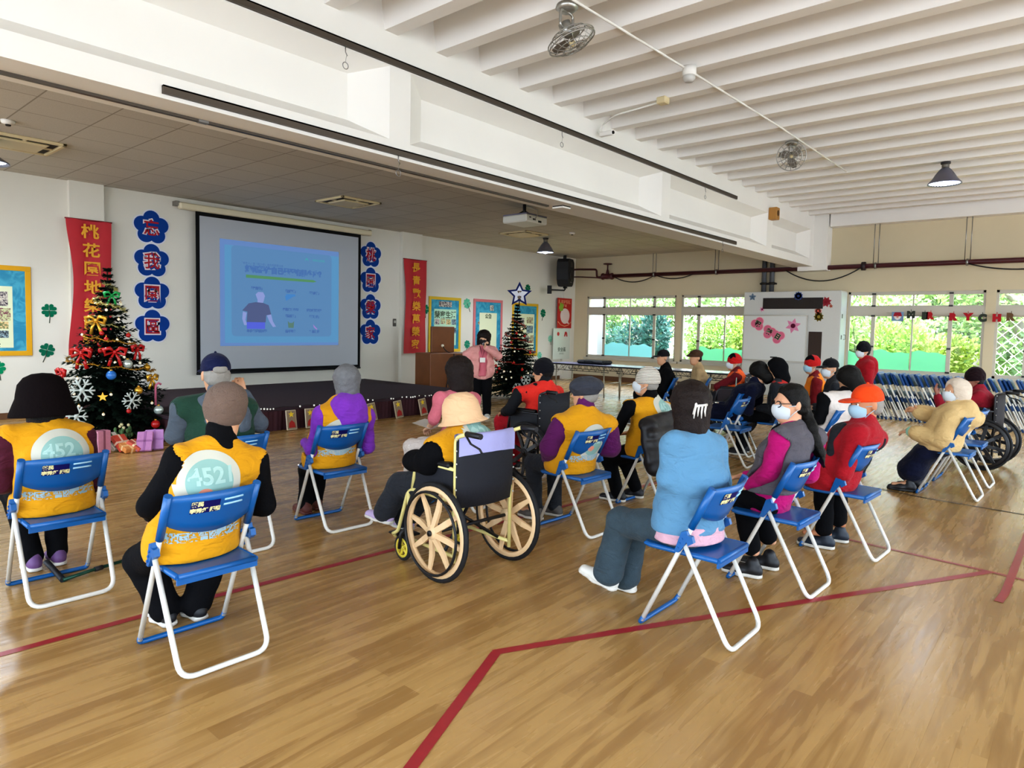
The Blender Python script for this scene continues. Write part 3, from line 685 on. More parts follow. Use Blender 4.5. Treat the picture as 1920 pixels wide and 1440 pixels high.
def bow(T, h, rad, f, a, c, label, s=1.0, group=None):
    p, an = on_tree(T, h, rad, f, a, 1.05); o = empty('ribbon_bow', p, an + PI / 2); tag(o, label, 'ornament', group); q = MB()
    for sx in (-1, 1):
        q.tube([(0, -.01, 0), (sx * .05 * s, -.03, .045 * s), (sx * .11 * s, -.02, .03 * s), (sx * .1 * s, -.02, -.03 * s), (0, -.01, 0)], [.008 * s, .022 * s, .028 * s, .022 * s, .008 * s], 6)
    q.build('loops', M_b[c], o); q = MB()
    for sx in (-1, 1): q.tube([(0, -.01, 0), (sx * .04 * s, -.02, -.08 * s), (sx * .06 * s, -.01, -.16 * s)], [.01 * s, .018 * s, .02 * s], 6)
    q.build('tails', M_b[c], o); MB().ball((0, -.015, 0), .022 * s, 8).build('knot', M_b[c], o)
def snowflake(T, h, rad, f, a, label, s=1.0, c='silver', group=None):
    p, an = on_tree(T, h, rad, f, a, 1.08); o = empty('snowflake_ornament', p, an + PI / 2); q = MB()
    for k in range(6):
        b_ = k * PI / 3; d = Vector((math.cos(b_), 0, math.sin(b_))); e = Vector((-d.z, 0, d.x)); q.tube([(0, 0, 0), d * .13 * s], .011 * s, 5)
        for sg in (-1, 1): q.tube([d * .07 * s, d * .11 * s + e * sg * .045 * s], .009 * s, 5)
    q.ball((0, 0, 0), .03 * s, 8); ob = q.build('snowflake_ornament', mat('snow_white', '#b9bfb8', .7)); ob.location = p; ob.rotation_euler = (0, 0, an + PI / 2)
    bpy.data.objects.remove(o); tag(ob, label, 'ornament', group)
def star_orn(T, h, rad, f, a, label, s=.06):
    p, an = on_tree(T, h, rad, f, a, 1.08); q = MB().prism(star_pts(s, s * .42), lambda u, v, t: (u, t, v), -.012, .012); ob = q.build('star_ornament', M_b['gold']); ob.location = p; ob.rotation_euler = (0, 0, an + PI / 2); tag(ob, label, 'ornament')
def garland(T, h, rad, f0, f1, turns, a0, m, label, name='tinsel_garland'):
    r = random.Random(len(label)); q = MB(); N_ = int(70 * turns); pts = []
    for i in range(N_ + 1):
        t = i / N_; p, an = on_tree(T, h, rad, f0 + (f1 - f0) * t, a0 + turns * 2 * PI * t, 1.0 + .04 * math.sin(i * .8)); p.z += -.025 * math.sin(i * .45) ** 2; pts.append(p)
    q.tube(pts, .006, 4)
    for i in range(N_):
        for k in range(7):
            d = Vector((r.uniform(-1, 1), r.uniform(-1, 1), r.uniform(-1, 1))).normalized() * .04; c = pts[i].lerp(pts[i + 1], r.random()); w_ = d.orthogonal().normalized() * .006
            q.add([c - w_, c + w_, c + d], [(0, 1, 2)])
    ob = q.build(name, m); tag(ob, label, 'garland')
M_gt = mat('gold_tinsel', '#c79a34', .3, .7); M_rt = mat('red_tinsel', '#a83222', .4, .3); M_yt = mat('pale_gold_tinsel', '#d8cf8a', .35, .5)
garland(TL, HL, RL, .93, .62, 2.2, -.5, M_yt, 'pale gold tinsel winding round the top of the left tree')
garland(TL, HL, RL, .56, .30, 1.5, -1.0, M_gt, 'gold tinsel garland round the middle of the left tree')
garland(TR_, HR, RR, .85, .55, 1.4, -1.2, M_rt, 'red tinsel garland round the upper half of the right tree')
garland(TR_, HR, RR, .5, .28, 1.2, -.9, M_rt, 'red tinsel garland round the lower half of the right tree')
# left tree
bow(TL, HL, RL, .44, -.7, 'red', 'big red ribbon bow left of centre on the left tree', 1.2); bow(TL, HL, RL, .45, .15, 'red', 'big red ribbon bow in the centre of the left tree', 1.1)
bow(TL, HL, RL, .47, .85, 'red', 'red ribbon bow on the right side of the left tree', .9); bow(TL, HL, RL, .31, -1.15, 'red', 'red ribbon bow on the far left branch of the left tree', 1.0)
bow(TL, HL, RL, .27, .95, 'gold', 'gold ribbon bow on the right side of the left tree', .9); bow(TL, HL, RL, .84, .3, 'green', 'shiny green bow near the top of the left tree', .8)
bow(TL, HL, RL, .66, -.5, 'gold', 'gold flower bow high on the left tree', 1.1)
snowflake(TL, HL, RL, .21, -.45, 'large white snowflake left of centre on the left tree', 1.15); snowflake(TL, HL, RL, .06, -.45, 'white snowflake low on the left tree beside the dark hat', 1.0); snowflake(TL, HL, RL, .14, .35, 'white snowflake low in the centre of the left tree', .9)
star_orn(TL, HL, RL, .17, -.1, 'small gold star in the lower half of the left tree')
bauble(TL, HL, RL, .01, .75, 'red', 'red bauble low on the right of the left tree', .055); bauble(TL, HL, RL, .09, .95, 'silver', 'pale silver bauble low on the right of the left tree', .06)
bauble(TL, HL, RL, .33, .05, 'blue', 'blue bauble in the middle of the left tree', .06); bauble(TL, HL, RL, .22, .6, 'gold', 'gold bauble right of centre on the left tree', .05)
bauble(TL, HL, RL, .4, .5, 'silver', 'silver bauble right of the red bows on the left tree', .06); bauble(TL, HL, RL, .36, 1.2, 'gold', 'gold bauble on the right edge of the left tree', .045)
cc, an_ = on_tree(TL, HL, RL, .2, .95, 1.05); q = MB().tube([(0, 0, -.22), (0, 0, 0), (.01, 0, .05), (.04, 0, .07), (.07, 0, .05)], .014, 8); ob = q.build('candy_cane', M_b['pink']); ob.location = cc; tag(ob, 'pink striped candy cane hanging on the right of the left tree', 'ornament')
rr = random.Random(11)
for k in range(22):
    bauble(TL, HL, RL, rr.uniform(.05, .8), rr.uniform(-1.3, 1.3), 'white', 'small glowing white bulb on the left Christmas tree', .018, 'small white bulbs on the left tree')
for k in range(8): bauble(TL, HL, RL, rr.uniform(.05, .6), rr.uniform(-1.2, 1.2), 'red', 'small dark red bauble among the left Christmas tree branches', .03, 'small red baubles on the left tree')
for k in range(16): bauble(TR_, HR, RR, rr.uniform(.05, .75), rr.uniform(-1.0, 1.0), 'white', 'small glowing white bulb on the right Christmas tree', .02, 'small white bulbs on the right tree')
for k in range(10): bauble(TR_, HR, RR, rr.uniform(.08, .7), rr.uniform(-1.2, 1.2), 'red', 'small red bauble on the right Christmas tree', .032, 'small red baubles on the right tree')
snowflake(TR_, HR, RR, .1, .3, 'white snowflake low on the right Christmas tree', .9); snowflake(TR_, HR, RR, .02, .05, 'white snowflake at the lowest branches of the right tree', .8)
# star tree topper (blue rim, white face)
tp = empty('tree_topper_star', (TR_.x, TR_.y - .05, HR + .16), math.atan2(TR_.y, TR_.x) - PI / 2); tag(tp, 'white star with blue rim on top of the right Christmas tree', 'tree topper')
MB().prism(star_pts(.29, .14), lambda u, v, t: (u, t, v), 0, .03).build('rim', flat('star_blue', '#1b2560'), tp); MB().prism(star_pts(.2, .098), lambda u, v, t: (u, t, v), -.008, 0).build('face', flat('star_white', '#dfe0e8'), tp)
q = MB(); put_text(q, '平', .11, lambda a, b_: (a, -.0095, b_ + .03), 0, .004); put_text(q, '安', .09, lambda a, b_: (a, -.0095, b_ - .07), 0, .004); q.build('lettering', flat('star_ink', '#5a4428'), tp)
MB().cyl((0, .015, -.3), (0, .015, -.1), .012, 6).build('stick', M_bark, tp)
# ---- presents under the left tree
def gift(px, py, size, yaw, c, label, tilt=0.0, dotc=None, ribbon=True):
    p = onz(px, py, 0); o = empty('gift_box', (p[0], p[1], 0), yaw); tag(o, label, 'gift box', 'presents below the left tree'); a, b_, h = size
    Rm = Matrix.Translation((0, 0, math.sin(abs(tilt)) * b_ / 2)) @ Matrix.Rotation(tilt, 4, 'X')
    MB().rbox((-a / 2, -b_ / 2, .003), (a / 2, b_ / 2, h), .006).xform(Rm).build('box', mat('gift_' + c.strip('#'), c, .4, var=.15, vscale=30), o)
    if ribbon:
        MB().box((-.012, -b_ / 2 - .002, .002), (.012, b_ / 2 + .002, h + .002)).box((-a / 2 - .002, -.012, .002), (a / 2 + .002, .012, h + .002)).xform(Rm).build('ribbon', flat('gift_ribbon_' + (dotc or 'd9c9a8').strip('#'), dotc or '#d9c9a8', .4), o)
gift(190, 852, (.16, .12, .28), .3, '#c98aa0', 'tall pink gift box beside the maroon sleeve', dotc='#8a5566')
gift(211, 845, (.17, .24, .05), .5, '#d8d6cc', 'white and green gift box leaning under the left tree', .9, '#3f6a4c')
gift(226, 846, (.17, .22, .06), .4, '#c9523f', 'red patterned gift box leaning under the left tree', .8, '#f0d0b8')
gift(240, 848, (.16, .16, .06), .2, '#d08a4a', 'orange patterned gift box under the left tree', .4, '#f0c890')
gift(254, 846, (.16, .18, .05), .7, '#c4563f', 'small red patterned gift box right of the orange one', .6, '#f2d9b0')
gift(272, 845, (.17, .26, .04), -.5, '#b981b0', 'mauve gift box leaning under the left tree, left of a pair', .9, '#a06c9c')
gift(290, 842, (.2, .27, .04), -.4, '#b98ac0', 'mauve gift box leaning under the left tree, nearest the stage', .9, '#a878b0')
p = onz(241, 838); fl = empty('flower_sprig', (p[0], p[1] + .15, 0)); tag(fl, 'small green sprig with cream flowers behind the presents', 'flower')
q = MB(); r = random.Random(2)
for k in range(14):
    d = Vector((r.uniform(-.1, .1), r.uniform(-.06, .06), r.uniform(.1, .24))); q.tube([(0, 0, 0), d], .004, 4); q.ball(d, (.02, .012, .03), 6)
q.build('leaves', mat('sprig_green', '#5a7a4a', .7), fl); q = MB()
for k in range(5): q.ball((r.uniform(-.06, .06), r.uniform(-.05, .02), r.uniform(.18, .27)), .02, 6)
q.build('blossoms', flat('sprig_cream', '#d9cfa0'), fl)
# ================================================================== ceiling fittings, pipes, right-hand wall, tables
M_cream = mat('cream_plastic', '#d8c9a0', .5); M_slot = mat('vent_slot', '#2a241c', .8); M_gm = mat('galvanised', '#8f8d8a', .35, .8); M_track = mat('track_dark', '#5a5249', .4, .6)
# ---- cassette vents
def vent(x, y, label):
    o = empty('ceiling_vent', (x, y, 3.78)); tag(o, label, 'air vent', 'cassette air vents in the tile ceiling'); a = .42
    f = MB()
    for s in range(4):
        Rz = Matrix.Rotation(s * PI / 2, 4, 'Z')
        f2 = MB().rbox((-a, -a, -.035), (a, -a + .05, 0), .008).xform(Rz); f.add(f2.v, f2.f)
        f2 = MB().rbox((-.02, -a + .03, -.03), (.02, -a + .17, -.005), .004).xform(Rz); f.add(f2.v, f2.f)
        f2 = MB().add([(-.27, -.27, -.03), (.27, -.27, -.03), (.24, -.24, -.045), (-.24, -.24, -.045)], [(0, 1, 2, 3)]).xform(Rz); f.add(f2.v, f2.f)
    f.build('frame', M_cream, o); MB().box((-a + .03, -a + .03, -.012), (a - .03, a - .03, -.002)).build('slot', M_slot, o)
    MB().rbox((-.26, -.26, -.05), (.26, .26, -.015), .015).build('panel', M_cream, o)
vent(7.32, 10.3, 'square cassette vent above the projection screen'); vent(12.2, 10.25, 'square cassette vent behind the hanging projector'); vent(2.42, 10.4, 'square cassette vent above the left pendant lamp')
# ---- pendant lamps
M_shade = mat('lamp_shade_metal', '#8c8fa6', .3, .85); M_bulb = mat('lamp_glow', '#ffffff', .5, emit=('#f4f6ff', 14))
def pendant(x, y, zc, zb, label, r=.21, power=220):
    o = empty('pendant_lamp', (x, y, zc)); tag(o, label, 'pendant lamp', 'bell shaped pendant lamps'); d = zb - zc
    MB().lathe([(0, 0), (.07, 0), (.07, -.03), (.03, -.045), (0, -.045)], 16).build('ceiling_rose', mat('rose_dark', '#3a3838', .5, .4), o)
    if d < -.4: MB().cyl((0, 0, -.04), (0, 0, d + .3), .012, 8).build('stem', M_gm, o)
    t = d + .30
    MB().lathe([(.025, t + .06), (.05, t + .05), (.055, t - .02), (.05, t - .05), (.07, t - .06)], 20).build('socket', M_gm, o)
    MB().lathe([(.05, t - .04), (.09, t - .08), (.14, t - .15), (.18, t - .22), (r, d + .02), (r + .005, d), (r - .01, d + .005), (.17, t - .215), (.13, t - .15), (.08, t - .08), (.045, t - .05)], 32).build('shade', M_shade, o)
    MB().ball((0, 0, d + .075), (.085, .085, .1), 16).build('bulb', M_bulb, o)
    MB().lathe([(.05, t - .07), (.085, t - .1), (.13, t - .165), (.168, t - .225), (r - .014, d + .012)], 28).build('reflector', mat('lamp_reflector_glow', '#f4f6ff', .5, emit=('#eef2ff', 2.2)), o)  # inner face glows by itself, in place of the bulb's bounced light
    l = bpy.data.lights.new('pendant_light', 'SPOT'); l.energy = power; l.shadow_soft_size = .12; l.spot_size = math.radians(150); l.spot_blend = .6; l.color = (.96, .97, 1)
    lo = bpy.data.objects.new('pendant_light', l); COL.objects.link(lo); lo.location = (x, y, zb - .02)
pendant(13.1, 10.3, 3.78, 3.42, 'bell pendant lamp glowing left of the black speaker'); pl = ondepth(0, 290, 8.6)
pendant(2.02, 10.25, 3.78, 3.43, 'bell pendant lamp cut by the left edge of the photo', .27)
pendant(12.82, 1.95, 4.37, 4.02, 'bell pendant lamp glowing under the ribbed ceiling on the right', .235)
def hidden_lamp(x, y): pendant(x, y, 4.37, 4.0, 'bell pendant lamp of the same row, out of the picture', .235)
# ---- orbit fans
M_fanm = mat('fan_metal', '#a7a59e', .3, .7); M_blade = mat('fan_blade', '#7d766c', .4, .3)
def fan(x, y, zc, aim, label, r=.2):
    o = empty('ceiling_fan', (x, y, zc)); tag(o, label, 'ceiling fan', 'caged orbit fans on the ribbed ceiling')
    MB().lathe([(0, 0), (.09, 0), (.1, -.03), (.06, -.06), (0, -.06)], 18).build('mount', M_fanm, o)
    q = MB()
    for sx in (-1, 1): q.tube(fillet([(0, 0, -.05), (sx * .09, 0, -.07), (sx * .09, 0, -.2), (0, 0, -.22)], .03), .012, 6)
    q.build('yoke', M_fanm, o)
    ax = Vector(aim).normalized(); Rm = ax.to_track_quat('Z', 'Y').to_matrix().to_4x4(); c = Vector((0, 0, -.2)) + ax * .1; T = Matrix.Translation(c) @ Rm
    MB().lathe([(0, -.16), (.055, -.15), (.06, -.05), (.03, -.02), (0, -.02)], 16).xform(T).build('motor', M_fanm, o)
    cg = MB()
    for rr_, zz in ((r, 0), (r, .03), (r * .72, .065), (r * .45, .08), (r * .72, -.05)): cg.tube([(rr_ * math.cos(a), rr_ * math.sin(a), zz) for a in np.linspace(0, 2 * PI, 32, endpoint=False)], .0045 if rr_ < r else .006, 5, closed=True)
    for k in range(16):
        a = 2 * PI * k / 16; ca, sa = math.cos(a), math.sin(a)
        cg.tube([(r * .1 * ca, r * .1 * sa, .088), (r * .45 * ca, r * .45 * sa, .08), (r * .72 * ca, r * .72 * sa, .065), (r * ca, r * sa, .02), (r * .72 * ca, r * .72 * sa, -.05), (.05 * ca, .05 * sa, -.07)], .003, 4)
    cg.xform(T).build('cage', M_fanm, o)
    for k in range(3):
        a = 2 * PI * k / 3 + .5; q = MB(); vs = []
        for i in range(7):
            t = i / 6; rr_ = .03 + (r * .86 - .03) * t; wd_ = .09 * math.sin(PI * (.15 + .75 * t)) + .012
            for s_, zz in ((-1, -.018), (1, .018)):
                b_ = a + s_ * wd_ / max(rr_, .06) * .6 + .35 * t; vs.append((rr_ * math.cos(b_), rr_ * math.sin(b_), zz + .02))
        q.add(vs, [(2 * i, 2 * i + 1, 2 * i + 3, 2 * i + 2) for i in range(6)], 0, True); q.xform(T).build('blade', M_blade, o)
    MB().ball(tuple(c + ax * .035), .03, 12).build('hub', mat('fan_hub', '#d8c79a', .4), o)
fan(4.8, 3.6, 4.37, (.25, -.35, -1), 'caged ceiling fan nearest the camera at the top of the photo', .21); fan(10.22, 3.5, 4.37, (-.8, -.3, -.25), 'caged ceiling fan further away facing the camera', .2)
# ---- conduit, detectors, alarm horn
q = MB().tube([(3.6, 3.5, 4.36), (4.65, 3.5, 4.36), (6.72, 3.43, 4.36), (9.3, 3.37, 4.36), (12.55, 3.36, 4.36)], .012, 6); tag(q.build('conduit_pipe', M_white), 'thin white conduit running across the ribbed ceiling past the fans', 'conduit')
q = MB().tube([(10.22, 3.36, 4.36), (10.22, 3.5, 4.37)], .01, 6); 
sd = empty('smoke_detector', (6.72, 3.4, 4.35)); tag(sd, 'white smoke detector on the conduit between the two fans', 'smoke detector')
MB().lathe([(0, .03), (.07, .03), (.075, -.06), (.06, -.07), (0, -.07)], 20).build('base', M_white, sd); MB().lathe([(0, -.06), (.062, -.06), (.066, -.1), (.05, -.115), (.045, -.13), (0, -.13)], 20).build('cap', mat('detector_cap', '#c4c2bc', .4), sd)
jb = empty('junction_box', (7.41, 4.08, 4.33)); tag(jb, 'small cream junction box with a conduit running to the beam', 'junction box')
MB().rbox((-.06, -.06, -.03), (.06, .06, .05), .01).build('box', M_cream, jb); MB().tube(fillet([(.0, .05, .0), (.1, .75, .0), (.36, 1.1, 0), (.36, 1.15, -.1)], .1), .012, 6).build('pipe', M_white, jb)
cm = empty('camera_bullet', (7.75, 5.1, 4.2)); tag(cm, 'small white surveillance camera on the top edge of the beam', 'security camera')
MB().rbox((-.03, -.1, -.03), (.03, .1, .03), .01).build('body', M_white, cm); MB().cyl((0, -.115, 0), (0, -.1, 0), .022, 10).build('lens', mat('lens_black', '#101010', .2), cm); MB().cyl((0, .05, .02), (0, .05, .12), .012, 8).build('bracket', M_white, cm)
hn = empty('alarm_horn', (14.22, 5.17, 4.05)); tag(hn, 'orange wooden loudspeaker box on the beam near the window wall', 'speaker box')
MB().rbox((-.08, -.09, -.13), (.1, .08, .12), .012).build('case', mat('orange_wood', '#b0803c', .5, var=.1), hn); MB().lathe([(0, 0), (.06, 0), (.06, -.006), (0, -.006)], 16, (0, -.09, 0), 'y').build('grille', mat('grille_brown', '#5a4020', .8), hn)
def round_det(x, y, z, label):
    o = empty('smoke_detector', (x, y, z)); tag(o, label, 'smoke detector'); MB().lathe([(0, 0), (.07, 0), (.065, -.03), (.03, -.045), (0, -.045)], 18).build('base', M_white, o); MB().lathe([(0, -.04), (.03, -.04), (.025, -.06), (0, -.06)], 12).build('sensor', M_slot, o)
p = onz(15, 226, 3.78); round_det(p[0], p[1], 3.78, 'small white smoke detector at the left edge of the tile ceiling'); p = onz(1073, 436, 3.78); round_det(p[0], p[1], 3.78, 'small white smoke detector right of the middle pendant lamp')
# ---- curtain tracks with hooks
def track(x0, x1, y, z, label, hooks, w=.03):
    o = empty('curtain_track', (x0, y, z)); tag(o, label, 'curtain track', 'curtain tracks on the beam'); L_ = x1 - x0
    MB().box((0, -w, -.03), (L_, -w + .012, .03)).box((0, -.012, -.03), (L_, 0, .03)).box((0, -w, .018), (L_, 0, .03)).build('rail', M_track, o)
    for hx in hooks: MB().tube([(hx - x0, -w / 2, -.02), (hx - x0, -w / 2, -.08), (hx - x0 + .02, -w / 2, -.11)], .005, 5).tube([(hx - x0 + .03 * math.cos(a), -w / 2, -.2 + .03 * math.sin(a)) for a in np.linspace(0, 2 * PI, 14, endpoint=False)], .004, 5, closed=True).tube([(hx - x0 + .01, -w / 2, -.11), (hx - x0, -w / 2, -.17)], .002, 4).build('hook', M_gm, o)
track(-1, 12.45, BF - .003, 4.1, 'long dark curtain rail along the upper edge of the beam', (3.68, 6.94, 11.1))
track(2.1, 12.5, BF - .003, 3.26, 'dark curtain rail along the lower edge of the beam', (4.3, 11.9))
o = empty('curtain_track', (-1, 5.56, 3.2)); tag(o, 'dark curtain rail screwed to the underside of the beam', 'curtain track'); MB().box((0, -.02, -.02), (8.1, .02, 0)).build('rail', M_track, o); MB().rbox((3.5, -.025, -.024), (3.58, .025, .0), .003).build('joint', M_gm, o)
ex = empty('speaker_vent', (7.27, 5.46, 3.2)); tag(ex, 'small white box with dark edge under the beam near the projector', 'ceiling box'); MB().rbox((-.09, -.09, -.035), (.09, .09, -.012), .006).build('cover', M_white, ex); MB().box((-.085, -.085, -.014), (.085, .085, 0)).build('gasket', M_slot, ex)
# ---- projector
pj = empty('projector', (9.35, 7.85, 3.45)); tag(pj, 'white projector hanging from the tile ceiling behind the beam', 'projector')
MB().rbox((-.28, -.28, -.02), (.32, .28, .11), .02).build('body', mat('projector_white', '#dcdcd2', .35), pj)
MB().box((-.27, -.27, .108), (.31, .27, .13)).build('top_plate', mat('projector_grey', '#6f6d80', .5), pj); q = MB().cyl((0, 0, .12), (0, 0, .33), .03, 10)
for a in range(4): q.tube([(0, 0, .22), (.16 * math.cos(a * PI / 2 + .8), .16 * math.sin(a * PI / 2 + .8), .13)], .012, 6)
q.build('ceiling_mount', mat('mount_black', '#1b1a1c', .5), pj); MB().cyl((-.1, .28, .045), (-.1, .31, .045), .045, 16).build('lens', mat('lens_black', '#101010', .2), pj)
MB().box((-.1, -.283, .02), (-.02, -.279, .05)).box((.05, -.283, -.005), (.14, -.279, .03)).box((-.2, -.283, .05), (-.15, -.279, .07)).build('socket', mat('socket_black', '#191919', .5), pj)
MB().tube([(-.05, -.28, .03), (-.05, -.34, .1), (.0, -.3, .2), (.02, -.05, .3)], .008, 6).build('cable', mat('grey_cable', '#9a9486', .5), pj)
# ---- black wall speaker on a bracket
sp = empty('wall_speaker', (16.42, 12.1, 2.83), .3); tag(sp, 'black loudspeaker on a wall bracket in the far corner', 'speaker'); MBk = mat('speaker_black', '#1b1c22', .6); 
out = [(-.27, .2), (-.2, .06), (-.1, 0), (.1, 0), (.2, .06), (.27, .2), (.29, .5), (.27, .72), (.18, .82), (-.18, .82), (-.27, .72), (-.29, .5)]
MB().prism(out, lambda u, v, t: (u, t, v), -.16, .2).build('cabinet', MBk, sp)
MB().lathe([(0, .005), (.1, .0), (.15, -.015), (.165, -.01), (.17, .01)], 24, (0, -.168, .33), 'y').build('woofer', mat('cone_black', '#121216', .4), sp); MB().rbox((-.12, -.172, .58), (.12, -.16, .72), .01).build('horn', mat('cone_black', '#121216', .4), sp)
MB().box((-.07, -.166, .12), (.07, -.161, .135)).build('badge', mat('badge_grey', '#8a8a90', .4), sp)
q = MB().tube([(0, .05, .02), (-.05, .0, -.08), (-.12, .0, -.12), (-.5, .32, -.12)], .022, 8).box((-.56, .26, -.24), (-.5, .38, .0)).box((-.02, -.02, -.05), (.08, .08, .02)); q.build('bracket', mat('bracket_black', '#1a181a', .5), sp)
MB().cyl((0, .05, .8), (0, .05, .93), .05, 10).build('top_hook', mat('bracket_black', '#1a181a', .5), sp)
# ---- red fire pipe with valve along the window wall
M_fp = mat('pipe_oxblood', '#4a1a20', .4, var=.15); fp = empty('fire_pipe', (17.3, 11.1, 3.17)); tag(fp, 'dark red water pipe with a valve wheel along the window wall', 'pipe')
MB().cyl((0, 0, 0), (0, -18, 0), .055, 14).build('main_pipe', M_fp, fp)
q = MB().lathe([(.06, -.2), (.1, -.18), (.1, -.14), (.075, -.12), (.085, 0), (.075, .12), (.1, .14), (.1, .18), (.06, .2)], 16, (0, .1, 0), 'y').cyl((0, .1, .03), (0, .1, .2), .06, 12, r2=.03).cyl((0, .1, .2), (0, .1, .36), .022, 8); q.build('valve_body', M_fp, fp)
MB().tube([(.12 * math.cos(a), .1 + .12 * math.sin(a), .37) for a in np.linspace(0, 2 * PI, 20, endpoint=False)], .018, 6, closed=True).tube([(-.12, .1, .37), (.12, .1, .37)], .012, 6).tube([(0, -.02, .37), (0, .22, .37)], .012, 6).build('handwheel', M_fp, fp)
MB().tube(fillet([(0, .3, -.02), (0, .48, -.02), (0, .5, .22), (0, 1.15, .25), (.0, 1.4, .25)], .06), .03, 8).tube(fillet([(0, .3, -.05), (0, .55, -.02), (0, 1.2, .02), (0, 1.4, .02)], .06), .018, 6).build('branch_pipe', M_fp, fp)
for y in (9.62, 7.75, 3.9, 2.13, .3): MB().cyl((0, y - 11.1 + .05, .05), (0, y - 11.1 + .05, 3.77 - 3.17 if y > 5.7 else 1.2), .009, 6).cyl((0, y - 11.1 - .05, .05), (0, y - 11.1 - .05, 3.77 - 3.17 if y > 5.7 else 1.2), .009, 6).lathe([(.0, -.02), (.075, -.02), (.075, .02), (.0, .02)], 12, (0, y - 11.1, 0), 'y').build('hanger', M_gm, fp)
for y in (4.15,): MB().lathe([(.0, -.04), (.1, -.04), (.1, .04), (.0, .04)], 16, (0, y - 11.1, 0), 'y').build('flange', mat('flange_dark', '#2a1a1c', .5), fp)
def sag(y0, y1, d, label):
    pts = [(17.24, y0 + (y1 - y0) * t, 3.13 - d * 4 * t * (1 - t)) for t in np.linspace(0, 1, 18)]
    tag(MB().tube(pts, .014, 6).build('cable', mat('black_cable', '#17151a', .5)), label, 'cable', 'cables sagging under the red pipe')
sag(10.9, 9.6, .16, 'black cable sagging under the red pipe beside the valve'); sag(9.5, 8.4, .1, 'black cable sagging under the red pipe over the far windows'); sag(5.9, 4.2, .28, 'black cable sagging under the red pipe over the white cabinet'); sag(2.1, .3, .15, 'black cable sagging under the red pipe at the right photo edge')
# grey downpipes
for y, lab in ((6.5, 'left dark grey downpipe of the pair above the cabinet'), (6.3, 'right dark grey downpipe of the pair above the cabinet')):
    o = empty('downpipe', (17.4, y, 2.5)); tag(o, lab, 'pipe', 'grey downpipes'); MB().cyl((0, 0, 0), (0, 0, 1.28), .06, 12).build('pipe', mat('grey_pipe', '#55575a', .5), o); MB().lathe([(.0, .3), (.075, .3), (.075, .36), (0, .36)], 12).rbox((-.02, -.1, .31), (.1, .1, .35), .004).build('clamp', M_slot, o)
# ---- white cabinet with dark grilles, whiteboard and stickers
cb = empty('air_conditioner_cabinet', (17.0, 5.67, 0)); tag(cb, 'tall white panelled cabinet with dark grilles between the window banks', 'cabinet'); M_cab = mat('cabinet_white', '#cfcfca', .5, var=.04, vscale=40)
MB().rbox((0, -1.15, .0), (.48, 1.17, 2.6), .01).build('body', M_cab, cb); MB().box((.005, -1.157, .6), (.47, -1.15, 2.56)).build('side_door', mat('cabinet_side', '#d4dcdc', .4), cb)
g = MB().box((-.012, -.75, 2.17), (0, .68, 2.44)); 
for k in range(40): g.box((-.016, -.74 + k * .0355, 2.175), (-.012, -.73 + k * .0355, 2.435))
g.build('top_grille', mat('grille_dark', '#2a221e', .6), cb); g = MB().box((-.012, -.76, .9), (0, -.46, 1.62))
for k in range(9): g.box((-.016, -.75 + k * .033, .905), (-.012, -.742 + k * .033, 1.615))
g.build('lower_grille', mat('grille_brown2', '#3a2a20', .6), cb)
MB().box((.1, -1.165, 1.95), (.13, -1.157, 2.05)).box((.1, -1.165, 1.45), (.13, -1.157, 1.55)).build('hinge', M_slot, cb); MB().tube([(.3, -1.16, 1.45), (.3, -1.2, 1.45), (.3, -1.2, 1.56), (.3, -1.16, 1.56)], .008, 6).build('handle', M_gm, cb)
wb = empty('whiteboard', (16.97, 6.0, .88)); tag(wb, 'whiteboard with pink blossom cut-outs mounted on the white cabinet', 'whiteboard')
MB().box((-.012, -.74, 0), (0, .8, 1.12)).build('writing_surface', mat('whiteboard_white', '#d6d7d4', .2), wb); q = MB()
for a, b_ in (((-.76, -.02), (.82, .012)), ((-.76, 1.11), (.82, 1.14)), ((-.76, 0), (-.735, 1.12)), ((.795, 0), (.82, 1.12))): q.box((-.022, a[0], a[1]), (0, b_[0], b_[1]))
q.build('frame', mat('board_alu', '#b4b0a6', .35, .5), wb); MB().rbox((-.05, -.3, -.05), (-.01, .4, -.02), .006).build('pen_tray', mat('board_alu', '#b4b0a6', .35, .5), wb); MB().box((-.0135, -.07, .07), (-.0122, .1, .1)).build('printed_mark', flat('ink_black', '#26221f'), wb)
M_pk = flat('blossom_pink', '#d5728e'); M_pk2 = flat('blossom_edge', '#e6a3b4')
def fx(y, z, x): return lambda u, v, t: (x - t, y - u, z + v)
def pinkchar(y, z, ch, ang, label):
    o = empty('blossom_cutout', (16.957, y, z)); tag(o, label, 'paper cutout', 'pink character blossoms on the whiteboard'); L0 = lambda u, v, t: (-t, -u, v)
    for nm, gr, t0, m in (('backing', .014, 0, M_pk2), ('petals', 0, .002, M_pk)):
        q = MB()
        for k in range(3): a = ang + k * 2 * PI / 3; q.prism(circle(.075 * math.cos(a), .075 * math.sin(a), .095 + gr, 20), L0, t0, t0 + .002 + .0002 * k)
        q.build(nm, m, o)
    c, s = math.cos(-.5), math.sin(-.5)
    q = MB(); put_text(q, ch, .15, lambda u, v: (-.0065, -(u * c - v * s), u * s + v * c), 0, .012); q.build('character_outline', flat('char_green', '#8fb08a'), o)
    q = MB(); put_text(q, ch, .15, lambda u, v: (-.0075, -(u * c - v * s), u * s + v * c), 0, .005); q.build('character', flat('ink_black', '#26221f'), o)
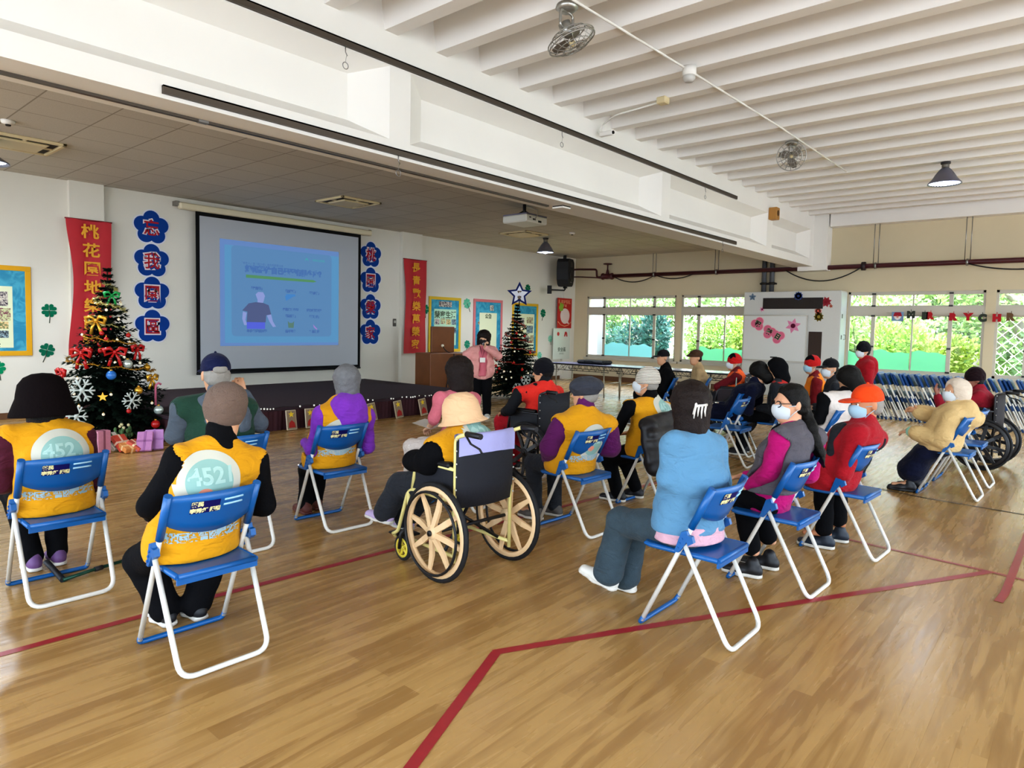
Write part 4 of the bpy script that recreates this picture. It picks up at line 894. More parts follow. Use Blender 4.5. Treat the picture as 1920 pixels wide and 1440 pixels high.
p = onx(1421, 607, 16.957); pinkchar(p[1], p[2], '祝', 1.0, 'pink blossom cut-out with the first black character on the whiteboard, upper left'); p = onx(1442, 622, 16.957); pinkchar(p[1], p[2], '榮', 2.1, 'pink blossom cut-out with the middle black character on the whiteboard'); p = onx(1458, 631, 16.957); pinkchar(p[1], p[2], '日', .3, 'pink blossom cut-out with the last black character on the whiteboard')
def flower(px, py, x, r, n, c1, c2, label, wide=.5, stem=False):
    p = onx(px, py, x); o = empty('flower_sticker', p); tag(o, label, 'flower sticker', 'flower stickers on the cabinet and whiteboard'); q = MB(); L0 = lambda u, v, t: (-t, -u, v)
    for k in range(n):
        a = 2 * PI * k / n + .3; d = Vector((math.cos(a), math.sin(a))); e = Vector((-d.y, d.x)); pt = [d * r * .15 + e * r * .1, d * r * .5 + e * r * wide * .5, d * r, d * r * .5 - e * r * wide * .5, d * r * .15 - e * r * .1]; q.prism([(v.x, v.y) for v in pt], L0, 0, .003)
    q.build('petals', flat('petal_' + c1.strip('#'), c1), o); MB().prism(circle(0, 0, r * .3, 14), L0, .003, .006).build('centre', flat('petal_' + c2.strip('#'), c2), o)
flower(1487, 611, 16.957, .19, 6, '#d98cae', '#5a1030', 'pink paper flower with dark centre on the whiteboard'); flower(1549, 566, 16.995, .13, 8, '#a83a44', '#8a2030', 'dark red paper flower beside the top grille', .6); flower(1558, 574, 16.995, .05, 6, '#b0604a', '#8a4030', 'small brown-red paper flower below the dark red one')
flower(1534, 583, 16.995, .09, 10, '#e08a78', '#d86a58', 'coral paper flower below the right end of the grille', .7); flower(1535, 594, 16.995, .12, 9, '#7a6a2a', '#a08a3a', 'olive paper flower under the coral one', .7); flower(1429, 580, 16.995, .07, 6, '#d98cae', '#6a1838', 'small pink paper flower at the left end of the grille')
flower(1411, 557, 16.995, .1, 5, '#6d7f93', '#55697f', 'grey-blue paper fan sticker in the upper left of the cabinet', .6); flower(1497, 555, 16.985, .11, 10, '#3f5590', '#2c3f78', 'blue paper flower on top of the grille', .8)

# ---- folding tables along the windows
M_tt = mat('table_top_lilac', '#8f90b4', .25); M_te = mat('table_edge', '#1c1a20', .5); M_tl = mat('table_leg_metal', '#a9a492', .35, .6)
def table(yc, label, L_=1.8, xc=13.38):
    o = empty('folding_table', (xc, yc, 0)); tag(o, label, 'table', 'folding tables in a row along the windows'); a, h = .38, .74
    MB().rbox((-a, -L_ / 2, h - .028), (a, L_ / 2, h), .006).build('tabletop', M_tt, o); q = MB()
    for y in (-1, 1): q.box((-a - .004, y * (L_ / 2 - .0) - .004, h - .034), (a + .004, y * L_ / 2 + .004, h - .002))
    for x in (-1, 1): q.box((x * a - .005, -L_ / 2, h - .034), (x * a + .005, L_ / 2, h - .002))
    q.build('edge_band', M_te, o)
    for y in (-1, 1):
        for x in (-1, 1): MB().cyl((x * (a - .05), y * (L_ / 2 - .22), h - .04), (x * (a - .05), y * (L_ / 2 - .2), .0), .014, 8).build('leg', M_tl, o)
        q = MB().tube([(-a + .05, y * (L_ / 2 - .21), .32), (a - .05, y * (L_ / 2 - .21), .32)], .009, 6)
        for x in (-1, 1): q.tube([(x * (a - .05), y * (L_ / 2 - .22), h - .22), (x * (a - .05), y * (L_ / 2 - .5), h - .04)], .009, 6)
        q.build('brace', M_tl, o)
    q = MB()
    for x in (-1, 1):
        q.tube([(x * (a - .06), -L_ / 2 + .1, h - .16), (x * (a - .06), L_ / 2 - .1, h - .16)], .007, 6)
        for k in range(9): y0 = -L_ / 2 + .1 + k * (L_ - .2) / 9; q.tube([(x * (a - .06), y0, h - .16), (x * (a - .06), y0 + (L_ - .2) / 18, h - .03), (x * (a - .06), y0 + (L_ - .2) / 9, h - .16)], .005, 5)
    q.build('truss_rail', M_te, o)
table(9.15, 'folding table with lilac top and black edge behind the black beanie, farthest left'); table(7.33, 'folding table with lilac top behind the white knitted hat'); table(5.51, 'folding table with lilac top behind the flat cap and orange vest', 1.78)
bg_ = onz(1100, 679, .78); bb = empty('black_bag', (13.45, 9.0, .74)); tag(bb, 'flat black bag lying on the folding table under the window', 'bag'); q = MB().rbox((-.22, -.38, 0), (.22, .38, .09), .035); q.build('body', mat('bag_black', '#15151a', .7, bump=(20, .5)), bb); MB().tube(fillet([(-.23, -.15, .05), (-.3, -.1, .08), (-.3, .1, .08), (-.23, .15, .05)], .05), .012, 6).build('handle', mat('bag_strap', '#101014', .7), bb)
# ---- MERRY CHR letters hung across the right windows
hw = 17.42
cd = MB(); pts = []
for i in range(40):
    t = i / 39; px = 1662 + t * 300; p = onx(px, 586 + 3 * math.sin(t * 3) + 6 * t, hw); pts.append(p)
tag(cd.tube(pts, .004, 4).build('letter_string', mat('string_white', '#cfc8b8', .8)), 'thin string holding the festive letters across the right windows', 'string')
LC = {'r': flat('letter_red', '#a8222c'), 'd': flat('letter_dark', '#3a4038'), 'b': flat('letter_brown', '#6a5138')}
def letter(px, py, ch, c, what):
    p = onx(px, py, hw - .006); o = empty('paper_letter', p); tag(o, 'paper letter %s %s' % (ch, what), 'letter', 'festive paper letters on the right windows'); q = MB(); put_text(q, ch, .19, lambda u, v: (-.004, -u, v), 0, .02); put_text(q, ch, .19, lambda u, v: (.004, -u, v), 0, .02); q.build('glyph', LC[c], o)
    MB().cyl((0, 0, .07), (0, 0, .12), .006, 6).build('tab', LC[c], o)
for px, py, ch, c, w_ in ((1708, 590, 'M', 'd', 'in dark green right of the santa card'), (1734, 592, 'E', 'd', 'in black next to the first red letter'), (1745, 592, 'R', 'r', 'in red right after the black E'), (1788, 594, 'R', 'r', 'in faded red just right of the mullion'), (1815, 594, 'Y', 'r', 'in red between the two window posts'), (1842, 596, 'C', 'd', 'in grey-black beside the thick window post'), (1869, 596, 'H', 'r', 'in red on the right of the window post'), (1896, 594, 'R', 'b', 'in brown nearest the right photo edge')): letter(px, py, ch, c, w_)
p = onx(1683, 593, hw - .006); sa = empty('santa_card', p); tag(sa, 'square blue card with a santa hat and beard at the start of the letters', 'card'); L0 = lambda u, v, t: (-t, -u, v)
MB().prism([(-.12, -.11), (.12, -.11), (.12, .1), (-.12, .1)], L0, 0, .004).build('sheet', flat('card_blue', '#7d97b8'), sa); MB().prism([(-.09, 0), (-.06, .09), (.06, .09), (.09, 0)], L0, .004, .006).build('hat', flat('santa_red', '#9a2434'), sa); MB().prism([(-.08, 0), (.08, 0), (.05, -.06), (0, -.09), (-.05, -.06)], L0, .004, .007).build('beard', flat('beard_white', '#e4dcd8'), sa); MB().prism(circle(0, -.012, .025, 12), L0, .007, .009).build('face', flat('santa_face', '#cf8a7a'), sa)

# ================================================================== the garden beyond the windows
gm = mat('lawn', '#7a8f45', .95, var=.3, vscale=2); g = MB().box((XW + .3, -30, -.35), (60, 45, -.3)); tag(g.build('garden_ground', gm), kind='structure')
def leaf_mat(n, c, k=.35):
    m = bpy.data.materials.new(n); m.use_nodes = True; nt = m.node_tree; b = nt.nodes['Principled BSDF']; b.inputs['Roughness'].default_value = .6
    oi = nt.nodes.new('ShaderNodeNewGeometry'); cr = nt.nodes.new('ShaderNodeValToRGB'); c_ = lin(c); cr.color_ramp.elements[0].color = tuple(v * (1 - k) for v in c_[:3]) + (1,); cr.color_ramp.elements[1].color = tuple(min(1, v * (1 + k)) for v in c_[:3]) + (1,)
    nt.links.new(oi.outputs['Random Per Island'], cr.inputs[0]); nt.links.new(cr.outputs[0], b.inputs['Base Color']); return m
def bush(x, y, rx, ry, h, c, label, seed, n=2600, z0=-.3, ls=.13, name='garden_bush'):
    r = random.Random(seed); q = MB()
    lob = [(r.uniform(-.6, .6), r.uniform(-.7, .7), r.uniform(.25, .8), r.uniform(.3, .5)) for k in range(12)]
    for k in range(n):
        l = r.choice(lob); u = Vector((r.gauss(0, 1), r.gauss(0, 1), r.gauss(0, 1))).normalized() * (.75 + .35 * r.random()); p = Vector(((l[0] + u.x * l[3]) * rx, (l[1] + u.y * l[3]) * ry, (l[2] + u.z * l[3] * .8) * h))
        if p.z < .02: p.z = r.random() * .2 * h
        d = (u + Vector((r.uniform(-.7, .7), r.uniform(-.7, .7), r.uniform(-.5, .7)))).normalized(); w_ = d.orthogonal().normalized() * ls * .35; L_ = ls * (.7 + .6 * r.random())
        q.add([p, p + d * L_ * .5 + w_, p + d * L_, p + d * L_ * .5 - w_], [(0, 1, 2, 3)])
    o = empty(name, (x, y, z0)); tag(o, label, 'bush', 'garden shrubs beyond the windows'); q.build('foliage', leaf_mat('leaf_%d' % seed, c), o)
    s = MB()
    for k in range(5): s.tube([(r.uniform(-.1, .1), r.uniform(-.1, .1), 0), (r.uniform(-.4, .4) * rx, r.uniform(-.4, .4) * ry, h * .6)], [.03, .01], 5)
    s.build('stems', M_bark, o)
bush(20.2, 11.6, .8, .9, 2.2, '#3d6f64', 'dark blue-green shrub outside the far window bank, right pane', 21, 3200, ls=.16)
bush(21.5, 14.0, .9, 1.0, 1.9, '#4f7f6a', 'blue-green shrub outside the far window bank, middle panes', 22, 2200, ls=.13)
bush(21.0, 9.4, 1.0, 1.2, 2.3, '#8fb048', 'bright yellow-green shrub outside the second window bank, left part', 23, 3600)
bush(20.6, 7.7, .9, 1.0, 2.4, '#a4bd4c', 'bright yellow-green shrub outside the second window bank beside the cabinet', 24, 3000)
bush(20.3, 3.9, .9, .9, 2.1, '#98bb48', 'bright lime shrub outside the right window bank, left pane', 25, 3400); bush(20.0, 2.9, .8, .8, 1.7, '#a9bc58', 'bright lime shrub outside the right window bank, middle pane', 26, 2800)
bush(21.5, .6, 1.0, 1.0, 2.0, '#7d9a68', 'grey-green shrub behind the lattice on the right', 27, 2200); bush(24, 17.5, 1.6, 2.0, 3.4, '#9ab860', 'tall light green shrub seen through the far upper panes', 28, 2600, ls=.16); bush(25, 6, 1.8, 3.0, 3.6, '#a9c46a', 'tall light green shrub behind the second window bank', 29, 3000, ls=.18); bush(26, -1, 2, 3, 3.4, '#9fb97a', 'tall pale shrub far behind the lattice', 30, 2600, ls=.18)
for k_, (x_, y_, h_, c_, w_) in enumerate(((27, 21, 4.6, '#7f9e58', 'far left'), (27.5, 15, 4.8, '#8aa65a', 'left of the grey trunks'), (28, 10, 4.6, '#93ad58', 'behind the second window bank'), (28, 4.5, 4.8, '#86a254', 'behind the cabinet and right windows'), (28, -.5, 4.8, '#7f9c5c', 'behind the lattice'), (27.5, -5, 4.6, '#7a965c', 'far right'))):
    bush(x_, y_, 1.6, 4.0, h_ * 1.05, c_, 'tall hedge tree closing the garden, ' + w_, 50 + k_, 3000, ls=.3, name='hedge_tree')
M_tr = mat('tree_bark_pale', '#a79c94', .9, bump=(8, .6), var=.2, vscale=4)  # pale grey-brown bark, tone varied at random
def gtree(x, y, h, r0, lean, label, seed):
    r = random.Random(seed); o = empty('garden_tree', (x, y, -.3)); tag(o, label, 'tree', 'garden trees beyond the windows')
    MB().tube([(0, 0, 0), (lean[0] * .3, lean[1] * .3, h * .4), (lean[0], lean[1], h)], [r0 * 1.3, r0, r0 * .6], 10).build('trunk', M_tr, o); top = Vector((lean[0], lean[1], h)); b = MB(); f = MB()
    for k in range(7):
        a = r.random() * 2 * PI; e = top + Vector((math.cos(a) * 1.6, math.sin(a) * 1.6, r.uniform(-.2, 1.2))); s = Vector((lean[0] * .6, lean[1] * .6, h * r.uniform(.55, .95))); b.tube([s, s.lerp(e, .5) + Vector((0, 0, .2)), e], [r0 * .4, r0 * .25, r0 * .1], 6)
        for i in range(170):
            p = s.lerp(e, r.uniform(.35, 1.1)) + Vector((r.gauss(0, .4), r.gauss(0, .4), r.gauss(0, .3))); d = Vector((r.uniform(-1, 1), r.uniform(-1, 1), r.uniform(-1, .4))).normalized(); w_ = d.orthogonal().normalized() * .05; f.add([p, p + d * .08 + w_, p + d * .18, p + d * .08 - w_], [(0, 1, 2, 3)])
    b.build('branches', M_tr, o); f.build('foliage', leaf_mat('tleaf_%d' % seed, '#8fae5a'), o)
gtree(22.5, 2.6, 2.6, .2, (.3, -.9, 0), 'leaning pale tree trunk outside the right window bank', 41); gtree(22.5, .9, 2.8, .22, (.2, .7, 0), 'pale forked tree trunk behind the lattice fence', 42); gtree(23.5, 13.2, 3.0, .16, (0, .3, 0), 'grey tree trunk outside the far window bank', 43); gtree(25, 9.5, 3.2, .15, (.2, -.2, 0), 'grey tree trunk behind the yellow-green shrubs', 44)
# veranda column and low wall beyond the far windows; lattice fence and shed on the right
vc = MB().box((19.4, 12.9, -.3), (19.9, 13.3, 3.6)); tag(vc.build('veranda_post', mat('post_grey', '#a8a8b0', .8)), 'square grey veranda post outside the far windows', 'post')
bl = MB().box((20.2, 14.4, -.3), (20.5, 19, 3.4)); tag(bl.build('neighbour_wall', mat('brick_pale', '#c9b8a8', .9, var=.15, vscale=6)), kind='structure')
lf = empty('lattice_fence', (19.2, .4, -.3)); tag(lf, 'white diamond lattice fence outside the right windows', 'fence'); q = MB(); W_, H_ = 4.2, 2.35; st_ = .24
def clip(p, d):
    pass
k = -H_
while k < W_:
    for sg in (1, -1):
        a = max(0, -k); b_ = min(H_, W_ - k)
        if b_ > a:
            y0, y1 = k + a, k + b_; pts = [(0, y0, a), (0, y1, b_)] if sg > 0 else [(.012, W_ - y0, a), (.012, W_ - y1, b_)]
            q.tube([(p[0], p[1] - W_ / 2 - .6, p[2]) for p in pts], .009, 4)
    k += st_
q.build('slats', mat('lattice_white', '#e6e2da', .6), lf); MB().box((-.03, -W_ / 2 - .65, 0), (.04, -W_ / 2 - .55, H_ + .05)).box((-.03, W_ / 2 - .65, 0), (.04, W_ / 2 - .55, H_ + .05)).box((-.03, -W_ / 2 - .6, H_), (.04, W_ / 2 - .6, H_ + .06)).build('posts', mat('lattice_white', '#e6e2da', .6), lf)
# ================================================================== folding chairs
M_blue = mat('chair_blue_plastic', '#155a9c', .38, coat=.15); M_tubew = mat('chair_white_tube', '#dcdad2', .35, coat=.2); M_plate = flat('chair_plate_navy', '#15145a', .5); M_ink = flat('plate_ink', '#e6e0a8', .6); M_slot_hi = flat('slot_highlight', '#a9cfe0', .5)
def tube_y(z): return .25 - .38 * (z / .8)
def panel_back(mb, x0, x1, ztop, zbot_edge, zbot_mid, bulge, th=.012, n=16, ytop=None, mi=0):
    vs = []; K = 5
    for i in range(n + 1):
        u = i / n; x = x0 + (x1 - x0) * u; a = 4 * u * (1 - u); zb = zbot_edge + (zbot_mid - zbot_edge) * (a ** .8); zt = ztop + .006 * a
        for k in range(K):
            z = zb + (zt - zb) * k / (K - 1); y = tube_y(z) - bulge * a
            vs.append((x, y - th / 2, z)); vs.append((x, y + th / 2, z))
    fs = []
    for i in range(n):
        for k in range(K - 1):
            a = (i * K + k) * 2; b = ((i + 1) * K + k) * 2
            fs += [(a, a + 2, b + 2, b), (a + 1, b + 1, b + 3, a + 3)]
        a = i * K * 2; b = (i + 1) * K * 2; fs.append((a, b, b + 1, a + 1)); a += 2 * K - 2; b += 2 * K - 2; fs.append((a, a + 1, b + 1, b))
    for i in (0, n):
        for k in range(K - 1): a = (i * K + k) * 2; fs.append((a, a + 1, a + 3, a + 2))
    mb.add(vs, fs, mi, True)
def make_chair():
    o = empty('folding_chair'); X = .205
    for s in (-1, 1):
        MB().tube([(s * X, tube_y(.03), .03), (s * X, tube_y(.79), .79)], .0125, 10).build('leg', M_tubew, o)
    MB().tube(fillet([(-X, tube_y(.05), .05), (-X, .25, .013), (X, .25, .013), (X, tube_y(.05), .05)], .05, 6), .013, 10).build('front_foot_bar', M_blue, o)
    MB().tube(fillet([(-X - .012, tube_y(.5) - .01, .5), (-X, -.25, .013), (X, -.25, .013), (X + .012, tube_y(.5) - .01, .5)], .07, 7), .0125, 10).build('rear_leg_frame', M_tubew, o)
    q = MB(); q.rbox((-.185, -.17, .432), (.185, .255, .452), .008); q.tube(fillet([(-.18, -.165, .44), (-.18, .25, .44), (.18, .25, .44), (.18, -.165, .44)], .05), .014, 8); q.tube([(-.18, -.165, .44), (.18, -.165, .44)], .014, 8); q.box((-.186, -.172, .405), (.186, -.16, .44))
    q.build('seat', M_blue, o)
    for s in (-1, 1):
        b = MB(); y = tube_y(.52); b.prism([(y + .045, .455), (y + .02, .455), (y - .035, .535), (y - .02, .575), (y + .008, .565)], lambda u, v, t: (s * (X + t), u, v), .008, .032); b.prism([(y - .03, .5), (y - .06, .52), (y - .05, .55), (y - .01, .555)], lambda u, v, t: (s * (X + t), u, v), .008, .034)
        for k in (.48, .505, .53): b.cyl((s * (X + .03), tube_y(k) + .008, k), (s * (X + .038), tube_y(k) + .008, k), .006, 8)
        b.build('hinge_bracket', M_blue, o)
    b = MB(); panel_back(b, -X, X, .80, .665, .60, .055)
    for s in (-1, 1): b.tube([(s * X, tube_y(.585), .585), (s * X, tube_y(.805), .805)], .019, 10)
    bo = b.build('backrest', M_blue, o)
    def onback(u, z, off=.009): return tube_y(z) - .055 * (1 - (u / X) ** 2) - .006 - off
    p = MB(); n = 6
    vs = [(-.115 + .125 * i / n, onback(-.115 + .125 * i / n, z, .003), z) for z in (.705, .765) for i in range(n + 1)]
    p.add(vs, [(i, i + 1, n + 2 + i, n + 1 + i) for i in range(n)]); pl = p.build('name_plate', M_plate, bo)
    t = MB()
    put_text(t, '榮民', .026, lambda u, v: (-.09 + u, onback(-.09 + u, .752 + v, .0045), .752 + v), 0, .0012); put_text(t, '李秀紅 捐贈', .025, lambda u, v: (-.052 + u, onback(-.052 + u, .72 + v, .0045), .72 + v), 0, .0012)
    t.build('plate_lettering', M_ink, bo)
    for z in (.732, .758):
        MB().tube([(x, onback(x, z, .0), z) for x in np.linspace(.03, .125, 6)], .0055, 6).build('grip_highlight', M_slot_hi, bo)  # raised pale strips: highlights of the moulded grip put into the colour
    return o
M_blue_shaded = mat('chair_blue_shaded', '#0e3f78', .45)  # the chair blue again, darkened so its colour carries the backlit shade
CH0 = make_chair(); _used = [False]
def chair(x, y, rz, label, group='blue folding chairs of the audience'):
    o = CH0 if not _used[0] else copy_tree(CH0); _used[0] = True
    o.location = (x, y, 0); o.rotation_euler = (0, 0, rz); tag(o, label, 'chair', group); return o
def rad(d): return d * PI / 180
chair(1.20, 4.48, rad(-1), 'blue folding chair under the maroon-sleeved person at the left edge'); chair(1.435, 3.17, rad(-1.5), 'blue folding chair under the person in the taupe knit cap, front left')
chair(3.07, 4.48, rad(-4), 'blue folding chair under the grey-haired person in the purple hood'); chair(4.33, 3.01, rad(-3), 'blue folding chair under the person in purple jacket and grey beret'); chair(5.37, 2.93, rad(-3), 'blue folding chair under the white knitted hat, with black jacket hung on it')
chair(3.335, 1.51, rad(0), 'blue folding chair under the woman in the light blue sweater, nearest the camera'); chair(4.30, 1.43, rad(-2), 'blue folding chair under the woman with the long ponytail'); chair(5.30, 1.30, rad(-3), 'blue folding chair under the man in the orange cap')
chair(7.88, 1.0, rad(-2), 'blue folding chair under the person in the cream jacket'); chair(8.66, .98, rad(-2), 'empty blue folding chair just behind the cream jacket, beside the wheelchair'); chair(7.74, 3.2, rad(3), 'empty blue folding chair in the middle, left of two side by side'); chair(8.42, 3.45, rad(3), 'blue folding chair in the middle, right of two side by side, under the navy jacket')
_p = onz(1580, 768, .8); JC = (_p[0], _p[1] + .13); chair(JC[0], JC[1], rad(2), 'blue folding chair under the white jacket behind the red jacket')
# ---- rows of folded chairs leaning in a line along the right windows
def make_folded():
    o = empty('folded_chair'); X = .2
    for s in (-1, 1): MB().box((s * X - .012, -.012, 0), (s * X + .012, .012, .74)).build('leg', M_tubew, o)
    MB().tube(fillet([(-X + .02, -.03, .5), (-X + .02, -.03, .02), (X - .02, -.03, .02), (X - .02, -.03, .5)], .05, 4), .011, 6).build('rear_leg_frame', M_tubew, o)
    b = MB(); b.rbox((-X - .02, -.02, .71), (X + .02, .02, .95), .012); b.build('backrest', M_blue_shaded, o)
    MB().rbox((-.17, -.008, .2), (.17, .012, .6), .006).build('seat', M_blue_shaded, o)
    for s in (-1, 1):
        MB().rbox((s * X - .018, -.02, .38), (s * X + .018, .022, .47), .005).build('hinge_bracket', mat('bracket_navy', '#153a6a', .5), o); MB().rbox((s * X - .016, -.014, 0), (s * X + .016, .016, .06), .004).build('foot_cap', mat('bracket_navy', '#153a6a', .5), o)
    return o
FO = make_folded(); NF = 36; LN = ['nearest the cabinet end']
for k in range(NF):
    o = FO if k == 0 else copy_tree(FO)
    y = 3.08 - k * .079; x = 14.3 + .05 * math.sin(k * 1.7) - .1 * (k / NF)
    o.location = (x, y, 0.002); o.rotation_euler = (-rad(25 + 1.5 * math.sin(k * 2.3)), 0, rad(2 * math.sin(k)))
    tag(o, 'folded blue and white chair leaning in the long row below the right windows', 'chair', 'folded chairs in the leaning row')
# ================================================================== wheelchairs
def wheelchair(x, y, rz, label, frame_c, back_c, rim_c, seat_z=.5, spoke='mag'):
    o = empty('wheelchair', (x, y, 0), rz); tag(o, label, 'wheelchair', 'wheelchairs of the audience'); Mf = mat('wc_frame_' + frame_c.strip('#'), frame_c, .35, coat=.3); Mr = mat('wc_rim_' + rim_c.strip('#'), rim_c, .4); Mt = mat('wc_tyre', '#17171a', .7); Mb = mat('wc_back_' + back_c.strip('#'), back_c, .75, bump=(30, .3)); Mk = mat('wc_black', '#151518', .5)
    R_ = .305; Xw = .305
    for s in (-1, 1):
        w = MB().tube([(s * Xw, R_ * math.cos(a) * .97, R_ + R_ * .97 * math.sin(a)) for a in np.linspace(0, 2 * PI, 40, endpoint=False)], .016, 8, closed=True)
        wo = w.build('wheel', Mt, o)
        q = MB().lathe([(.255, -.014), (.283, -.014), (.288, 0), (.283, .014), (.255, .014), (.25, 0), (.255, -.014)], 40, (s * Xw, 0, R_), 'x')
        for k in range(8):
            a = 2 * PI * k / 8 + .2; d = Vector((0, math.cos(a), math.sin(a))); e = Vector((0, -d.z, d.y)); c = Vector((s * Xw, 0, R_))
            vs = []
            for rr_, wd_, th in ((.035, .017, .02), (.15, .02, .014), (.255, .013, .01)):
                for sx, se in ((-1, -1), (1, -1), (1, 1), (-1, 1)): vs.append(c + d * rr_ + e * wd_ * se + Vector((sx * th * .6 + s * (.02 if rr_ < .1 else 0), 0, 0)))
            q.add(vs, [(4 * i + j, 4 * i + (j + 1) % 4, 4 * i + 4 + (j + 1) % 4, 4 * i + 4 + j) for i in range(2) for j in range(4)])
        q.lathe([(0, -.03), (.04, -.03), (.045, 0), (.04, .03), (0, .03)], 18, (s * (Xw + .01), 0, R_), 'x'); q.build('spoked_rim', Mr, wo)
        MB().lathe([(0, 0), (.018, 0), (.018, .012), (0, .012)] if s > 0 else [(0, 0), (.018, 0), (.018, -.012), (0, -.012)], 12, (s * (Xw + .04), 0, R_), 'x').build('hub_cap', Mk, wo)
        MB().tube([(s * (Xw + .045), .255 * math.cos(a), R_ + .255 * math.sin(a)) for a in np.linspace(0, 2 * PI, 36, endpoint=False)], .009, 6, closed=True).build('push_rim', Mk, wo)
        # side frame
        f = MB(); xf = s * .235
        f.tube(fillet([(xf, -.1, .12), (xf, -.1, .9), (xf, -.22, .94)], .04), .0125, 8); f.tube(fillet([(xf, -.1, .5), (xf, .38, .5), (xf, .5, .18), (xf, .56, .15)], .06), .0125, 8); f.tube([(xf, -.1, .16), (xf, .38, .16)], .0125, 8); f.tube([(xf, .38, .5), (xf, .38, .12)], .0125, 8); f.tube(fillet([(xf, -.1, .7), (xf, .3, .7), (xf, .34, .5)], .06), .0125, 8)
        f.build('side_frame', Mf, o)
        g = MB().rbox((xf - .028, -.06, .705), (xf + .028, .27, .74), .012); g.build('armrest', Mk, o)
        MB().box((xf - .005, -.08, .5), (xf + .005, .3, .69)).build('side_guard', Mb, o)
        MB().tube([(xf, -.2, .935), (xf, -.33, .935)], .018, 8).build('push_handle', Mk, o); MB().tube([(xf, -.2, .92), (xf, -.24, .88), (xf, -.32, .86), (xf, -.34, .84)], .007, 6).build('brake_lever', Mk, o)
        c_ = MB().tube([(s * .25, .42 + .075 * math.cos(a), .09 + .075 * math.sin(a)) for a in np.linspace(0, 2 * PI, 24, endpoint=False)], .013, 8, closed=True).build('caster', Mt, o)
        q = MB().lathe([(.05, -.012), (.066, -.012), (.066, .012), (.05, .012), (.05, -.012)], 24, (s * .25, .42, .09), 'x'); q.lathe([(0, -.015), (.02, -.015), (.02, .015), (0, .015)], 12, (s * .25, .42, .09), 'x')
        for k in range(5): a = 2 * PI * k / 5; q.tube([(s * .25, .42, .09), (s * .25, .42 + .055 * math.cos(a), .09 + .055 * math.sin(a))], .009, 5)
        q.build('caster_rim', mat('wc_caster_' + rim_c.strip('#'), '#e3cf4a' if rim_c != '#202024' else rim_c, .4), c_)
        MB().tube([(s * .25 - .03, .42, .09), (s * .25 - .03, .4, .2), (xf, .385, .24)], .012, 6).tube([(s * .25 + .03, .42, .09), (s * .25 + .03, .4, .2), (xf, .385, .24)], .012, 6).build('caster_fork', Mk, o)
        MB().rbox((s * .12 - .075, .5, .115), (s * .12 + .075, .68, .13), .006).build('footplate', Mk, o)
        MB().tube([(xf, .56, .15), (xf - s * .03, .58, .12), (s * .12, .58, .12)], .01, 6).build('footplate_arm', Mf, o)
    MB().tube([(-.235, .0, .16), (.235, .2, .5)], .011, 6).build('cross_brace', Mk, o); MB().tube([(.235, .0, .16), (-.235, .2, .5)], .011, 6).build('cross_brace', Mk, o); MB().cyl((-Xw, 0, R_), (Xw, 0, R_), .012, 8).build('axle', Mk, o)
    MB().rbox((-.225, -.08, .485), (.225, .38, .515), .012).build('seat', Mb, o)
    vs = []; n = 10
    for i in range(n + 1):
        u = i / n; x_ = -.24 + .48 * u; y_ = -.115 - .045 * math.sin(PI * u)
        for z_ in (.46, .6, .75, .9): vs += [(x_, y_ - (.0 if z_ > .5 else -.01), z_), (x_, y_ + .02, z_)]
    fs = []
    for i in range(n):
        for k in range(3):
            a = (i * 4 + k) * 2; b = ((i + 1) * 4 + k) * 2; fs += [(a, a + 2, b + 2, b), (a + 1, b + 1, b + 3, a + 3)]
        a = i * 8; b = a + 8; fs += [(a, b, b + 1, a + 1), (a + 6, a + 7, b + 7, b + 6)]
    for i in (0, n):
        for k in range(3): a = (i * 4 + k) * 2; fs.append((a, a + 1, a + 3, a + 2))
    bu = MB().add(vs, fs, 0, True)
    for s in (-1, 1):
        for z_ in (.5, .58, .66, .74, .82, .89): bu.ball((s * .243, -.118, z_), .007, 6, 1)
    bu.build('back_upholstery', [Mb, mat('rivet_steel', '#c9c9c4', .3, .8)], o)
    return o
wheelchair(3.10, 2.985, rad(-5), 'cream wheelchair with eight-spoke wheels in the centre front', '#e6d98f', '#1b1d26', '#e8c79a')
wheelchair(5.58, 4.32, rad(-3), 'black wheelchair under the red vest and black beanie', '#2a2a2e', '#23252c', '#202024')
wheelchair(9.95, .92, rad(-4), 'black wheelchair behind the cream jacket at the right edge', '#2c2c30', '#221e22', '#202024')
_p = onz(1376, 676, 1.13); WC4 = (_p[0], _p[1]); wheelchair(WC4[0], WC4[1] - .1, rad(20), 'dark wheelchair under the orange vest with maroon sleeves', '#3a3a40', '#2b2228', '#202024')
# lavender cloth over the back of the cream wheelchair
t = MB(); n = 12; vs = []
for i in range(n + 1):
    u = i / n; x_ = -.235 + .47 * u; y_ = -.12 - .045 * math.sin(PI * u)
    for k, (dy, z_) in enumerate(((-.012, .8), (-.013, .86), (-.012, .915), (.01, .925), (.034, .915), (.036, .83))): vs.append((x_, y_ + dy + .003 * math.sin(i * 1.9), z_ - .015 * (1 - math.sin(PI * u)) * (k == 0)))
t.add(vs, [(i * 6 + k, i * 6 + k + 1, i * 6 + k + 7, i * 6 + k + 6) for i in range(n) for k in range(5)], 0, True)
o = t.build('backrest_cloth', mat('lavender_cloth', '#a9a8d8', .85, bump=(40, .3))); o.location = (3.10, 2.985, 0); o.rotation_euler = (0, 0, rad(-5)); tag(o, 'lavender cloth draped over the backrest of the cream wheelchair', 'cloth')
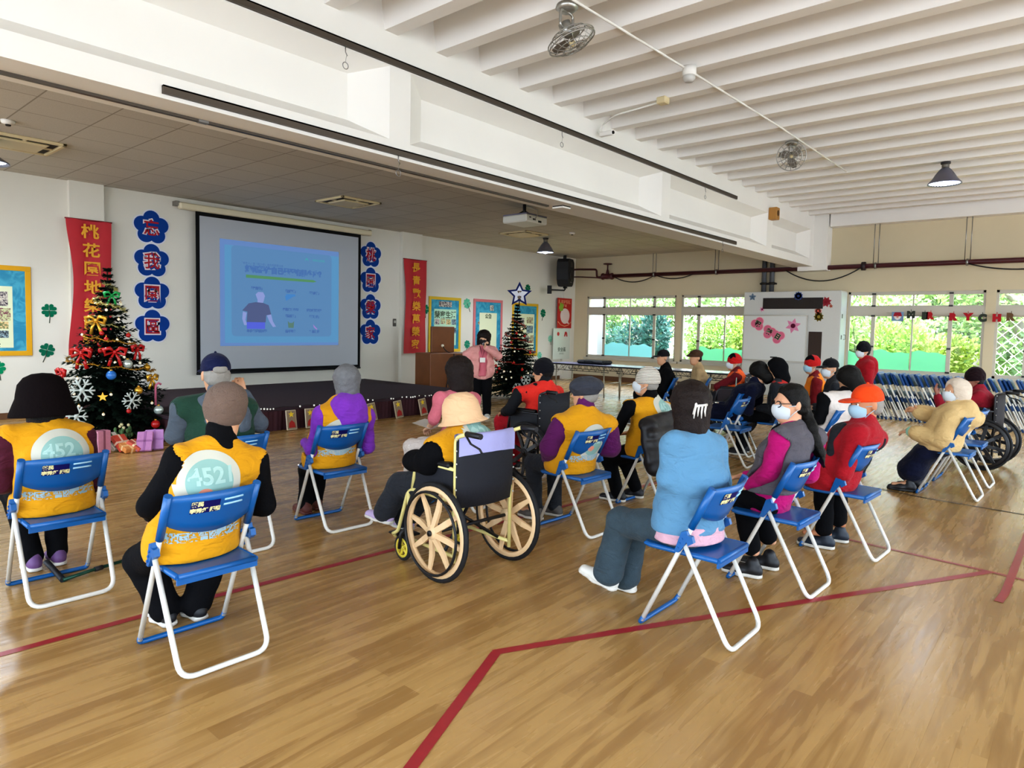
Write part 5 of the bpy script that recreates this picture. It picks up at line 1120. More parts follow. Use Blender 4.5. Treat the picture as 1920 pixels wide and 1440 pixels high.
# walking stick lying on the floor beneath the left chair
ws = empty('walking_stick', onz(150, 1078, 0)); tag(ws, 'dark green walking stick with black handle lying under the left folding chair', 'walking stick')
A = Vector(onz(118, 1092, 0)) - ws.location; B = Vector(onz(215, 1062, 0)) - ws.location; H_ = Vector(onz(97, 1083, 0)) - ws.location
MB().tube([tuple(A + Vector((0, 0, .015))), tuple(A.lerp(B, .5) + Vector((0, 0, .02))), tuple(B + Vector((.35, .1, .012)))], .011, 8).build('shaft', mat('stick_green', '#1f4a3a', .3, .4), ws)
MB().tube(fillet([tuple(A + Vector((0, 0, .015))), tuple(H_ + Vector((.03, -.02, .015))), tuple(H_ + Vector((-.02, .04, .10)))], .06), .017, 8).build('handle', mat('stick_black', '#15151a', .6), ws); MB().cyl(tuple(A.lerp(B, .6) + Vector((0, 0, .02))), tuple(A.lerp(B, .75) + Vector((0, 0, .02))), .016, 8).build('clamp', mat('stick_black', '#15151a', .6), ws)
# ================================================================== people: smooth bodies grown from signed distance fields
V3 = lambda *a: np.array(a if len(a) > 1 else a[0], dtype=np.float64)
def nrm(v): v = np.asarray(v, float); return v / (np.linalg.norm(v) + 1e-9)
class SDF:
    def __init__(s): s.p = []; s.cuts = []; s.noise = 0; s.nf = 40
    def cap(s, a, b, ra, rb=None, k=.02):
        a = V3(a); b = V3(b); rb = ra if rb is None else rb; ba = b - a; L2 = float(ba @ ba) + 1e-9; m = max(ra, rb)
        def f(x, y, z):
            px, py, pz = x - a[0], y - a[1], z - a[2]; t = np.clip((px * ba[0] + py * ba[1] + pz * ba[2]) / L2, 0, 1)
            return np.sqrt((px - t * ba[0]) ** 2 + (py - t * ba[1]) ** 2 + (pz - t * ba[2]) ** 2) - (ra + (rb - ra) * t)
        s.p.append((f, np.minimum(a, b) - m, np.maximum(a, b) + m, k, 1)); return s
    def ecap(s, a, b, side, r0, r1, k=.03):
        a = V3(a); b = V3(b); ax = nrm(b - a); L = float(np.linalg.norm(b - a)); u = nrm(V3(side) - ax * float(V3(side) @ ax)); w = np.cross(ax, u); m = max(*r0, *r1)
        def f(x, y, z):
            px, py, pz = x - a[0], y - a[1], z - a[2]; t = px * ax[0] + py * ax[1] + pz * ax[2]; tc = np.clip(t, 0, L); q = tc / L
            rx = r0[0] + (r1[0] - r0[0]) * q; ry = r0[1] + (r1[1] - r0[1]) * q; e = t - tc; mn = np.minimum(rx, ry)
            return (np.sqrt(((px * u[0] + py * u[1] + pz * u[2]) / rx) ** 2 + ((px * w[0] + py * w[1] + pz * w[2]) / ry) ** 2 + (e / mn) ** 2) - 1) * mn
        s.p.append((f, np.minimum(a, b) - m, np.maximum(a, b) + m, k, 1)); return s
    def ell(s, c, r, R=None, k=.02, sgn=1):
        c = V3(c); R = np.eye(3) if R is None else np.asarray(R); m = max(r); mn = min(r)   # R columns = axes
        def f(x, y, z):
            px, py, pz = x - c[0], y - c[1], z - c[2]; q = 0
            for i in range(3): q = q + ((px * R[0, i] + py * R[1, i] + pz * R[2, i]) / r[i]) ** 2
            q = np.sqrt(q); return (q - 1) * mn
        s.p.append((f, c - m, c + m, k, sgn)); return s
    def sub_from(s, other, off=0.0, k=.005):   # carve another field out
        for f, lo, hi, kk, sg in other.p: s.p.append(((lambda f: lambda x, y, z: f(x, y, z) - off)(f), lo - off, hi + off, k, -1))
        return s
    def cut(s, n, o, k=0.0):   # keep the side where n.(p-o) < 0
        n = nrm(n); o = V3(o); s.cuts.append(lambda x, y, z: (x - o[0]) * n[0] + (y - o[1]) * n[1] + (z - o[2]) * n[2]); return s
    def fold(s, D, f, k, sg, x, y, z):
        d = f(x, y, z)
        if sg < 0: d = -d; h = np.maximum(k - np.abs(D - d), 0) / k; return np.maximum(D, d) + h * h * k * .25
        h = np.maximum(k - np.abs(D - d), 0) / k; return np.minimum(D, d) - h * h * k * .25
    def wr(s, x, y, z):
        f = s.nf; return s.noise * (np.sin(f * x + 1.7 * np.sin(f * .6 * z)) * np.sin(f * .8 * y + 1.3 * np.sin(f * .7 * x)) + .6 * np.sin(f * 1.5 * z + 2.1 * np.sin(f * .5 * (x + y))))
    def at(s, x, y, z):
        D = np.full(np.broadcast(x, y, z).shape, .5)
        for f, lo, hi, k, sg in s.p: D = s.fold(D, f, k, sg, x, y, z)
        if s.noise: D = D + s.wr(x, y, z)
        for c in s.cuts: D = np.maximum(D, c(x, y, z))
        return D
    def mesh(s, h):
        pos = [p for p in s.p if p[4] > 0]; pad = 2.5 * h + .02
        lo = np.min([p[1] for p in pos], 0) - pad; hi = np.max([p[2] for p in pos], 0) + pad; n = np.ceil((hi - lo) / h).astype(int) + 1
        ax = [(lo[i] + h * np.arange(n[i])).astype(np.float32) for i in range(3)]; D = np.full(n, .3, np.float32)
        for f, l, u, k, sg in s.p:
            i0 = np.maximum(np.floor((l - k - 2 * h - lo) / h).astype(int), 0); i1 = np.minimum(np.ceil((u + k + 2 * h - lo) / h).astype(int) + 1, n)
            if (i1 <= i0).any(): continue
            sl = tuple(slice(a, b) for a, b in zip(i0, i1)); D[sl] = s.fold(D[sl], f, k, sg, ax[0][sl[0]][:, None, None], ax[1][sl[1]][None, :, None], ax[2][sl[2]][None, None, :])
        X, Y, Z = ax[0][:, None, None], ax[1][None, :, None], ax[2][None, None, :]
        if s.noise: D = D + s.wr(X, Y, Z).astype(np.float32)
        for c in s.cuts: D = np.maximum(D, c(X, Y, Z))
        S = D < 0; S[0] = S[-1] = False; S[:, 0] = S[:, -1] = False; S[:, :, 0] = S[:, :, -1] = False
        c = np.zeros(tuple(n - 1), np.int8)
        for a in np.ndindex(2, 2, 2): c += S[a[0]:n[0] - 1 + a[0], a[1]:n[1] - 1 + a[1], a[2]:n[2] - 1 + a[2]]
        I = np.argwhere((c > 0) & (c < 8)); idx = np.full(tuple(n - 1), -1, np.int32); idx[tuple(I.T)] = np.arange(len(I))
        cr = {a: D[I[:, 0] + a[0], I[:, 1] + a[1], I[:, 2] + a[2]] for a in np.ndindex(2, 2, 2)}; acc = np.zeros((len(I), 3)); cnt = np.zeros(len(I))
        for a in np.ndindex(2, 2, 2):
            for d in range(3):
                if a[d] == 0:
                    b = list(a); b[d] = 1; va, vb = cr[a], cr[tuple(b)]; m = (va < 0) != (vb < 0); t = np.where(m, va / np.where(m, va - vb, 1), 0); p = np.tile(np.array(a, float), (len(I), 1)); p[:, d] += t; acc[m] += p[m]; cnt[m] += 1
        V = lo + h * (I + acc / np.maximum(cnt, 1)[:, None]); F = []
        for d in range(3):
            e1, e2 = [i for i in range(3) if i != d]; sl0 = [slice(1, n[i] - 1) for i in range(3)]; sl1 = list(sl0); sl0[d] = slice(0, n[d] - 1); sl1[d] = slice(1, n[d])
            A = S[tuple(sl0)]; B = S[tuple(sl1)]; E = np.argwhere(A != B); off = np.array([0 if i == d else 1 for i in range(3)]); E = E + off
            if not len(E): continue
            q = []
            for s1, s2 in ((-1, -1), (0, -1), (0, 0), (-1, 0)):
                g = E.copy(); g[:, e1] += s1; g[:, e2] += s2; q.append(idx[tuple(g.T)])
            q = np.stack(q, 1); inside = S[tuple(E.T)]; flip = inside if d != 1 else ~inside; q[~flip] = q[~flip][:, ::-1]; F.append(q)
        return V, (np.concatenate(F) if F else np.zeros((0, 4), int))
def sdf_obj(name, s, h, m, parent, extra=None):
    V, F = s.mesh(h); me = bpy.data.meshes.new(name); ok = (F >= 0).all(1); F = F[ok]
    if extra is not None and len(extra.v):
        V = np.concatenate([V, np.array(extra.v)]); fs = [tuple(f) for f in F] + [tuple(i + len(V) - len(extra.v) for i in f) for f in extra.f]; me.from_pydata(V.tolist(), [], fs)
    else:
        me.vertices.add(len(V)); me.vertices.foreach_set('co', V.astype(np.float32).ravel()); me.loops.add(F.size); me.loops.foreach_set('vertex_index', F.astype(np.int32).ravel()); me.polygons.add(len(F)); me.polygons.foreach_set('loop_start', np.arange(0, F.size, 4, dtype=np.int32)); me.update(calc_edges=True)
    me.polygons.foreach_set('use_smooth', np.ones(len(me.polygons), bool)); me.materials.append(m); me.update()
    o = bpy.data.objects.new(name, me); COL.objects.link(o)
    if parent is not None: o.parent = parent
    return o
def skin(c): return mat('skin_' + c.strip('#'), c, .55, var=.06, vscale=25, spec=.3)
def rot(v, ax, a):
    ax = nrm(ax); v = V3(v); return v * math.cos(a) + np.cross(ax, v) * math.sin(a) + ax * (ax @ v) * (1 - math.cos(a))
def hand(S, wr, f, side, curl, sc=1.0, k=.006):
    """palm, four separate bent fingers and a thumb; side = thumb side, n = palm normal"""
    f = nrm(f); side = nrm(V3(side) - f * (V3(side) @ f)); n = np.cross(f, side) if True else None; wr = V3(wr)
    S.ecap(wr, wr + f * .075 * sc, side, (.028 * sc, .017 * sc), (.041 * sc, .014 * sc), .015)
    axis = side
    for i, (o, l) in enumerate(((.031, .070), (.0105, .079), (-.0105, .073), (-.030, .057))):
        b = wr + f * (.078 - .004 * abs(i - 1)) * sc + side * o * sc; d1 = rot(f, axis, curl * .55) + side * o * 1.2; d1 = nrm(d1); d2 = nrm(rot(d1, axis, curl * .95)); d3 = nrm(rot(d2, axis, curl * .7)); l = l * sc; p1 = b + d1 * l * .45; p2 = p1 + d2 * l * .32; p3 = p2 + d3 * l * .23
        S.cap(b, p1, .0098 * sc, .0088 * sc, k).cap(p1, p2, .0088 * sc, .008 * sc, k).cap(p2, p3, .008 * sc, .0072 * sc, k)
    b = wr + f * .022 * sc + side * .028 * sc; d = nrm(f * .62 + side * .72 + np.cross(f, side) * -.0); p1 = b + d * .036 * sc; d2 = nrm(rot(d, np.cross(f, side), -.35)); d2 = nrm(rot(d2, axis, curl * .5)); p2 = p1 + d2 * .034 * sc
    S.cap(b, p1, .014 * sc, .0112 * sc, .012).cap(p1, p2, .011 * sc, .009 * sc, k)
HAIR = {}
def lathe_hat(prof, H, r, f, u, mat_, parent, name='hat', sx=1.0, sy=1.14, back=0.0, seg=36):
    q = MB().lathe(prof, seg); Mx = np.stack([r, f, u], 1)
    q.v = [tuple(H + Mx @ np.array([v[0] * sx, v[1] * sy - back, v[2]])) for v in q.v]; q.sm = [True] * len(q.f)
    return q.build(name, mat_, parent)
def person(label, loc, yaw=0.0, seat=.45, s=1.0, px=None, lo=None, head=(0, 0, 0), h=.010, hb=None, skin_c='#c99a78', hair=None, hat=None, top=None, vest=None, bottom=None, shoes=None, mask=None, emblem=False, hands=(.6, .6), glasses=None, group='seated audience', hand_dirs=(None, None), thick=1.0, stand=False, extra=None):
    px = px or {}; lo = lo or {}; yr = rad(yaw); cy, sy = math.cos(yr), math.sin(yr); base = V3(loc[0], loc[1], 0.0)
    def W2L(p): d = V3(p) - base; return V3(d[0] * cy + d[1] * sy, -d[0] * sy + d[1] * cy, d[2])
    def L2W(p): return base + V3(p[0] * cy - p[1] * sy, p[0] * sy + p[1] * cy, p[2])
    def pix(name, nominal):
        if name in lo: return V3(lo[name])
        if name in px: return W2L(nearest_on_ray(px[name][0], px[name][1], L2W(nominal if len(px[name]) == 2 else px[name][2:])))
        return V3(nominal)
    if not stand:
        P = V3(0, -.01, seat + .085 * s); H0 = P + V3(0, .03, .60) * s; Hd = pix('head', H0); dH = Hd - H0
        C = P + V3(0, -.035, .26) * s + dH * .3; N = P + V3(0, -.01, .455) * s + dH * .75
        kn = [V3(sg * .105 * s, .42 * s, seat + .055) for sg in (-1, 1)]; an = [V3(sg * .11 * s, .40 * s, .085) for sg in (-1, 1)]
    else:
        P = V3(0, 0, .86 * s); H0 = P + V3(0, .03, .60) * s; Hd = pix('head', H0); dH = Hd - H0; C = P + V3(0, -.02, .26) * s + dH * .3; N = P + V3(0, -.01, .455) * s + dH * .75
        kn = [V3(sg * .09 * s, .02, .46 * s) for sg in (-1, 1)]; an = [V3(sg * .10 * s, 0, .08) for sg in (-1, 1)]
    sh0 = [N + V3(sg * .172 * s, -.015, -.085 * s) for sg in (-1, 1)]; sh = [pix(n, p) for n, p in zip(('shL', 'shR'), sh0)]
    el0 = [a + (V3(sg * .028, .03, -.265) if not stand else V3(sg * .05, .0, -.28)) * s for sg, a in zip((-1, 1), sh)]; el = [pix(n, p) for n, p in zip(('elL', 'elR'), el0)]
    wr0 = [V3(sg * .10, .20 * s, seat + .165 * s) if not stand else e + V3(0, .05, -.24) for sg, e in zip((-1, 1), el)]; wr = [pix(n, p) for n, p in zip(('haL', 'haR'), wr0)]
    kn = [pix(n, p) for n, p in zip(('knL', 'knR'), kn)]; an = [pix(n, p) for n, p in zip(('anL', 'anR'), [V3(a[0], a[1] + (k_[1] - .42 * s) if not stand else a[1], a[2]) for a, k_ in zip(an, kn)])]
    for a in an: a[2] = max(a[2], .075)
    hip = [P + V3(sg * .085 * s, 0, -.015) for sg in (-1, 1)]
    # head frame: head = (turn, nod, tilt) in degrees; turn positive to the person's left
    tu, no, ti = (rad(a) for a in head); f = V3(-math.sin(tu) * math.cos(no), math.cos(tu) * math.cos(no), math.sin(no)); r = nrm(np.cross(f, V3(0, 0, 1))); u = np.cross(r, f); r2 = r * math.cos(ti) + u * math.sin(ti); u = np.cross(r2, f); r = r2; Rh = np.stack([r, f, u], 1)
    hs = 1.02 * s
    def hp(a, b, c): return Hd + (r * a + f * b + u * c) * hs
    sx_ = V3(1, 0, 0); tside = nrm(sh[1] - sh[0])
    def torso(S, i, bot=True, k=.05):
        t = i * thick
        S.ecap(P + V3(0, 0, -.03 * s), C, sx_, (.165 * s + t, .12 * s + t), (.152 * s + t, .112 * s + t), k); S.ecap(C, N + V3(0, -.01, -.09) * s, tside, (.152 * s + t, .112 * s + t), (.125 * s + t * .8, .085 * s + t * .8), k)
        S.cap(sh[0], sh[1], .052 * s + t * .7, None, k).cap((sh[0] + sh[1]) / 2 + (sh[0] - sh[1]) * .25, N + V3(0, -.01, -.01) * s, .05 * s + t * .6, .05 * s + t * .3, k).cap((sh[0] + sh[1]) / 2 - (sh[0] - sh[1]) * .25, N + V3(0, -.01, -.01) * s, .05 * s + t * .6, .05 * s + t * .3, k); return S
    def arms(S, i, k=.03, upto=(1, 1), wristr=.027):
        for j in (0, 1):
            t = i * (.35 + .35 * thick); S.cap(sh[j], el[j], .047 * s + t, .039 * s + t * .9, k); q = el[j] + (wr[j] - el[j]) * upto[j]
            if upto[j] > 0: S.cap(el[j], q, .039 * s + t * .9, (wristr + (1 - upto[j]) * .012) * s + t * .7, k)
        return S
    def legs(S, i, k=.03, upto=1.0):
        S.ecap(hip[0] + V3(.02, 0, 0), hip[1] + V3(-.02, 0, 0), V3(0, 1, 0), (.11 * s + i, .08 * s + i), (.11 * s + i, .08 * s + i), .05)
        for j in (0, 1):
            S.cap(hip[j], kn[j], .084 * s + i, .06 * s + i, k); S.cap(kn[j], kn[j] + (an[j] - kn[j]) * upto, .059 * s + i, .043 * s + i * 1.3, k)
        return S
    hb = hb or h
    B = SDF(); torso(B, -.02); arms(B, -.006, upto=(1, 1)); legs(B, -.012)
    B.cap(N + V3(0, -.01, -.06) * s, hp(0, -.025, -.06), .05 * s, .046 * s, .03)
    B.ell(hp(0, -.012, .03), (.076 * hs, .094 * hs, .09 * hs), Rh, .02).ell(hp(0, .02, -.03), (.062 * hs, .074 * hs, .088 * hs), Rh, .03).ell(hp(0, .05, -.088), (.036 * hs, .034 * hs, .028 * hs), Rh, .03)
    B.cap(hp(0, .088, .012), hp(0, .106, -.022), .009 * hs, .013 * hs, .012).ell(hp(0, .08, .024), (.048 * hs, .014 * hs, .012 * hs), Rh, .015).cap(hp(-.018, .09, -.058), hp(.018, .09, -.058), .008 * hs, None, .008)
    for sg in (-1, 1): B.ell(hp(sg * .078, -.008, -.006), (.011 * hs, .022 * hs, .033 * hs), Rh, .008)
    for j in (0, 1):
        fd = wr[j] - el[j] if hand_dirs[j] is None else V3(hand_dirs[j][0]); sd = V3(0, 0, 1) + V3((1 if j == 0 else -1) * .8, 0, 0) if hand_dirs[j] is None else V3(hand_dirs[j][1])
        if hand_dirs[j] is None and not stand and wr[j][2] < seat + .25: fd = nrm(fd) * .5 + V3((.35 if j == 0 else -.35), .7, -.25); sd = V3(1 if j == 0 else -1, 0, .15)
        sgn = 1 if j == 0 else -1
        fdn = nrm(fd); sdn = nrm(sd - fdn * (sd @ fdn)); pal = np.cross(fdn, sdn) * (1 if j == 1 else -1)   # palm faces inwards / down
        hand(B, wr[j], fdn, sdn, hands[j] * (1 if np.cross(sdn, fdn) @ V3(0, 0, -1) >= 0 or hand_dirs[j] is not None else -1) * (1 if hand_dirs[j] is None else hand_dirs[j][2]), s)
    for j in (0, 1): B.ecap(an[j] + V3(0, -.03, -.03), an[j] + V3(0, .13, -.045), V3(1, 0, 0), (.03, .025), (.03, .018), .03)
    root = sdf_obj('person', B, hb, skin(skin_c), None); root.location = tuple(base); root.rotation_euler = (0, 0, yr); tag(root, label, 'person', group)
    if mask is None or glasses:
        pass
    if h < .011:
        for sg in (-1, 1):
            MB().ball(tuple(hp(sg * .031, .079, .004)), .0105 * hs, 10).build('eye', mat('eye_white', '#e8e2d8', .2), root)
            MB().ball(tuple(hp(sg * .031, .0855, .004)), .0058 * hs, 8).build('iris', mat('iris_dark', '#2a1a12', .15), root)
    # ---- trousers or skirt
    if bottom:
        S = SDF()
        if bottom.get('skirt'):
            S.ecap(hip[0], hip[1], V3(0, 1, 0), (.14, .11), (.14, .11), .05).ecap(P + V3(0, 0, -.02), (kn[0] + kn[1]) / 2, sx_, (.2, .13), (.19, .1), .05).ecap((kn[0] + kn[1]) / 2 + V3(0, .02, 0), (an[0] + an[1]) / 2 + V3(0, .0, .12), sx_, (.19, .1), (.21, .14), .05)
        else: legs(S, bottom.get('i', .012), upto=bottom.get('upto', .99))
        if bottom.get('flare'):
            for j in (0, 1): S.cap(kn[j], kn[j] + (an[j] - kn[j]) * .95, .07, bottom['flare'], .03)
        S.noise = .0025; S.nf = 34; S.cut((0, 0, 1), (0, 0, P[2] + .16)); sdf_obj('skirt' if bottom.get('skirt') else 'trousers', S, h, bottom['m'], root)
    if shoes:
        for j in (0, 1):
            d = V3(shoes.get('dir', (0, 1, 0)) if not isinstance(shoes.get('dir'), list) else shoes['dir'][j]); d = nrm(d); up = nrm(V3(0, 0, 1) - d * d[2]); A_ = an[j]; sd = np.cross(d, up); g = A_ - up * (.0 + 0); S = SDF()
            lift = 0 if shoes.get('air') and shoes['air'][j] else None; A0 = V3(A_[0], A_[1], .08) if lift is None else A_
            S.ecap(A0 - d * .045 - up * .035, A0 + d * .06 - up * .04, sd, (.036, .04), (.042, .038), .02).ecap(A0 + d * .06 - up * .045, A0 + d * .155 - up * .05, sd, (.044, .034), (.036, .024), .03).cap(A0 - d * .02 - up * .02, A0 - d * .015 + up * .015, .042, .04, .02); S.cut(-up, A0 - up * .066)
            so_ = sdf_obj('shoe', S, min(h, .009), shoes['m'], root)
            S = SDF().ecap(A0 - d * .05 - up * .066, A0 + d * .06 - up * .066, sd, (.04, .03), (.047, .03), .02).ecap(A0 + d * .06 - up * .066, A0 + d * .155 - up * .064, sd, (.047, .03), (.038, .03), .03); S.cut(up, A0 - up * .054).cut(-up, A0 - up * .078)
            sdf_obj('sole', S, min(h, .009), shoes.get('sole', M_sole), so_)
    # ---- upper clothes
    if top:
        i = top.get('i', .02); S = SDF(); torso(S, i); up_ = top.get('sleeve', (.93, .93)); arms(S, i, upto=up_, wristr=top.get('cuff', .03))
        if top.get('collar', .03): S.cap(N + V3(0, -.015, -.05) * s, N + V3(0, -.005, top.get('collar', .03)) * s, .07 * s + i * .3, .058 * s + i * .25, .03)
        if top.get('hem'): S.ecap(P + V3(0, .02, -.02), P + V3(0, .03, .05), sx_, (.192 * s + i, .15 * s + i), (.175 * s + i, .135 * s + i), .05)
        if top.get('pad'):
            for j in (0, 1):
                for t in np.linspace(.15, .95, 5): S.cap(sh[j] + (el[j] - sh[j]) * t, sh[j] + (el[j] - sh[j]) * t, .056 * s + i, None, .02); S.cap(el[j] + (wr[j] - el[j]) * t * .85, el[j] + (wr[j] - el[j]) * t * .85, .047 * s + i, None, .02)
        if top.get('open'): S.cap(P + V3(.0, .19, -.25), N + V3(0, .10, .02), .075, .06, .02); S.p[-1] = S.p[-1][:4] + (-1,)
        if top.get('hood'):
            S.ecap(N + V3(-.08, -.085, -.02) * s, N + V3(.08, -.085, -.02) * s, V3(0, 0, 1), (.075 * s, .055 * s), (.075 * s, .055 * s), .04).ell(N + V3(.01, -.125 - i * .6, -.11) * s, (.135 * s, .06 * s, .125 * s), None, .04)
        S.noise = top.get('wrinkle', .0042); S.nf = top.get('nf', 30); S.cut((0, 0, -1), (0, 0, P[2] - (.085 if not stand else .06) * s + top.get('up', 0)))
        jo = sdf_obj(top.get('name', 'jacket'), S, h, top['m'], root)
        if top.get('trim'):
            for fn_ in top['trim'](sh, el, wr, C, N, P):
                S2 = SDF(); torso(S2, i + .013); arms(S2, i + .013, upto=up_); S2.noise = S.noise; S2.nf = S.nf; S2.cuts.append(fn_); sdf_obj('stripe', S2, min(h, .008), top['trim_m'], jo)
        if top.get('band'):   # contrasting open front edges / lower hem band
            S2 = SDF(); torso(S2, i + .006); S2.ecap(P + V3(0, .02, -.02), P + V3(0, .03, .05), sx_, (.182 * s + i, .147 * s + i), (.172 * s + i, .137 * s + i), .05); z0 = P[2] + top['band'][1]; S2.cut((0, 0, -1), (0, 0, z0)).cut((0, 0, 1), (0, 0, z0 + top['band'][2])); sdf_obj('hem_band', S2, min(h, .009), top['band'][0], jo)
    vo = None
    if vest:
        i = max(vest.get('i', .034), (top.get('i', .02) if top else 0) + .013 + (.012 if top and top.get('pad') else 0)); S = SDF(); torso(S, i); S.ecap(P + V3(0, .0, -.05), P + V3(0, .0, .06), sx_, (.215 * s, .165 * s), (.17 * s + i * .5, .13 * s + i * .5), .06)
        A2 = SDF(); ti_ = (top.get('i', .02) if top else .02)
        for j in (0, 1): ta = ti_ * (.35 + .35 * thick); A2.cap(sh[j] + (sh[j] - sh[1 - j]) * .06 + V3(0, 0, -.02), el[j], .05 * s + ta, .045 * s + ta, .02); A2.cap(el[j], wr[j], .043 * s + ta, .036 * s + ta, .02)
        S.sub_from(A2, vest.get('arm', .012) + (.012 if top and top.get('pad') else 0), .012); S.ell(N + V3(0, .05, .04) * s, (.085 * s, .1 * s, .09 * s), None, .012, -1)
        S.noise = .0038; S.nf = 24; S.cut((0, 0, -1), (0, 0, vest.get('hem', seat + .012))); S.cut((0, 1, 0), (0, P[1] + vest.get('front', .3), 0))
        vo = sdf_obj(vest.get('name', 'vest'), S, min(h, .009), vest['m'], root)
        if vest.get('pipe'):
            pass
        if emblem:
            def wrapped(u, z):   # the first vest surface met from behind
                u = np.asarray(u, float); z = np.asarray(z, float); y = np.full(u.shape, P[1] - .42)
                for _ in range(46): y = y + np.clip(S.at(u, y, z), -.02, .03) * .8
                return np.where(S.at(u, y, z) < .006, y - .0035, np.nan)
            def put_ok(q, uu, y, zz, fs, sm=False):
                ok = [f_ for f_ in fs if not np.isnan(sum(y[i_] for i_ in f_)) and max(y[i_] for i_ in f_) - min(y[i_] for i_ in f_) < .045]
                ids = sorted({i_ for f_ in ok for i_ in f_}); mp_ = {v_: k_ for k_, v_ in enumerate(ids)}
                return q.add([(uu[i_], y[i_], zz[i_]) for i_ in ids], [[mp_[i_] for i_ in f_] for f_ in ok], 0, sm)
            zc = emblem.get('z', .83); uc = emblem.get('u', 0.0); 
            for nm, r0, r1, m_, off in (('emblem_ring', .105, .145, M_embw, 0), ('emblem_disc', 0, .105, M_embt, 0)):
                n, rg = 48, 7; uu = []; zz = []
                for a in range(n):
                    for b_ in range(rg): rr_ = r0 + (r1 - r0) * b_ / (rg - 1); uu.append(uc + rr_ * math.cos(2 * PI * a / n)); zz.append(zc + rr_ * math.sin(2 * PI * a / n))
                y = wrapped(uu, zz); q = MB(); put_ok(q, uu, y, zz, [(a * rg + b_, ((a + 1) % n) * rg + b_, ((a + 1) % n) * rg + b_ + 1, a * rg + b_ + 1) for a in range(n) for b_ in range(rg - 1)], True); q.build(nm, m_, vo)
            def wtext(txt, size, u0, z0, m_, nm, bold, mark=None):
                vs, fs = text_mesh(txt, size, bold)
                if mark: vs, fs = mark
                uu = np.array([v[0] + u0 for v in vs]); zz = np.array([v[1] + z0 for v in vs]); y = wrapped(uu, zz) - .002; put_ok(MB(), uu, y, zz, fs).build(nm, m_, vo)
            wtext('4521', .105, uc, zc + .03, M_embl, 'emblem_numerals', .003)
            wtext('', 0, uc - .03, zc - .045, M_embo, 'emblem_mark', 0, ([(.03 * math.cos(a), .022 * math.sin(a), 0) for a in np.linspace(0, 2 * PI, 14, endpoint=False)], [list(range(14))]))
            wtext('桃園榮譽國民之家', .044, uc, emblem.get('tz', .61), M_embs, 'vest_lettering', .004)
    # ---- hair
    def keep_face(S, fb=.04, up=.5): S.cut(f * .88 - u * up, hp(0, fb, 0))
    hc = hair['m'] if hair else None
    if hair:
        st = hair['st']; S = SDF(); ex = None
        if st == 'short':
            S.ell(hp(0, -.012, .034), (.084 * hs, .101 * hs, .095 * hs), Rh, .02).ell(hp(0, -.05, -.035), (.066 * hs, .05 * hs, .055 * hs), Rh, .04); keep_face(S, .03, .55)
        elif st == 'cropped':
            S.ell(hp(0, -.03, .0), (.079 * hs, .08 * hs, .08 * hs), Rh, .02).ell(hp(0, -.052, -.03), (.058 * hs, .038 * hs, .04 * hs), Rh, .03); keep_face(S, -.005, .2)
        elif st == 'bob':
            S.ell(hp(0, -.012, .04), (.096 * hs, .11 * hs, .1 * hs), Rh, .02).ecap(hp(0, -.028, .03), hp(0, -.03, -.1 - hair.get('long', 0)), r, (.1 * hs * hair.get('full', 1), .1 * hs), (.095 * hs * hair.get('full', 1), .085 * hs), .04); S.ell(hp(0, .1, -.05), (.066 * hs, .085 * hs, .115 * hs), Rh, .02, -1)
            if hair.get('fringe'): S.ell(hp(0, .06, .06), (.075 * hs, .045 * hs, .05 * hs), Rh, .02)
        elif st == 'pony':
            S.ell(hp(0, -.012, .036), (.086 * hs, .104 * hs, .096 * hs), Rh, .02).ell(hp(0, -.06, -.02), (.07 * hs, .055 * hs, .06 * hs), Rh, .04); keep_face(S, .032, .5)
            pts = [hp(0, -.1, -.03)] + [W2L(nearest_on_ray(q_[0], q_[1], L2W(V3(q_[2:])))) for q_ in hair['tail']]; rs = [.03, .036, .042, .034, .012]
            for a in range(len(pts) - 1): S.cap(pts[a], pts[a + 1], rs[min(a, 4)], rs[min(a + 1, 4)], .02)
        S.noise = .003; S.nf = 85; sdf_obj('hair', S, min(h, .010), hc, root)
    if hat:
        t = hat['st']; m_ = hat['m']
        if t == 'bucket':
            w_ = hat.get('w', 1.0); ho = lathe_hat(hat['prof'] if 'prof' in hat else [(0, .148), (.04, .145), (.07, .13), (.09, .1), (.1, .05), (.104, .012), (.118 * w_, -.02), (.15 * w_, -.055), (.152 * w_, -.06), (.146 * w_, -.06), (.116 * w_, -.026), (.1, .0), (.09, .05), (.08, .1), (.05, .13), (0, .138)], Hd, r * hs, f * hs, u * hs, m_, root, 'hat')
        elif t == 'beanie':
            S = SDF(); S.ell(hp(0, -.012, .05), (.09 * hs, .106 * hs, hat.get('top', .1) * hs), Rh, .02).ecap(hp(0, -.012, .02), hp(0, -.012, .03), r, (.093 * hs, .108 * hs), (.093 * hs, .108 * hs), .02); 
            if hat.get('slouch'): S.ell(hp(*hat['slouch']), (.07 * hs, .075 * hs, .06 * hs), Rh, .05)
            S.cut(-u - f * .12, hp(0, 0, hat.get('low', -.012))); S.noise = .0015; S.nf = 70; ho = sdf_obj('beanie', S, min(h, .009), m_, root)
            if hat.get('side_m'):
                S = SDF(); S.ell(hp(0, -.012, .05), (.093 * hs, .109 * hs, hat.get('top', .1) * hs + .003), Rh, .02); S.cut(-u - f * .12, hp(0, 0, hat.get('low', -.012) - .002)).cut(-f, hp(0, .01, 0)); sdf_obj('front_panel', S, min(h, .009), hat['side_m'], ho)
        elif t == 'cap':
            S = SDF(); S.ell(hp(0, -.01, .045), (.088 * hs, .107 * hs, .096 * hs), Rh, .02); S.cut(-u - f * .05, hp(0, 0, .022)); ho = sdf_obj('cap', S, min(h, .009), m_, root)
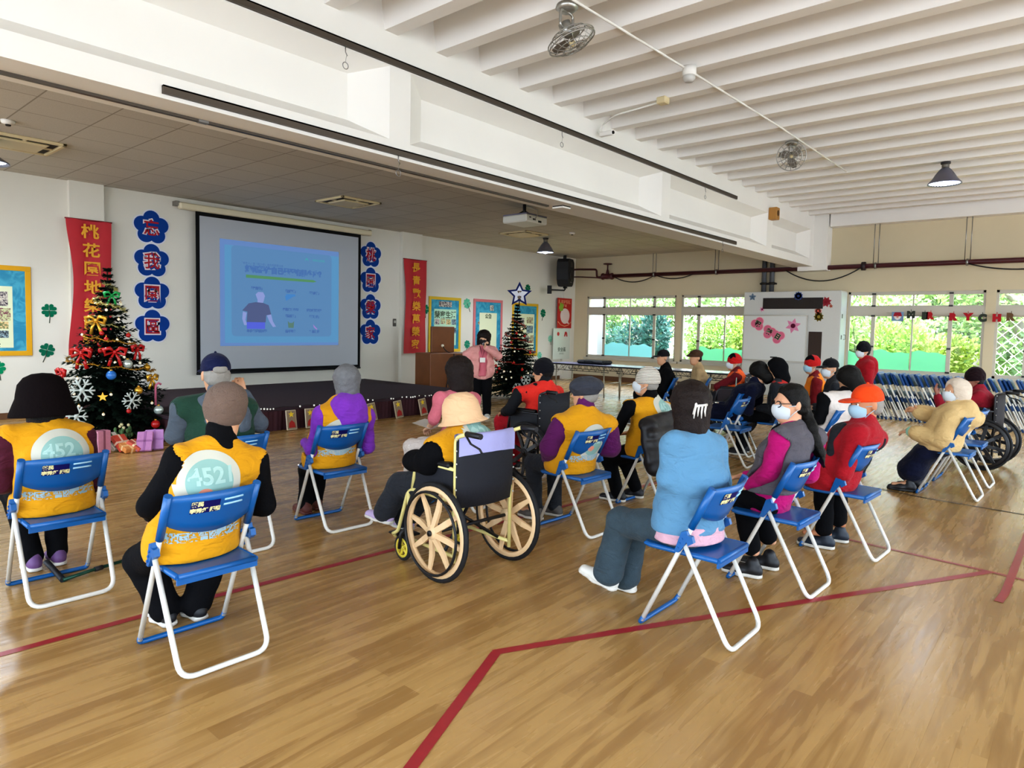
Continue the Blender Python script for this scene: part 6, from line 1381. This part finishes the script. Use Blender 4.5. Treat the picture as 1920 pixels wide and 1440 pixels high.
            S = SDF(); S.ell(hp(0, .115, .028), (.076 * hs, .078 * hs, .013 * hs), np.stack([r, nrm(f - u * .12), nrm(u + f * .12)], 1), .01); S.cut(-f, hp(0, .06, 0)); sdf_obj('brim', S, .007, hat.get('brim_m', m_), ho)
            MB().ball(tuple(hp(0, -.01, .142)), .01, 8).build('top_button', m_, ho)
            if hat.get('gap'): S = SDF(); S.ell(hp(0, -.1, .035), (.045 * hs, .02 * hs, .03 * hs), Rh, .01); sdf_obj('back_opening', S, .006, hat['gap'], ho)
        elif t == 'flat':
            S = SDF(); S.ell(hp(0, -.005, .055), (.1 * hs, .125 * hs, .062 * hs), np.stack([r, nrm(f - u * .18), nrm(u + f * .18)], 1), .02).ell(hp(0, .1, .03), (.07 * hs, .06 * hs, .018 * hs), Rh, .03).ecap(hp(0, -.01, .03), hp(0, -.01, .05), r, (.088 * hs, .104 * hs), (.09 * hs, .106 * hs), .02); S.cut(-u - f * .02, hp(0, 0, .018)); ho = sdf_obj('flat_cap', S, min(h, .009), m_, root)
        elif t == 'beret':
            S = SDF(); S.ell(hp(0, -.02, .062), (.132 * hs, .138 * hs, .07 * hs), Rh, .02).ecap(hp(0, -.012, -.01), hp(0, -.012, .04), r, (.09 * hs, .105 * hs), (.094 * hs, .11 * hs), .03); S.cut(-u - f * .05, hp(0, 0, -.012)); S.noise = .003; S.nf = 45; ho = sdf_obj('beret', S, min(h, .009), m_, root)
        elif t == 'hood':
            S = SDF(); S.ell(hp(0, -.02, .03), (.1 * hs, .12 * hs, .115 * hs), Rh, .02).ecap(hp(0, -.04, -.02), hp(0, -.05, -.13), r, (.09 * hs, .09 * hs), (.1 * hs, .09 * hs), .05); S.ell(hp(0, .12, -.02), (.075 * hs, .09 * hs, .105 * hs), Rh, .015, -1); S.noise = .003; S.nf = 40; ho = sdf_obj('hood', S, min(h, .009), m_, root)
    if mask is not None:
        S = SDF(); S.ell(hp(0, .024, -.045), (.068 * hs, .084 * hs, .074 * hs), Rh, .02).ell(hp(0, .09, -.03), (.03 * hs, .03 * hs, .04 * hs), Rh, .03); S.cut(-f, hp(0, .035, 0)).cut(u + f * .1, hp(0, .09, .0)).cut(-u, hp(0, 0, -.112)); ex = MB()
        for sg in (-1, 1):
            for b_ in (-.01, -.085): ex.tube([tuple(hp(sg * .062, .045, b_)), tuple(hp(sg * .078, .02, b_ * .6)), tuple(hp(sg * .083, -.012, b_ * .3))], .0028, 5)
        sdf_obj('face_mask', S, .007, mask, root, ex)
    if glasses:
        q = MB()
        for sg in (-1, 1): q.tube([tuple(hp(sg * .033 + .027 * math.cos(a), .1 - .004 * abs(math.cos(a)), .004 + .019 * math.sin(a))) for a in np.linspace(0, 2 * PI, 18, endpoint=False)], .0034, 5, closed=True); q.tube([tuple(hp(sg * .06, .098, .008)), tuple(hp(sg * .078, .06, .01)), tuple(hp(sg * .081, -.01, .004))], .0024, 5)
        q.tube([tuple(hp(-.006, .102, .006)), tuple(hp(.006, .102, .006))], .0024, 5); q.build('glasses', glasses, root)
    info = dict(root=root, hp=hp, r=r, f=f, u=u, sh=sh, el=el, wr=wr, C=C, N=N, P=P, H=Hd, L2W=L2W, W2L=W2L, an=an, kn=kn, hs=hs)
    if extra: extra(info)
    return info
M_sole = mat('sole_white', '#cfcac0', .6); M_embw = mat('emblem_white', '#c2c0b2', .9, spec=.1); M_embt = mat('emblem_teal', '#8fb0a8', .9, spec=.1); M_embl = mat('emblem_pale', '#a9c6be', .9, spec=.1); M_embo = mat('emblem_orange', '#dd8f74', .8); M_embs = mat('vest_print', '#9db6c0', .9, spec=.1)
# ================================================================== the people
M_yv = fabric('yellow_vest', '#d0960f', .8, (30, .25), .06); M_blk = mat('black_cloth', '#0d0d10', .9, bump=(60, .35), var=.12, spec=.15); M_blkt = mat('black_trousers', '#0e0e11', .9, bump=(60, .35), spec=.15); M_maroon = fabric('maroon_knit', '#4a1a2a'); M_purple = fabric('purple_fleece', '#7d3ab0'); M_plum = fabric('plum_jacket', '#5c2058'); M_redj = fabric('red_jacket', '#9c1a26'); M_redv = fabric('red_vest', '#d8352a'); M_orv = fabric('orange_vest', '#f0662a'); M_sky = fabric('sky_sweater', '#6189a8', .9, (50, .3), .05); M_denim = fabric('denim', '#3d4a52', .9, (120, .4), .3); M_mag = fabric('magenta_sleeve', '#a81468'); M_gryv = fabric('grey_fleece_vest', '#5a565c'); M_cr = fabric('cream_jacket', '#cdb07c'); M_navy2 = fabric('navy_cloth', '#10142c'); M_greenj = fabric('dark_green_jacket', '#2a4638'); M_greyj = fabric('slate_jacket', '#58606a'); M_pink = fabric('dusty_pink', '#c9707c'); M_pinkc = fabric('pink_coat', '#d89c96'); M_white = fabric('white_cloth', '#dcd3cc'); M_beige = fabric('beige_jacket', '#b59c74'); M_dgrey = fabric('charcoal_cloth', '#2a2c31'); M_tan = fabric('tan_cloth', '#9c7a58')
HB = mat('hair_black', '#0f0d0b', .5, bump=(160, .7), spec=.25); HBr = mat('hair_dark_brown', '#1f1512', .5, bump=(160, .7), spec=.25); HG = mat('hair_grey', '#6a6a6c', .55, bump=(120, .6), var=.3, vscale=30); HLG = mat('hair_light_grey', '#8d8880', .6, bump=(120, .5))
SHB = mat('shoe_black', '#1a1a1e', .5); SHW = mat('shoe_white', '#dcdad2', .5); SHP = mat('shoe_purple', '#6a4a7a', .6); SHR = mat('shoe_brown', '#5a2a22', .6); SHL = mat('shoe_lavender', '#b9a6cc', .6); SHN = mat('shoe_navy', '#1c2634', .5); SHG = mat('shoe_grey', '#57534f', .6)
MSK = mat('mask_white', '#c9ced2', .85, spec=.1); MSKB = mat('mask_blue', '#a5c2d2', .85, spec=.1); MSKG = mat('mask_green_print', '#4fa58a', .8, var=.4, vscale=40); MSKK = mat('mask_black', '#151518', .8)
TR = lambda m, **k: dict(m=m, **k)
# --- front left pair
person('person in dark brimmed hat and yellow vest at the left photo edge', (1.2, 4.59), 0, s=.98, h=.010, thick=1.25,
       px=dict(head=(81, 752), shL=(14, 822), shR=(155, 818), elR=(172, 905), anL=(62, 1050), anR=(108, 1040)), head=(4, -4, 0), hair=dict(st='bob', m=HB), hat=dict(st='bucket', m=mat('dark_brown_felt', '#120c0d', .95, bump=(60, .3), spec=.1), prof=[(0, .165), (.05, .16), (.09, .14), (.12, .1), (.13, .05), (.134, .02), (.15, -.02), (.168, -.07), (.17, -.085), (.162, -.085), (.14, -.03), (.12, .02), (.11, .1), (.07, .13), (0, .15)]), top=dict(m=M_maroon, i=.02), vest=dict(m=M_yv, hem=.455), bottom=TR(M_blkt), shoes=dict(m=SHP, sole=M_sole), emblem=dict(z=.80, tz=.58))
person('person in taupe knit cap, black sleeves and yellow vest, front left chair', (1.43, 3.285), 0, s=1.0, h=.009, thick=1.2,
       px=dict(head=(421, 778), shL=(338, 862), shR=(478, 868), elL=(282, 945), elR=(497, 945), knL=(268, 1050), knR=(400, 1040), anL=(310, 1140), anR=(368, 1130)), head=(-8, -6, 4), hat=dict(st='beanie', m=fabric('taupe_knit', '#6f5d52', .95, (150, .8)), top=.105, slouch=(.02, -.05, .085), low=-.062), top=dict(m=M_blk, i=.022, collar=.075), vest=dict(m=M_yv, hem=.455), bottom=TR(M_blkt, i=.025), shoes=dict(m=SHB), mask=MSK, emblem=dict(z=.83, tz=.58))
_p = onz(404, 703, 1.20)
def _p3x(I): pass
person('person in navy baseball cap and green-grey jacket raising a hand to the cap', (_p[0], _p[1] - .02), -4, s=1.09, h=.010, thick=1.3,
       px=dict(head=(404, 703), shL=(344, 768), shR=(458, 768), elR=(484, 795, .30, .02, 1.0), haR=(457, 738, .16, .1, 1.2), elL=(330, 815)), head=(-5, -4, 0), hair=dict(st='cropped', m=HLG), hat=dict(st='cap', m=fabric('navy_cap', '#12183c', .8, (80, .3)), gap=HLG), top=dict(m=M_greyj, i=.03, collar=.05, hood=True), vest=dict(m=M_greenj, i=.042, name='padded_vest', arm=.0, hem=.5), bottom=TR(M_blkt), shoes=dict(m=SHB),
       hand_dirs=(None, ((-.35, .25, .9), (-.7, .5, -.3), 1)), hands=(.5, .9))
chair(_p[0] + .03, _p[1] - .15, rad(-3), 'blue folding chair under the navy baseball cap, behind the taupe cap')
person('grey-haired person in purple hood and yellow vest on a chair', (3.08, 4.58), -6, s=.98, h=.010, thick=1.1,
       px=dict(head=(648, 716), shL=(603, 778), shR=(688, 780), elL=(587, 842), knL=(577, 880), knR=(600, 872), anL=(572, 945), anR=(592, 938)), head=(0, -3, 0), hair=dict(st='bob', m=HG), top=dict(m=M_purple, i=.022, hood=True, collar=.04), vest=dict(m=M_yv, hem=.455), bottom=TR(M_blkt), shoes=dict(m=SHR, sole=SHR), emblem=dict(z=.70, tz=.58))
# --- wheelchair in the centre
person('person in beige bell hat and yellow vest sitting in the cream wheelchair', (3.10, 3.10), -3, seat=.5, s=.98, h=.009, thick=1.3,
       px=dict(head=(866, 778), shL=(822, 842), shR=(936, 838), elL=(800, 868), haL=(770, 862), knL=(752, 910), knR=(800, 915), anL=(722, 958), anR=(760, 970)), head=(32, -10, 0), hair=dict(st='cropped', m=HLG), hat=dict(st='bucket', m=fabric('beige_felt', '#d9b48c', .9, (60, .2), .04), prof=[(0, .15), (.05, .145), (.085, .12), (.106, .08), (.114, .03), (.117, -.01), (.125, -.03), (.145, -.045), (.148, -.05), (.14, -.052), (.115, -.035), (.108, 0), (.1, .08), (.07, .12), (0, .138)]), top=dict(m=M_blk, i=.026, pad=True), vest=dict(m=M_yv, hem=.53, arm=.006), bottom=TR(M_dgrey, i=.03), shoes=dict(m=SHL, air=(1, 1), dir=(-.15, 1, .05)), mask=MSKG, emblem=dict(z=.9, tz=.66, u=.03))
_p = onz(858, 697, 1.18)
person('woman with dark bob and dusty pink shirt holding a sheet of paper', (_p[0], _p[1] - .03), 8, s=1.04, h=.010,
       px=dict(head=(858, 699), shL=(826, 748), shR=(888, 748), elL=(814, 785), haL=(806, 800), knL=(772, 838), knR=(792, 834), anL=(768, 880)), head=(-6, -6, 0), skin_c='#d2a888', hair=dict(st='bob', m=HBr, full=1.25, long=.02), top=dict(m=M_pink, i=.012, collar=.0, name='shirt', sleeve=(.15, .15), hem=True), bottom=TR(M_white, i=.01), shoes=dict(m=SHW))
W_ = onz(858, 697, 1.18); chair(W_[0] - .03, W_[1] - .05, rad(22), 'blue folding chair under the dusty pink shirt, hidden behind the wheelchair')
pp = empty('paper_sheet', nearest_on_ray(803, 800, V3(W_[0] - .15, W_[1] + .3, .66)), .4); tag(pp, 'white sheet of paper held by the woman in dusty pink', 'paper'); MB().add([(-.13, -.09, .0), (.12, -.1, .01), (.14, .1, .05), (-.11, .11, .04)], [(0, 1, 2, 3)]).build('sheet', flat('paper_white', '#dcdcd8'), pp)
# --- presenter
def _mic(I):
    pass
PR = (8.42, 7.95)
def presenter_extra(I):
    root, hp, N, C, P = I['root'], I['hp'], I['N'], I['C'], I['P']
    S = SDF(); S.ecap(P + V3(0, .012, -.12), C + V3(0, .012, 0), V3(1, 0, 0), (.155, .135), (.15, .13), .05).ecap(C + V3(0, .01, 0), N + V3(0, .0, -.07), V3(1, 0, 0), (.15, .128), (.09, .09), .05).cap(N + V3(0, -.01, -.06), N + V3(0, 0, .0), .07, .062, .03); S.noise = .002; S.cut((0, -1, 0), (0, -.02, 0)).cut((0, 0, -1), (0, 0, P[2] - .12)); sdf_obj('shirt', S, .012, M_pink, root)
    b = MB().box((-.045, .158, P[2] + .12), (.045, .163, P[2] + .2)); b.build('name_badge', flat('badge_white', '#e0dcd4'), root); MB().tube([(-.05, .1, N[2]), (-.02, .165, C[2] + .05), (0, .165, P[2] + .2), (.02, .165, C[2] + .05), (.05, .1, N[2])], .005, 5).build('lanyard', flat('lanyard_dark', '#6a2a3a'), root)
I7 = person('presenter standing in pink coat and black mask speaking into a microphone', PR, 136, stand=True, s=.99, h=.012, hb=.009, group='presenter',
       px=dict(head=(907, 634), elR=(874, 664, .33, -.02, 1.1), haR=(887, 688, .2, .1, .95), elL=(935, 668, -.27, .1, 1.08), haL=(909, 651, -.06, .30, 1.25)), head=(-12, -14, 8), skin_c='#d2a888', hair=dict(st='bob', m=HBr, fringe=True, full=1.2, long=.02), top=dict(m=M_pinkc, i=.03, collar=.03, name='coat', up=-.12, hem=True, open=True), bottom=TR(M_blkt, i=.022), shoes=dict(m=SHW), mask=MSKK, hands=(1.2, .5), extra=presenter_extra,
       hand_dirs=((((-.1, .3, .8)), (.2, .9, -.2), -1), None))
wl = I7['L2W'](I7['wr'][0]); hm = I7['L2W'](I7['hp'](-.03, .13, -.07)); d = nrm(V3(hm) - V3(wl)); mc = empty('microphone', tuple(wl)); tag(mc, 'handheld microphone in front of the presenter mask', 'microphone')
a = V3(0, 0, 0) + d * .02; b_ = a + d * max(.12, np.linalg.norm(V3(hm) - V3(wl))); MB().tube([tuple(a), tuple(b_)], [.013, .018], 10).build('handle', mat('mic_grey', '#4a4a52', .4), mc); MB().ball(tuple(b_), .028, 12).build('grille', mat('mic_silver', '#b9b9c4', .4, .5), mc)
# --- centre right rows
person('person in black beanie and red vest in the black wheelchair', (5.58, 4.42), 4, seat=.5, s=1.0, h=.010, thick=1.25,
       px=dict(head=(1018, 697), shL=(975, 738), shR=(1044, 738), elL=(955, 768), haL=(945, 772)), head=(15, -6, 0), hair=dict(st='cropped', m=HB), hat=dict(st='beanie', m=fabric('black_knit', '#14141a', .95, (120, .7)), low=-.03, top=.1), top=dict(m=mat('charcoal_padded', '#1d1e22', .8, bump=(30, .3), spec=.2), i=.026, collar=.06), vest=dict(m=M_redv, hem=.53, arm=.004), bottom=TR(M_redj, i=.02), shoes=dict(m=SHB))
person('person in grey beret, plum jacket and yellow vest', (4.34, 3.12), -2, s=.98, h=.009, thick=1.2,
       px=dict(head=(1096, 738), shL=(1052, 797), shR=(1138, 797), elL=(1030, 842), haL=(1035, 862), elR=(1146, 842), knL=(1000, 868), knR=(1040, 872), anL=(1004, 950), anR=(1040, 948)), head=(12, -4, 0), hair=dict(st='cropped', m=HLG), hat=dict(st='beret', m=fabric('charcoal_felt', '#3c3e46', .95, (40, .4))), top=dict(m=M_plum, i=.026, collar=.075, pad=True), vest=dict(m=M_yv, hem=.455, arm=.0), bottom=TR(M_dgrey), shoes=dict(m=SHG), emblem=dict(z=.70, tz=.58))
def ring_knit():
    m = bpy.data.materials.new('white_ring_knit'); m.use_nodes = True; nt = m.node_tree; b = nt.nodes['Principled BSDF']; tc = nt.nodes.new('ShaderNodeTexCoord'); w = nt.nodes.new('ShaderNodeTexWave'); w.wave_type = 'BANDS'; w.bands_direction = 'Z'; w.inputs['Scale'].default_value = 22; w.inputs['Distortion'].default_value = .6; w.inputs['Detail Scale'].default_value = 8
    cr = nt.nodes.new('ShaderNodeValToRGB'); cr.color_ramp.elements[0].color = lin('#8d8478'); cr.color_ramp.elements[1].color = lin('#ddd6ca'); cr.color_ramp.elements[1].position = .6
    nt.links.new(tc.outputs['Object'], w.inputs['Vector']); nt.links.new(w.outputs['Fac'], cr.inputs[0]); nt.links.new(cr.outputs[0], b.inputs['Base Color']); bp = nt.nodes.new('ShaderNodeBump'); bp.inputs['Strength'].default_value = .8; bp.inputs['Distance'].default_value = .006; nt.links.new(w.outputs['Fac'], bp.inputs['Height']); nt.links.new(bp.outputs[0], b.inputs['Normal']); b.inputs['Roughness'].default_value = .95; return m
person('person in white knitted hat with black sleeves and yellow vest', (5.38, 3.04), 8, s=.98, h=.010, thick=1.1,
       px=dict(head=(1212, 718), shL=(1180, 764), shR=(1248, 768), elL=(1157, 806), haL=(1152, 815), knL=(1142, 862), knR=(1172, 864), anL=(1158, 928), anR=(1192, 915)), head=(14, 6, 0), hair=dict(st='cropped', m=HLG), hat=dict(st='beanie', m=ring_knit(), top=.105, low=-.005), top=dict(m=M_blk, i=.016, collar=.06), vest=dict(m=M_yv, hem=.455), bottom=TR(M_blkt), shoes=dict(m=SHB), mask=MSK, emblem=dict(z=.86, tz=.58, u=.04))
# black padded jacket hung over that chair's back
S = SDF(); cx, cy_ = 5.13, 2.745; S.ecap((cx, cy_, .76), (cx - .02, cy_ - .08, .49), V3(1, 0, 0), (.3, .07), (.33, .1), .05)
for k in range(5): S.cap((cx - .25, cy_ - .055 - .01 * k, .72 - k * .065), (cx + .25, cy_ - .055 - .01 * k, .72 - k * .065), .05 + .006 * k, None, .015)
S.cap((cx - .2, cy_ + .03, .80), (cx + .26, cy_ + .02, .83), .055, None, .04).cap((cx + .2, cy_ - .02, .78), (cx + .26, cy_ - .1, .5), .055, .05, .03).cap((cx - .19, cy_ - .02, .78), (cx - .25, cy_ - .1, .52), .05, .045, .03); S.noise = .004; S.nf = 26
tag(sdf_obj('padded_jacket', S, .010, mat('black_nylon', '#17171b', .5, bump=(25, .3)), None), 'black padded jacket hung over the back of a chair beside the blue sweater', 'jacket')
def claw(I):
    hp = I['hp']; q = MB()
    q.tube([tuple(hp(-.012, -.108, .085)), tuple(hp(-.02, -.133, .015)), tuple(hp(-.034, -.133, -.03))], [.006, .008, .005], 6)
    for k in range(4): q.tube([tuple(hp(-.022 + .018 * k, -.134, .01 + .004 * k)), tuple(hp(-.03 + .018 * k, -.142, -.015)), tuple(hp(-.03 + .02 * k, -.133, -.05 + .01 * (k % 2)))], [.006, .005, .003], 6)
    q.tube([tuple(hp(-.022, -.134, .012)), tuple(hp(.04, -.132, .02))], .007, 6); q.build('hair_claw', mat('claw_cream', '#d9d4cc', .3), I['root'])
    S = SDF(); P, C = I['P'], I['C']; S.ecap(P + V3(0, -.0, -.05), P + V3(0, -.005, .05), V3(1, 0, 0), (.208, .166), (.195, .155), .04); S.cut((0, 0, -1), (0, 0, P[2] - .065)).cut((0, 0, 1), (0, 0, P[2] + .03)); sdf_obj('shirt_hem', S, .009, fabric('pink_shirt_hem', '#cfa6b4'), I['root'])
person('woman in light blue sweater and jeans with white hair claw, nearest on the right', (3.335, 1.60), -16, s=1.0, h=.009, skin_c='#d6ac8c',
       px=dict(head=(1293, 762), shL=(1264, 832), shR=(1340, 836), elL=(1251, 898), haL=(1243, 955), elR=(1352, 905), knL=(1165, 978), knR=(1190, 985), anL=(1140, 1075), anR=(1172, 1085)), head=(-26, -2, 0), hair=dict(st='bob', m=HBr, long=.045, full=.96), top=dict(m=M_sky, i=.022, collar=.02, name='sweater', up=.075, wrinkle=.004, hem=True), bottom=TR(M_denim, i=.022, flare=.088, upto=.95), shoes=dict(m=SHW, air=(1, 0), dir=[(-.35, 1, .28), (-.2, 1, 0)]), extra=claw)
def vest12(I): pass
person('woman with glasses, white mask and long black ponytail in magenta and grey vest', (4.32, 1.53), 6, s=.98, h=.009, skin_c='#d2a080',
       px=dict(head=(1482, 757), shL=(1462, 822), shR=(1530, 820), elL=(1440, 885), haL=(1400, 912), knL=(1392, 930), knR=(1420, 940), anL=(1408, 1025), anR=(1440, 1005)), head=(42, -2, 0), hair=dict(st='pony', m=HB, tail=((1521, 800, .05, -.17, 1.0), (1533, 848, .10, -.235, .86), (1538, 895, .12, -.245, .73), (1532, 935, .12, -.24, .6))), top=dict(m=M_mag, i=.014, collar=.0, name='sweater'), vest=dict(m=M_gryv, i=.032, name='fleece_vest', hem=.58), bottom=TR(M_blkt, i=.014), shoes=dict(m=SHB), mask=MSK, glasses=mat('glasses_black', '#15151a', .3))
def stripe13(sh, el, wr, C, N, P):
    bar = lambda x, y, z: np.maximum(np.maximum(np.abs(x - sh[1][0] + .11 + .15 * (sh[1][2] - z)) - .014 - .04 * (sh[1][2] - z), y - C[1] - .02), np.maximum(z - sh[1][2] - .02, sh[1][2] - .24 - z))
    return [bar, SDF().cap(sh[0] + V3(.05, .12, .05), sh[0] + V3(.03, .16, -.25), .05).p[0][0]]
person('man in orange cap and red jacket with blue face mask', (5.31, 1.42), 8, s=1.04, h=.009, skin_c='#bf8460', thick=1.2, lo=dict(elR=(.19, .07, .68)),
       px=dict(head=(1624, 758), shL=(1606, 815), shR=(1641, 822), elL=(1580, 888), haL=(1542, 888), elR=(1650, 895), knL=(1545, 905), knR=(1570, 905), anL=(1545, 992), anR=(1572, 975)), head=(38, -2, 0), hair=dict(st='cropped', m=HLG), hat=dict(st='cap', m=fabric('orange_cap', '#e04a14', .8, (60, .3), .05)), top=dict(m=M_redj, i=.03, collar=.05, trim=stripe13, trim_m=M_dgrey, band=(M_dgrey, .06, .05), hem=True), bottom=TR(M_blkt), shoes=dict(m=SHN, sole=M_sole), mask=MSKB)
def cuffs(I):
    for j in (0, 1):
        a = I['wr'][j] - nrm(I['wr'][j] - I['el'][j]) * .085; S = SDF().cap(a, I['wr'][j] - nrm(I['wr'][j] - I['el'][j]) * .01, .064, .056, .01); sdf_obj('cuff_cover', S, .009, fabric('mint_cuff', '#9fd0bc'), I['root'])
person('person in cream jacket and pale hood with white mask and navy skirt', (7.88, 1.1), 6, s=.98, h=.010, thick=1.45,
       px=dict(head=(1792, 735), shL=(1782, 785), shR=(1828, 785), elL=(1768, 825), haL=(1708, 809), elR=(1752, 780), haR=(1720, 771), knL=(1728, 850), knR=(1742, 852), anL=(1702, 902), anR=(1718, 900)), head=(36, 4, 0), hat=dict(st='hood', m=fabric('pale_hood', '#cfc0ae')), top=dict(m=M_cr, i=.032, collar=.04, hood=True, hem=True, pad=True), bottom=dict(m=M_navy2, skirt=True), shoes=dict(m=SHB, sole=SHB), mask=MSK, extra=cuffs)
person('person in dark red cap raising a hand in the rightmost wheelchair', (9.95, 1.05), 8, seat=.5, s=1.0, h=.013, hb=.010, skin_c='#8a5a48', px=dict(head=(1826, 712), haL=(1758, 742, -.22, .32, 1.1), elL=(1766, 768, -.26, .2, .85)), head=(20, 0, 0), hair=dict(st='cropped', m=HB), hat=dict(st='beanie', m=fabric('dark_maroon_knit', '#1f1014', .9), low=-.01, top=.11), top=dict(m=fabric('crimson_coat', '#8f1f30'), i=.03), bottom=TR(M_blkt), shoes=dict(m=SHB), hand_dirs=(((-.1, .25, .9), (.7, -.3, .1), 1), None), hands=(.25, .5))
# --- back rows by the windows
def at_head(px_, py_, z, back=.03): p = onz(px_, py_, z); return (p[0], p[1] - back)
q = at_head(1243, 670, 1.13); person('person in black cap and black jacket in front of the window tables', q, 30, s=1.0, h=.013, px=dict(head=(1243, 671)), head=(28, 0, 0), hair=dict(st='cropped', m=HLG), hat=dict(st='cap', m=fabric('black_cap', '#16161a')), top=dict(m=M_blk, i=.024), bottom=TR(M_blkt), shoes=dict(m=SHB)); chair(q[0], q[1] - .06, rad(25), 'blue folding chair under the black cap and black jacket')
q = at_head(1305, 670, 1.14); person('person in brown flat cap and beige jacket', q, 32, s=1.0, h=.013, px=dict(head=(1304, 671)), head=(30, 0, 0), hair=dict(st='cropped', m=HB), hat=dict(st='flat', m=fabric('brown_tweed', '#4a3424')), top=dict(m=M_beige, i=.022), bottom=TR(M_dgrey), shoes=dict(m=SHB)); chair(q[0], q[1] - .06, rad(28), 'blue folding chair under the brown flat cap')
person('person in red and black beanie, orange vest and maroon sleeves in a wheelchair', WC4, 22, seat=.5, s=1.0, h=.013, px=dict(head=(1376, 680), elL=(1345, 725)), head=(25, 2, 0), hair=dict(st='cropped', m=HLG), hat=dict(st='beanie', m=fabric('red_knit', '#b8201f'), side_m=M_blk), top=dict(m=fabric('maroon_sleeve', '#6a1a22'), i=.024), vest=dict(m=M_orv, hem=.53), bottom=TR(M_dgrey), shoes=dict(m=SHB), mask=MSK)
person('person with dark hair bowed forward in navy jacket', (8.42, 3.5), 6, s=1.0, h=.012, px=dict(head=(1424, 699)), head=(5, -45, 0), hair=dict(st='bob', m=HB), top=dict(m=M_navy2, i=.024), bottom=TR(M_navy2), shoes=dict(m=SHG))
q = at_head(1455, 692, 1.12); person('person in black hood and dark grey jacket with red collar', q, 12, s=1.0, h=.013, px=dict(head=(1455, 692)), head=(8, -15, 0), hat=dict(st='hood', m=M_blk), top=dict(m=M_dgrey, i=.03), vest=dict(m=fabric('red_collar', '#b83028'), i=.033, name='red_scarf', hem=.95), bottom=TR(M_blkt), shoes=dict(m=SHB)); chair(q[0], q[1] - .06, rad(10), 'blue folding chair under the black hood, hidden')
q = at_head(1522, 684, 1.13); person('person in red and black cap with orange vest in front of the cabinet', q, 22, s=1.0, h=.013, px=dict(head=(1522, 685)), head=(28, 0, 0), hair=dict(st='cropped', m=HLG), hat=dict(st='beanie', m=fabric('red_knit', '#b8201f'), side_m=M_blk), top=dict(m=fabric('dark_red_sleeve', '#7a1c22'), i=.022), vest=dict(m=fabric('amber_vest', '#ee8a20'), hem=.46), bottom=TR(M_blkt), shoes=dict(m=SHB), mask=MSKB); chair(q[0], q[1] - .06, rad(18), 'blue folding chair under the red and black cap by the cabinet')
q = at_head(1556, 691, 1.13); person('person in black baseball cap and black jacket right of the orange vest', q, 25, s=1.0, h=.013, px=dict(head=(1556, 692)), head=(30, 0, 0), hair=dict(st='cropped', m=HB), hat=dict(st='cap', m=fabric('black_cap', '#16161a')), top=dict(m=M_dgrey, i=.024), bottom=TR(M_blkt), shoes=dict(m=SHB), mask=MSK); chair(q[0], q[1] - .06, rad(20), 'blue folding chair under the black baseball cap')
person('person with black hair in white jacket with black sleeves leaning forward', (JC[0], JC[1] + .06), 10, s=1.0, h=.012, px=dict(head=(1592, 712), shL=(1545, 748), elL=(1535, 785)), head=(-10, -35, 0), hair=dict(st='bob', m=HB), top=dict(m=M_blk, i=.02), vest=dict(m=M_white, i=.03, name='white_jacket', hem=.5), bottom=TR(M_blkt), shoes=dict(m=SHB))
q = (lambda p: (p[0], p[1]))(ondepth(1617, 655, 9.8)); person('person in black beanie and red jacket standing by the folded chairs', q, 28, stand=True, s=.92, h=.013, thick=1.5, px=dict(head=(1618, 658)), head=(28, 0, 0), hair=dict(st='cropped', m=HB), hat=dict(st='beanie', m=fabric('black_knit', '#14141a', .95, (120, .7)), top=.11), top=dict(m=M_redj, i=.026, hood=True), vest=None, bottom=TR(M_blkt), shoes=dict(m=SHB), mask=MSK, group='standing audience')

_q = nearest_on_ray(1379, 722, V3(WC4[0] - .05, WC4[1] - .35, .85)); cdm = empty('paper_card', tuple(_q), rad(30)); tag(cdm, 'pale mint card hanging at the back of the orange-vested wheelchair', 'card')
MB().box((-.09, -.004, -.12), (.09, .004, .12)).build('sheet', flat('mint_card', '#a9cfc2'), cdm)
